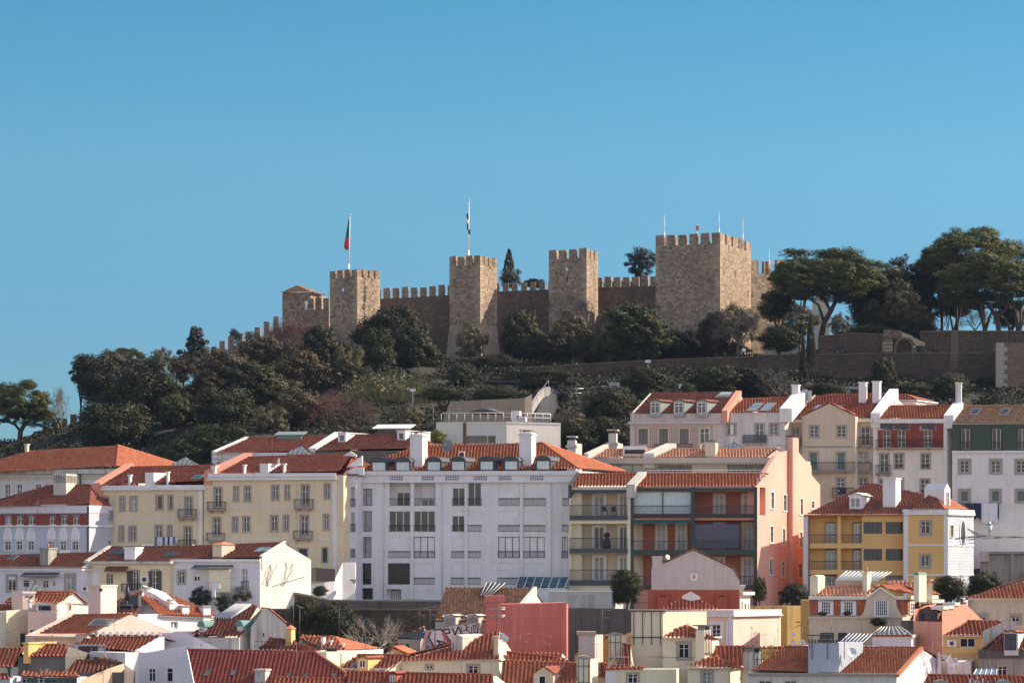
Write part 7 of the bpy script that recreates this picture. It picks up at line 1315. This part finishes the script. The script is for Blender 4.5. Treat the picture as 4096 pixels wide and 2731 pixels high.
h=simple('front_roof_house','long red barrel roof along the bottom edge with tiny red dormer',Fc,905,2300,1530,240,[(905,1530),(910,1378),(2283,1408),(2300,1530)],28,'barrel','tilered',anchor=(905,1530),th=2,k=.1,mat='cream',dep=8); h.dormer(1300,1398,1378,1475,'gable','rust','tilered',d=2,pitch=25,wx=(1314,1410,1368,1472),wk=dict(nx=2,ny=3)); h.done()
h=simple('orange_roof_house','bright orange-red roof below the brick-red wall',G,-20,720,1540,247,[(-20,1540),(55,1275),(450,1285),(590,1245),(718,1300),(715,1540)],30,'barrel','tileorange',anchor=(0,1540),th=3,k=.2,mat='cream',dep=9); h.C=G; h.dormer(315,1395,500,1500,'gable','sand','tilered',d=3,pitch=35,wx=(365,1412,432,1500),wk=dict(nx=1,ny=1,pane='glassdark',frame='framewhite')); h.sky(545,1325,590,1350,'glassdark','zinc'); h.done()
h=simple('upper_roof_strip','short red roof strip against the brick-red wall',G,60,575,1280,253,[(58,1278),(62,1190),(562,1196),(580,1250),(450,1285)],26,'barrel','tilered',anchor=(60,1282),th=3,k=.1,mat='cream',dep=5); h.done()
# ochre house and its stacks
h=prof('ochre_gable_house','ochre gable house squeezed behind cream stacks',G,702,1228,1215,262,[(890,1120),(1140,1010),(1226,1055)],th=0,k=.2,mat='ochre',dep=6,roof=None); h.done()
h=simple('small_roofed_house','tiny red tiled roof behind the grey box stack',G,895,1020,1085,266,[(895,1080),(900,1032),(1022,1032),(1018,1075)],26,'barrel','tilered',th=0,k=.1,mat='white',dep=3); h.done()
def stack(label,C,x0,x1,y0,Y,mat='cream',th=0,dep=1.8,grid=True,top='arch',k=.1,base=None):
    h=House('chimney_stack',label,C,x0,x1,y0,Y,th=th,k=k,mat=mat,dep=dep,cat='chimney'); L=h.L; z=h.zt; m=MB()
    if top=='arch': pts=[Vector((L/2-(L/2+.04)*math.cos(math.pi*i/8),-.04,z+.3*math.sin(math.pi*i/8))) for i in range(9)]; m.prism(pts,(0,dep+.08,0),'concrete')
    elif top=='lid':
        for u in (.15,L-.25): m.box(u,u+.1,.1,dep-.1,z,z+.35,'concrete')
        m.box(-.2,L+.2,-.2,dep+.2,z+.35,z+.45,'slate')
    elif top=='slab': m.box(-.12,L+.12,-.12,dep+.12,z-.02,z+.3,'stonetrim')
    m.build('chimney_cap',h.root)
    if grid:
        m=MB()
        for f in (.12,.5,.88): m.box(L*f-.025,L*f+.025,-.1,-.06,z-2.2,z,'iron')
        for d in (.6,2.0): m.box(0,L,-.1,-.06,z-d,z-d+.05,'iron')
        m.build('iron_straps',h.root)
    h.done(); return h
stack('grey weathered box stack above the ochre gable',G,737,892,1030,259,'beigegrey',0,2,False,'slab',.4); stack('cream arched stack on the ochre house with iron straps',G,1022,1150,1040,256,'cream',k=.4); stack('cream arched stack low in front of the ochre house',G,720,850,1258,248,'cream',k=.4)
h=simple('dark_roof_strip','dark red roof between the two cream stacks',G,850,1000,1420,251,[(850,1425),(858,1300),(1000,1300),(1000,1425)],30,'barrel','tiledark',th=0,k=.1,mat='sand',dep=4); h.done()
h=simple('dark_roof_strip','dark red roof with rail at the foot of the tall cream house',G,1020,1232,1330,252,[(1000,1335),(1150,1270),(1150,1120),(1228,1120),(1228,1340)],30,'barrel','tiledark',th=0,k=.1,mat='sand',dep=4); h.rail(1020,1232,1215,1312,.1,mat='metal',sp=.5); h.done()
h=House('tall_cream_house','tall cream house block with iron-strapped flat-topped stack',G,1235,1532,812,257,th=2,k=1.05,mat='cream',dep=3.8); m=MB(); z=h.zt; L=h.L; m.poly([(0,0,z),(L,0,z),(L+4,3.8,z),(4,3.8,z)],'cream'); m.box(-.3,L+.5,-.3,1.2,z+.1,z+.2,'concrete'); m.box(.2,L-.2,.1,.8,z,z+.1,'concrete'); m.build('top_slab',h.root); m=MB()
for f in (.08,.36,.64,.92): m.box(L*f-.03,L*f+.03,-.12,-.06,z-2.9,z,'iron')
m.box(0,L,-.12,-.06,z-2.3,z-2.22,'iron'); m.build('iron_straps',h.root); h.done()
h=simple('cream_house_wing','cream house wing with small hipped roof and one window',G,1532,1880,1068,254,[(1515,1052),(1640,985),(1772,938),(1860,1062)],28,'barrel','tileorange',anchor=(1860,1064),th=3,k=.3,mat='cream',dep=6); h.tri([h.lastpts[2],h.lastpts[3],h.hit(h.lastpts[3],(-.32,-.2,1),2095,1088)],'barrel','tileorange'); h.ridge=None; h.band(1055,1070,out=.25,mat='sand'); h.win(1682,1115,1780,1250,nx=2,ny=2,sur='stonetrim',sw=.25,pane='glassdark'); m=MB(); m.tube(h.P(1378,1235,-.3),h.P(1840,1242,-.3),.02,.02,'wire',3); m.build('washing_line',h.root); h.done()
stack('cream stack with raised tin lid beside the cream hipped roof',G,1922,1990,985,252,'cream',-45,1.0,True,'lid',0)
h=simple('cream_house_lower','lower cream front with red eave strip and window',G,992,1660,1352,249,[(990,1352),(1000,1330),(1350,1335),(1345,1356)],20,'barrel','tilered',th=2,k=.1,mat='cream',dep=4); h.ridge=None; h.win(1205,1400,1295,1484,nx=2,ny=2,sur='stonetrim',sw=.18); h.quoin(992,1090,'lav',.02); h.done()
h=simple('cream_house_bay','cream house with flared hipped roof and right window',G,1765,2150,1345,247,[(1722,1310),(1900,1268),(2050,1232),(2180,1348)],24,'barrel','tileorange',anchor=(2180,1350),th=3,k=.3,mat='cream',dep=6); h.tri([h.lastpts[2],h.lastpts[3],h.hit(h.lastpts[3],(-.32,-.2,1),2315,1345)],'barrel','tileorange'); h.ridge=None; h.band(1335,1350,out=.3,mat='sand'); h.win(1905,1378,1990,1490,nx=2,ny=3,sur='stonetrim',sw=.2); h.done()
h=simple('red_roof_house','red tiled roof behind the flared cream bay',G,1990,2420,1345,251,[(1985,1240),(2025,1142),(2420,1140),(2420,1345),(2180,1345)],30,'barrel','tilered',anchor=(2420,1350),th=3,k=.2,mat='cream',dep=8); h.done()
h=simple('pink_parapet_house','pale pink house with hipped roof behind a white parapet',G,1552,2195,798,274,None,th=3,k=.6,mat='pinkpale',dep=8); h.slope([(1492,788),(1792,648),(2072,796)],30,'barrel','tilered',back=False,main=False,w0=1,anchor=(1492,790)); h.ridge=None; h.band(795,845,out=.08,mat='offwhite'); h.band(845,858,out=.25,mat='white'); h.quoin(2145,2192)
m=MB(); a=h.P(1712,665,.5); t_=h.P(1795,620,.5); c=h.P(1885,672,.5); m.prism([a,t_,c,c-Vector((0,0,.2)),t_-Vector((0,0,.9)),a-Vector((0,0,.2))],(0,.3,0),'white'); m.build('ridge_gable',h.root)
for a,b in ((1650,1712),(1815,1892),(1998,2075)): h.win(a,932,b,1062,nx=2,ny=3,sur='white',sw=.28,frame='framewhite',pane='glassdark')
m=MB(); c=h.P(2135,900,-.15); m.tube(Vector((c.x,-.15,0)),c,.07,.07,'white',6); m.build('downpipe',h.root); h.done()
# ------------------------------------------------------------------ foreground, right
h=simple('mansard_house','beige house with terracotta mansard and ornate central gable',H,505,1310,785,268,[(515,603),(640,540),(1060,535),(945,608),(960,605)][:0] or [(510,605),(660,530),(1110,520),(1000,605)],26,'barrel','tilepale',anchor=(510,608),th=4,k=.45,mat='sand',dep=8); h.ridge=None; ztop=h.P(700,610).z
m=MB(); m.box(0,h.L,0,.25,h.zt,ztop,'sand'); m.fbox(h.frs,0,h.sl*8,-.0,.3,h.zt,ztop,'sand'); m.build('mansard_wall',h.root)
W_=dict(nx=4,ny=4,frame='framewhite',pane='glassblue',t=.05)
for a,b in ((612,690),(805,885)): h.win(a,655,b,765,hole=False,w=-.02,sur='white',sw=.28,**W_)
for x0,x1 in ((510,582),(698,778),(895,1000),(1255,1312)):
    a=h.P(x0,770); c=h.P(x1,636); m=MB(); m.box(a.x,c.x,-.06,-.004,a.z,c.z,'cladterra'); m.build('tile_hanging',h.root)
m=MB(); a,b=h.S(1318,770)[0],h.S(1365,640)[0]; z0=h.S(1330,765)[1]; z1=h.S(1330,640)[1]; m.fbox(h.frs,.15,b,-.06,-.004,z0,z1,'cladterra'); m.build('tile_hanging',h.root); m=MB(); a2,b2=h.S(1412,700)[0],h.S(1445,650)[0]; m.fbox(h.frs,a2,b2,-.06,-.004,z0,z1,'cladterra'); m.build('tile_hanging',h.root); h.win(1372,662,1402,760,side=True,hole=False,sur='white',nx=2,ny=3,sw=.12,rec=-.08)
h.band(605,635,out=.3,mat='whitewarm'); m=MB(); pts=[h.P(x,y,-.35) for x,y in ((938,792),(978,740),(1000,640),(1000,615),(1050,580),(1120,528),(1190,575),(1250,612),(1255,640),(1262,700),(1305,780),(1305,792))]; m.prism(pts,(0,.34,0),'sand'); o_=m.build('ornate_gable',h.root); m=MB()
for a,b in (((1000,612),(1120,525)),((1120,525),(1252,610))): p=h.P(*a,-.5); q=h.P(*b,-.5); m.hexa([p-Vector((0,0,.22)),q-Vector((0,0,.22)),q+Vector((0,.5,-.22)),p+Vector((0,.5,-.22)),p,q,q+Vector((0,.5,0)),p+Vector((0,.5,0))],'whitewarm')
m.build('gable_moulding',h.root); window(h.root,h.fr,h.P(1075,0,-.35).x,h.P(1180,0,-.35).x,h.P(1100,775,-.35).z,h.P(1100,645,-.35).z,-.35,rec=-.05,sur='white',sw=.1,nx=6,ny=5,frame='framewhite',pane='glassblue',t=.045)
h.band(770,782,500,985,.25,'stonetrim',side=False); h.band(783,797,498,985,.15,'whitewarm',side=False); 
a=h.onroof(1110,525); bk=Vector((.45*7,7,0)); gp=[h.P(1120,520,-.5),h.P(1255,600,-.5)]; h.tri([gp[0],gp[0]+bk,gp[1]+bk+Vector((1.5,0,0)),gp[1]],'barrel','tileorange',[(gp[0],gp[0]+bk)]); 
m=MB(); c=h.P(1030,842,-.9); d=h.P(1200,838,-.9); m.box(c.x,d.x,-.9,-.3,c.z-.1,c.z+.15,'whitewarm'); m.build('balcony',h.root)
h.row(((600,720),(755,890)),920,1010,frame='darkgreen',pane='glassgrey')
h.chim(515,425,583,590,whole=False,mat='cream',cap='arch',d=1.4); h.chim(965,398,1005,575,whole=False,mat='cream',cap='slab',d=.9,pots=1); h.chim(1405,402,1450,600,whole=False,mat='cream',cap='arch',d=1.6,capmat='coppergreen')
p0,n=h.pl; m=MB(); q=[h.onroof(732,520)+n*.5,h.onroof(1090,525)+n*.5,h.onroof(1212,455)+n*.6,h.onroof(832,448)+n*.6]
m.prism(q,n*.06,'zinc')
for i in range(12): f=i/11; m.tube(q[0].lerp(q[1],f)+n*.09,q[3].lerp(q[2],f)+n*.09,.035,.035,'framewhite',4)
m.build('standing_seam_roof',h.roof); m=MB(); m.prism([q[0]-n*.5,q[1]-n*.5,q[1],q[0]],(0,.15,0),'sand'); m.build('roof_upstand',h.roof); dish(h,1530,610,24,4,'dish',(.3,-.9,.3)); h.done()
h=simple('mansard_house_wing','rear cream wing with orange tiles right of mansard',H,1450,1565,640,270,None,th=4,k=.3,mat='cream',dep=5); h.slope([(1165,500),(1235,470),(1565,475),(1480,535),(1400,540)],22,'barrel','tilepale',main=False,anchor=(1400,545)); m=MB(); a=h.P(1445,640,1); c=h.P(1565,500,1); m.box(a.x,c.x,1,5,h.zt-.1,c.z,'cream'); m.build('rear_wall',h.root); h.done()
for x,y,w,lb in ((625,765,45,'flower box under the left mansard window'),(835,762,45,'flower box under the right mansard window'),(1110,835,85,'thick plants spilling over the central balcony')):
    tree('green',x,y-8,w,22 if w<60 else 42,266.2,lb,C=H,group=None,base=None if False else y+10,trunk=False)
h=House('beige_side_house','strip of ochre wall behind the bracket lamp',H,435,508,640,275,th=2,k=.1,mat='ochreold',dep=4); h.done()
h=simple('beige_hipped_house','beige house with orange roof at the right edge',H,1872,2460,628,281,[(1825,625),(2060,565),(2352,478),(2500,440),(2500,628)],24,'barrel','tileorange',anchor=(1830,628),th=3,k=.2,mat='sand',dep=9); h.band(625,640,out=.2,mat='cream'); h.quoin(1870,1900,'stonetrim',.05); h.win(1962,770,2025,812,sur='stonetrim',sw=.25); h.win(2250,775,2315,830,sur='stonetrim',sw=.25)
h.roof=h.root
for x,y0,y1,arm in ((1935,590,820,28),(2065,690,880,30),(2130,625,900,25),(2232,575,860,24),(2320,705,800,16)): antenna(h,x,y0,y1,-6,arm,els=7)
h.done()
h=House('ruined_house','derelict grey-brown house with collapsing dormer and dark window holes',H,1295,1652,820,263,th=3,k=.1,mat='concrete',dep=4)
L=h.slope([(1360,815),(1470,682),(1850,670),(1640,812)],30,'barrel','tiledark',anchor=(1360,818)); h.ridge=None; h.band(815,890,out=.15,mat='concdark'); h.win(1380,968,1428,1045,nx=1,ny=1,pane='interior',frame='framedark'); h.win(1492,970,1555,1088,nx=1,ny=1,pane='interior',frame='framedark'); h.dormer(1435,740,1610,815,'gable','concdark','tilered',d=3,pitch=22,wx=(1445,750,1500,815),wk=dict(nx=1,ny=1,pane='interior',frame='framedark'))
f2=prof('salmon_firewall_house','sunlit salmon firewall with stepped caps beside the derelict house',H,1650,2000,822,260,[(1650,722),(1700,716),(1750,690),(1850,672)],th=-50,k=0,mat='salmon',dep=3,roof=None); f2.done()
for x,y in ((1652,722),(1702,716),(1752,690)): m=MB(); p=f2.P(x,y); m.box(p.x,p.x+.9,-.1,1.2,p.z,p.z+.3,'offwhite'); m.build('step_cap',f2.root)
m=MB(); c=h.P(1455,925,-.15); m.tube(Vector((c.x,-.15,0)),c,.1,.1,'metal',6); m.build('downpipe',h.root); h.done()
h=simple('amber_house','amber yellow house with air conditioner and red roof',H,1655,1998,950,254,[(1658,945),(1865,822),(2148,825),(2010,945)],26,'barrel','tilered',anchor=(1658,948),th=3,k=.3,mat='mustard',dep=6); h.band(943,955,out=.25,mat='oldwhite'); h.win(1805,968,1935,1045,nx=2,ny=1,frame='framewhite'); h.band(1045,1100,out=.1,mat='mustard'); h.win(1812,1165,1905,1270,nx=2,ny=1,sur='white',sw=.15); ac_unit(h,1695,985,1772,1040); h.done()
h=prof('white_gable_house','white firewall gable beside the amber house roof',H,1998,2290,1065,252,[(2000,905),(2240,800),(2285,850)],th=0,k=.1,mat='oldwhite',dep=5,roof=None); h.done()
h=simple('grey_edge_house','grey-brown house with tall dormer window at the right edge',H,1960,2480,1085,249,[(2040,1070),(2180,910),(2480,905),(2480,1070)],34,'barrel','tiledark',anchor=(2040,1072),th=2,k=.2,mat='concrete',dep=7); h.band(1065,1140,out=.12,mat='concdark'); h.dormer(2180,925,2300,1075,'gable','offwhite','tilered',d=4,pitch=14,wx=(2185,930,2285,1070),wk=dict(nx=2,ny=3,frame='framedark',pane='glassgrey')); h.win(2130,1208,2205,1295,nx=2,ny=2,sur='stonetrim',sw=.15); h.roof=h.root; antenna(h,2232,800,880,3,22); h.done()
h=simple('glass_hip_house','white box house with glass hipped roof light',H,1052,1385,948,258,None,th=3,k=.2,mat='lav',dep=5); h.slope([(1040,946),(1132,880),(1290,878),(1384,946)],30,'fine','tiledark',main=False,anchor=(1040,948)); h.roof.data.materials.clear(); h.roof.data.materials.append(MATS['zinc']); m=MB(); L=h.lastpts
for i in range(8): f=i/7; m.tube(L[0].lerp(L[3],f)+Vector((0,-.05,.1)),L[1].lerp(L[2],f)+Vector((0,-.05,.12)),.03,.03,'framewhite',4)
m.build('glazing_bars',h.root); h.band(940,962,out=.15,mat='whitewarm'); h.done()
h=simple('solar_roof_house','small house with slatted solar roof panel behind white stack',H,760,1050,1045,252,[(985,1045),(1000,980),(1128,1045)][:0] or None,th=0,k=.2,mat='lav',dep=5)
m=MB(); q=[h.P(768,1020,0),h.P(945,1042,0),h.P(1048,942,2.5),h.P(858,935,2.5)]; m.prism(q,(0,0,.08),'solar'); 
for i in range(7): f=i/6; m.tube(q[0].lerp(q[1],f)+Vector((0,0,.12)),q[3].lerp(q[2],f)+Vector((0,0,.12)),.035,.035,'framewhite',4)
m.build('solar_panel',h.root); h.done()
h=House('wide_red_roof_house','wide red-roofed house with bright white right gable',H,-20,1258,1272,244,th=5,k=.75,mat='offwhite',dep=9); h.smat='white'
h.slope([(5,1245),(292,1042),(1468,1052),(1256,1290)],31,'fine','tileorange',anchor=(1256,1290)); h.ridge=(h.ridge[0],h.ridge[1]); h.dep=2*h.ridge[0]; h.rakepx([(1262,1290),(1472,1055)],mat='terracotta',t=.35,up=.12,dn=.1,name='verge_tiles'); h.band(1266,1285,out=.35,mat='stonetrim',side=False); h.row(((78,185),(300,400)),1335,1400,sur='sand',sw=.12)
h.chim(500,1005,764,1268,whole=False,mat='greyblue',cap='none',d=2.8,name='wide_stack'); w_=h.onroof(632,1268).y; m=MB(); a=h.P(500,1012,w_); c=h.P(764,1012,w_)
for i in range(10): m.box(a.x+(c.x-a.x)*i/10+.05,a.x+(c.x-a.x)*(i+1)/10-.1,w_,w_+2.7,a.z,a.z+.3,'concdark')
m.box(a.x-.1,c.x-.6,w_-.3,w_+1.5,a.z+.65,a.z+.72,'iron')
for x in (a.x+.3,a.x+1.6,a.x+3): m.box(x,x+.05,w_-.12,w_-.07,a.z-1.3,a.z+.7,'iron')
m.build('stack_cap',h.root)
dish(h,808,1110,36,w_+1.4,'dish',(1,-.25,.2)); dish(h,872,1090,42,w_+.5,'dish',(.35,-.9,.35)); h.roof2=h.roof
for x,y0,y1,arm,dw in ((515,830,1030,30,0),(600,870,1000,20,1),(700,770,1040,28,1),(835,880,1060,18,3),(960,760,900,18,7),(1080,870,900,10,8),(240,770,1080,26,3),(130,925,1040,34,5),(15,870,1060,12,4),(62,915,1040,20,6),(40,920,1060,14,5),(450,880,1000,12,8)): antenna(h,x,y0,y1,w_+dw,arm,els=7)
for x in (1380,1610,1650): antenna(h,x,1120-150,1180,w_+4,30,els=8)
h.done()
stack('small cream strapped stack at the left end of wide red roof',H,22,105,1090,246,'oldwhite',-25,1.6,True,'lid',0)
h=simple('low_white_house','low white structure with chimneys beside the white gable',H,1480,1890,1165,248,[(1500,1165),(1520,1120),(1640,1125),(1650,1165)],20,'barrel','tilered',th=2,k=.2,mat='offwhite',dep=5); h.ridge=None; h.zt=h.P(1600,1170).z
for x0,x1,y0 in ((1608,1640,1122),(1700,1740,1150)): m=MB(); a=h.P(x0,1260,-.8); c=h.P(x1,y0,-.8); m.box(a.x,c.x,-.8,0,0,c.z,'white'); m.prism([(a.x,-.8,c.z),(c.x,-.8,c.z),((a.x+c.x)/2,-.8,c.z+.4)],(0,.8,0),'white'); m.build('pier',h.root)
dish(h,1675,1132,27,-1.2,'dish',(-.4,-.8,.4)); dish(h,1762,1160,27,-1.4,'dish',(-.3,-.8,.4)); dish(h,1732,1236,30,-1.6,'dish',(-.3,-.8,.4)); h.roof=h.root
for x,y0,y1 in ((1565,990,1270),(1745,985,1150),(1650,960,1110)): antenna(h,x,y0,y1,-1,34,els=9)
h.done()
h=simple('corner_roof_house','red roof with small tiled canopies at the bottom right corner',H,1475,2480,1400,241,[(1468,1400),(1522,1284),(2480,1298),(2480,1400)],26,'barrel','tilered',anchor=(1468,1400),th=2,k=.2,mat='peach',dep=7); m=MB(); q=[h.P(1878,1362,.5),h.P(2100,1370,.5),h.P(2120,1246,3.2),h.P(1945,1244,3.2)]; m.prism(q,(0,0,.1),'glasssky')
for i in range(5): f=i/4; m.tube(q[0].lerp(q[1],f)+Vector((0,0,.14)),q[3].lerp(q[2],f)+Vector((0,0,.14)),.035,.035,'framewhite',4)
m.build('glass_roof_light',h.roof)
for x in (1570,2110): m=MB(); a=h.P(x,1370,-.3); c=h.P(x+140,1325,-.3); pts=[Vector((a.x+(c.x-a.x)*(1-math.cos(math.pi*i/8))/2,-.3,a.z+(c.z-a.z)*math.sin(math.pi*i/8))) for i in range(9)]; m.prism(pts,(0,3,0),'zinc'); m.build('barrel_hood',h.root)
h.done()
h=simple('tiled_lean_to','tiled lean-to roofs left of the wide red roof',H,-60,290,1060,255,[(-60,1075),(-40,1035),(260,1040),(290,1045),(180,1110)],24,'barrel','tilered',th=2,k=.2,mat='ochreold',dep=4,anchor=(180,1112)); h.done()
h=prof('small_gable','small whitewashed gable top between ochre block and red roof',H,322,418,1035,253,[(370,975)],th=0,k=.3,mat='offwhite',dep=4,roof='tileorange',kind='fine'); dish(h,372,935,20,-.5,'dish',(0,-.95,.2)); h.done()

# aerials on many of the near roofs
g=random.Random(21); done_=0
for h in list(ALL):
    if h.o.y<272 and getattr(h,'roof',None) is not None and h.roof is not h.root and getattr(h,'pl',None) and h.ridge and done_<18:
        p0,n=h.pl; u=h.L*g.uniform(.2,.8); w_=h.ridge[0]*.9; z=p0.z-((w_-p0.y)*n.y)/n.z; b=Vector((u+h.k*w_,w_,z)); H_=g.uniform(1.6,3.2); m=MB(); m.tube(b-Vector((0,0,.3)),b+Vector((0,0,H_)),.022,.016,'aerialgrey',5); a=g.uniform(-.6,.6); L_=g.uniform(.6,1.0)
        for zz,sc_ in ((H_-.1,1),(H_-.8,.7)):
            d=Vector((math.cos(a),math.sin(a)*.4,.06))*L_*sc_; c=b+Vector((0,0,zz)); m.tube(c-d,c+d,.015,.015,'aerialgrey',4)
            for i in range(7): q=(c-d).lerp(c+d,i/6); e=Vector((-math.sin(a)*.3,math.cos(a)*.3,0)); m.tube(q-e,q+e,.009,.009,'aerialgrey',3)
        m.build('aerial',h.root); done_+=1
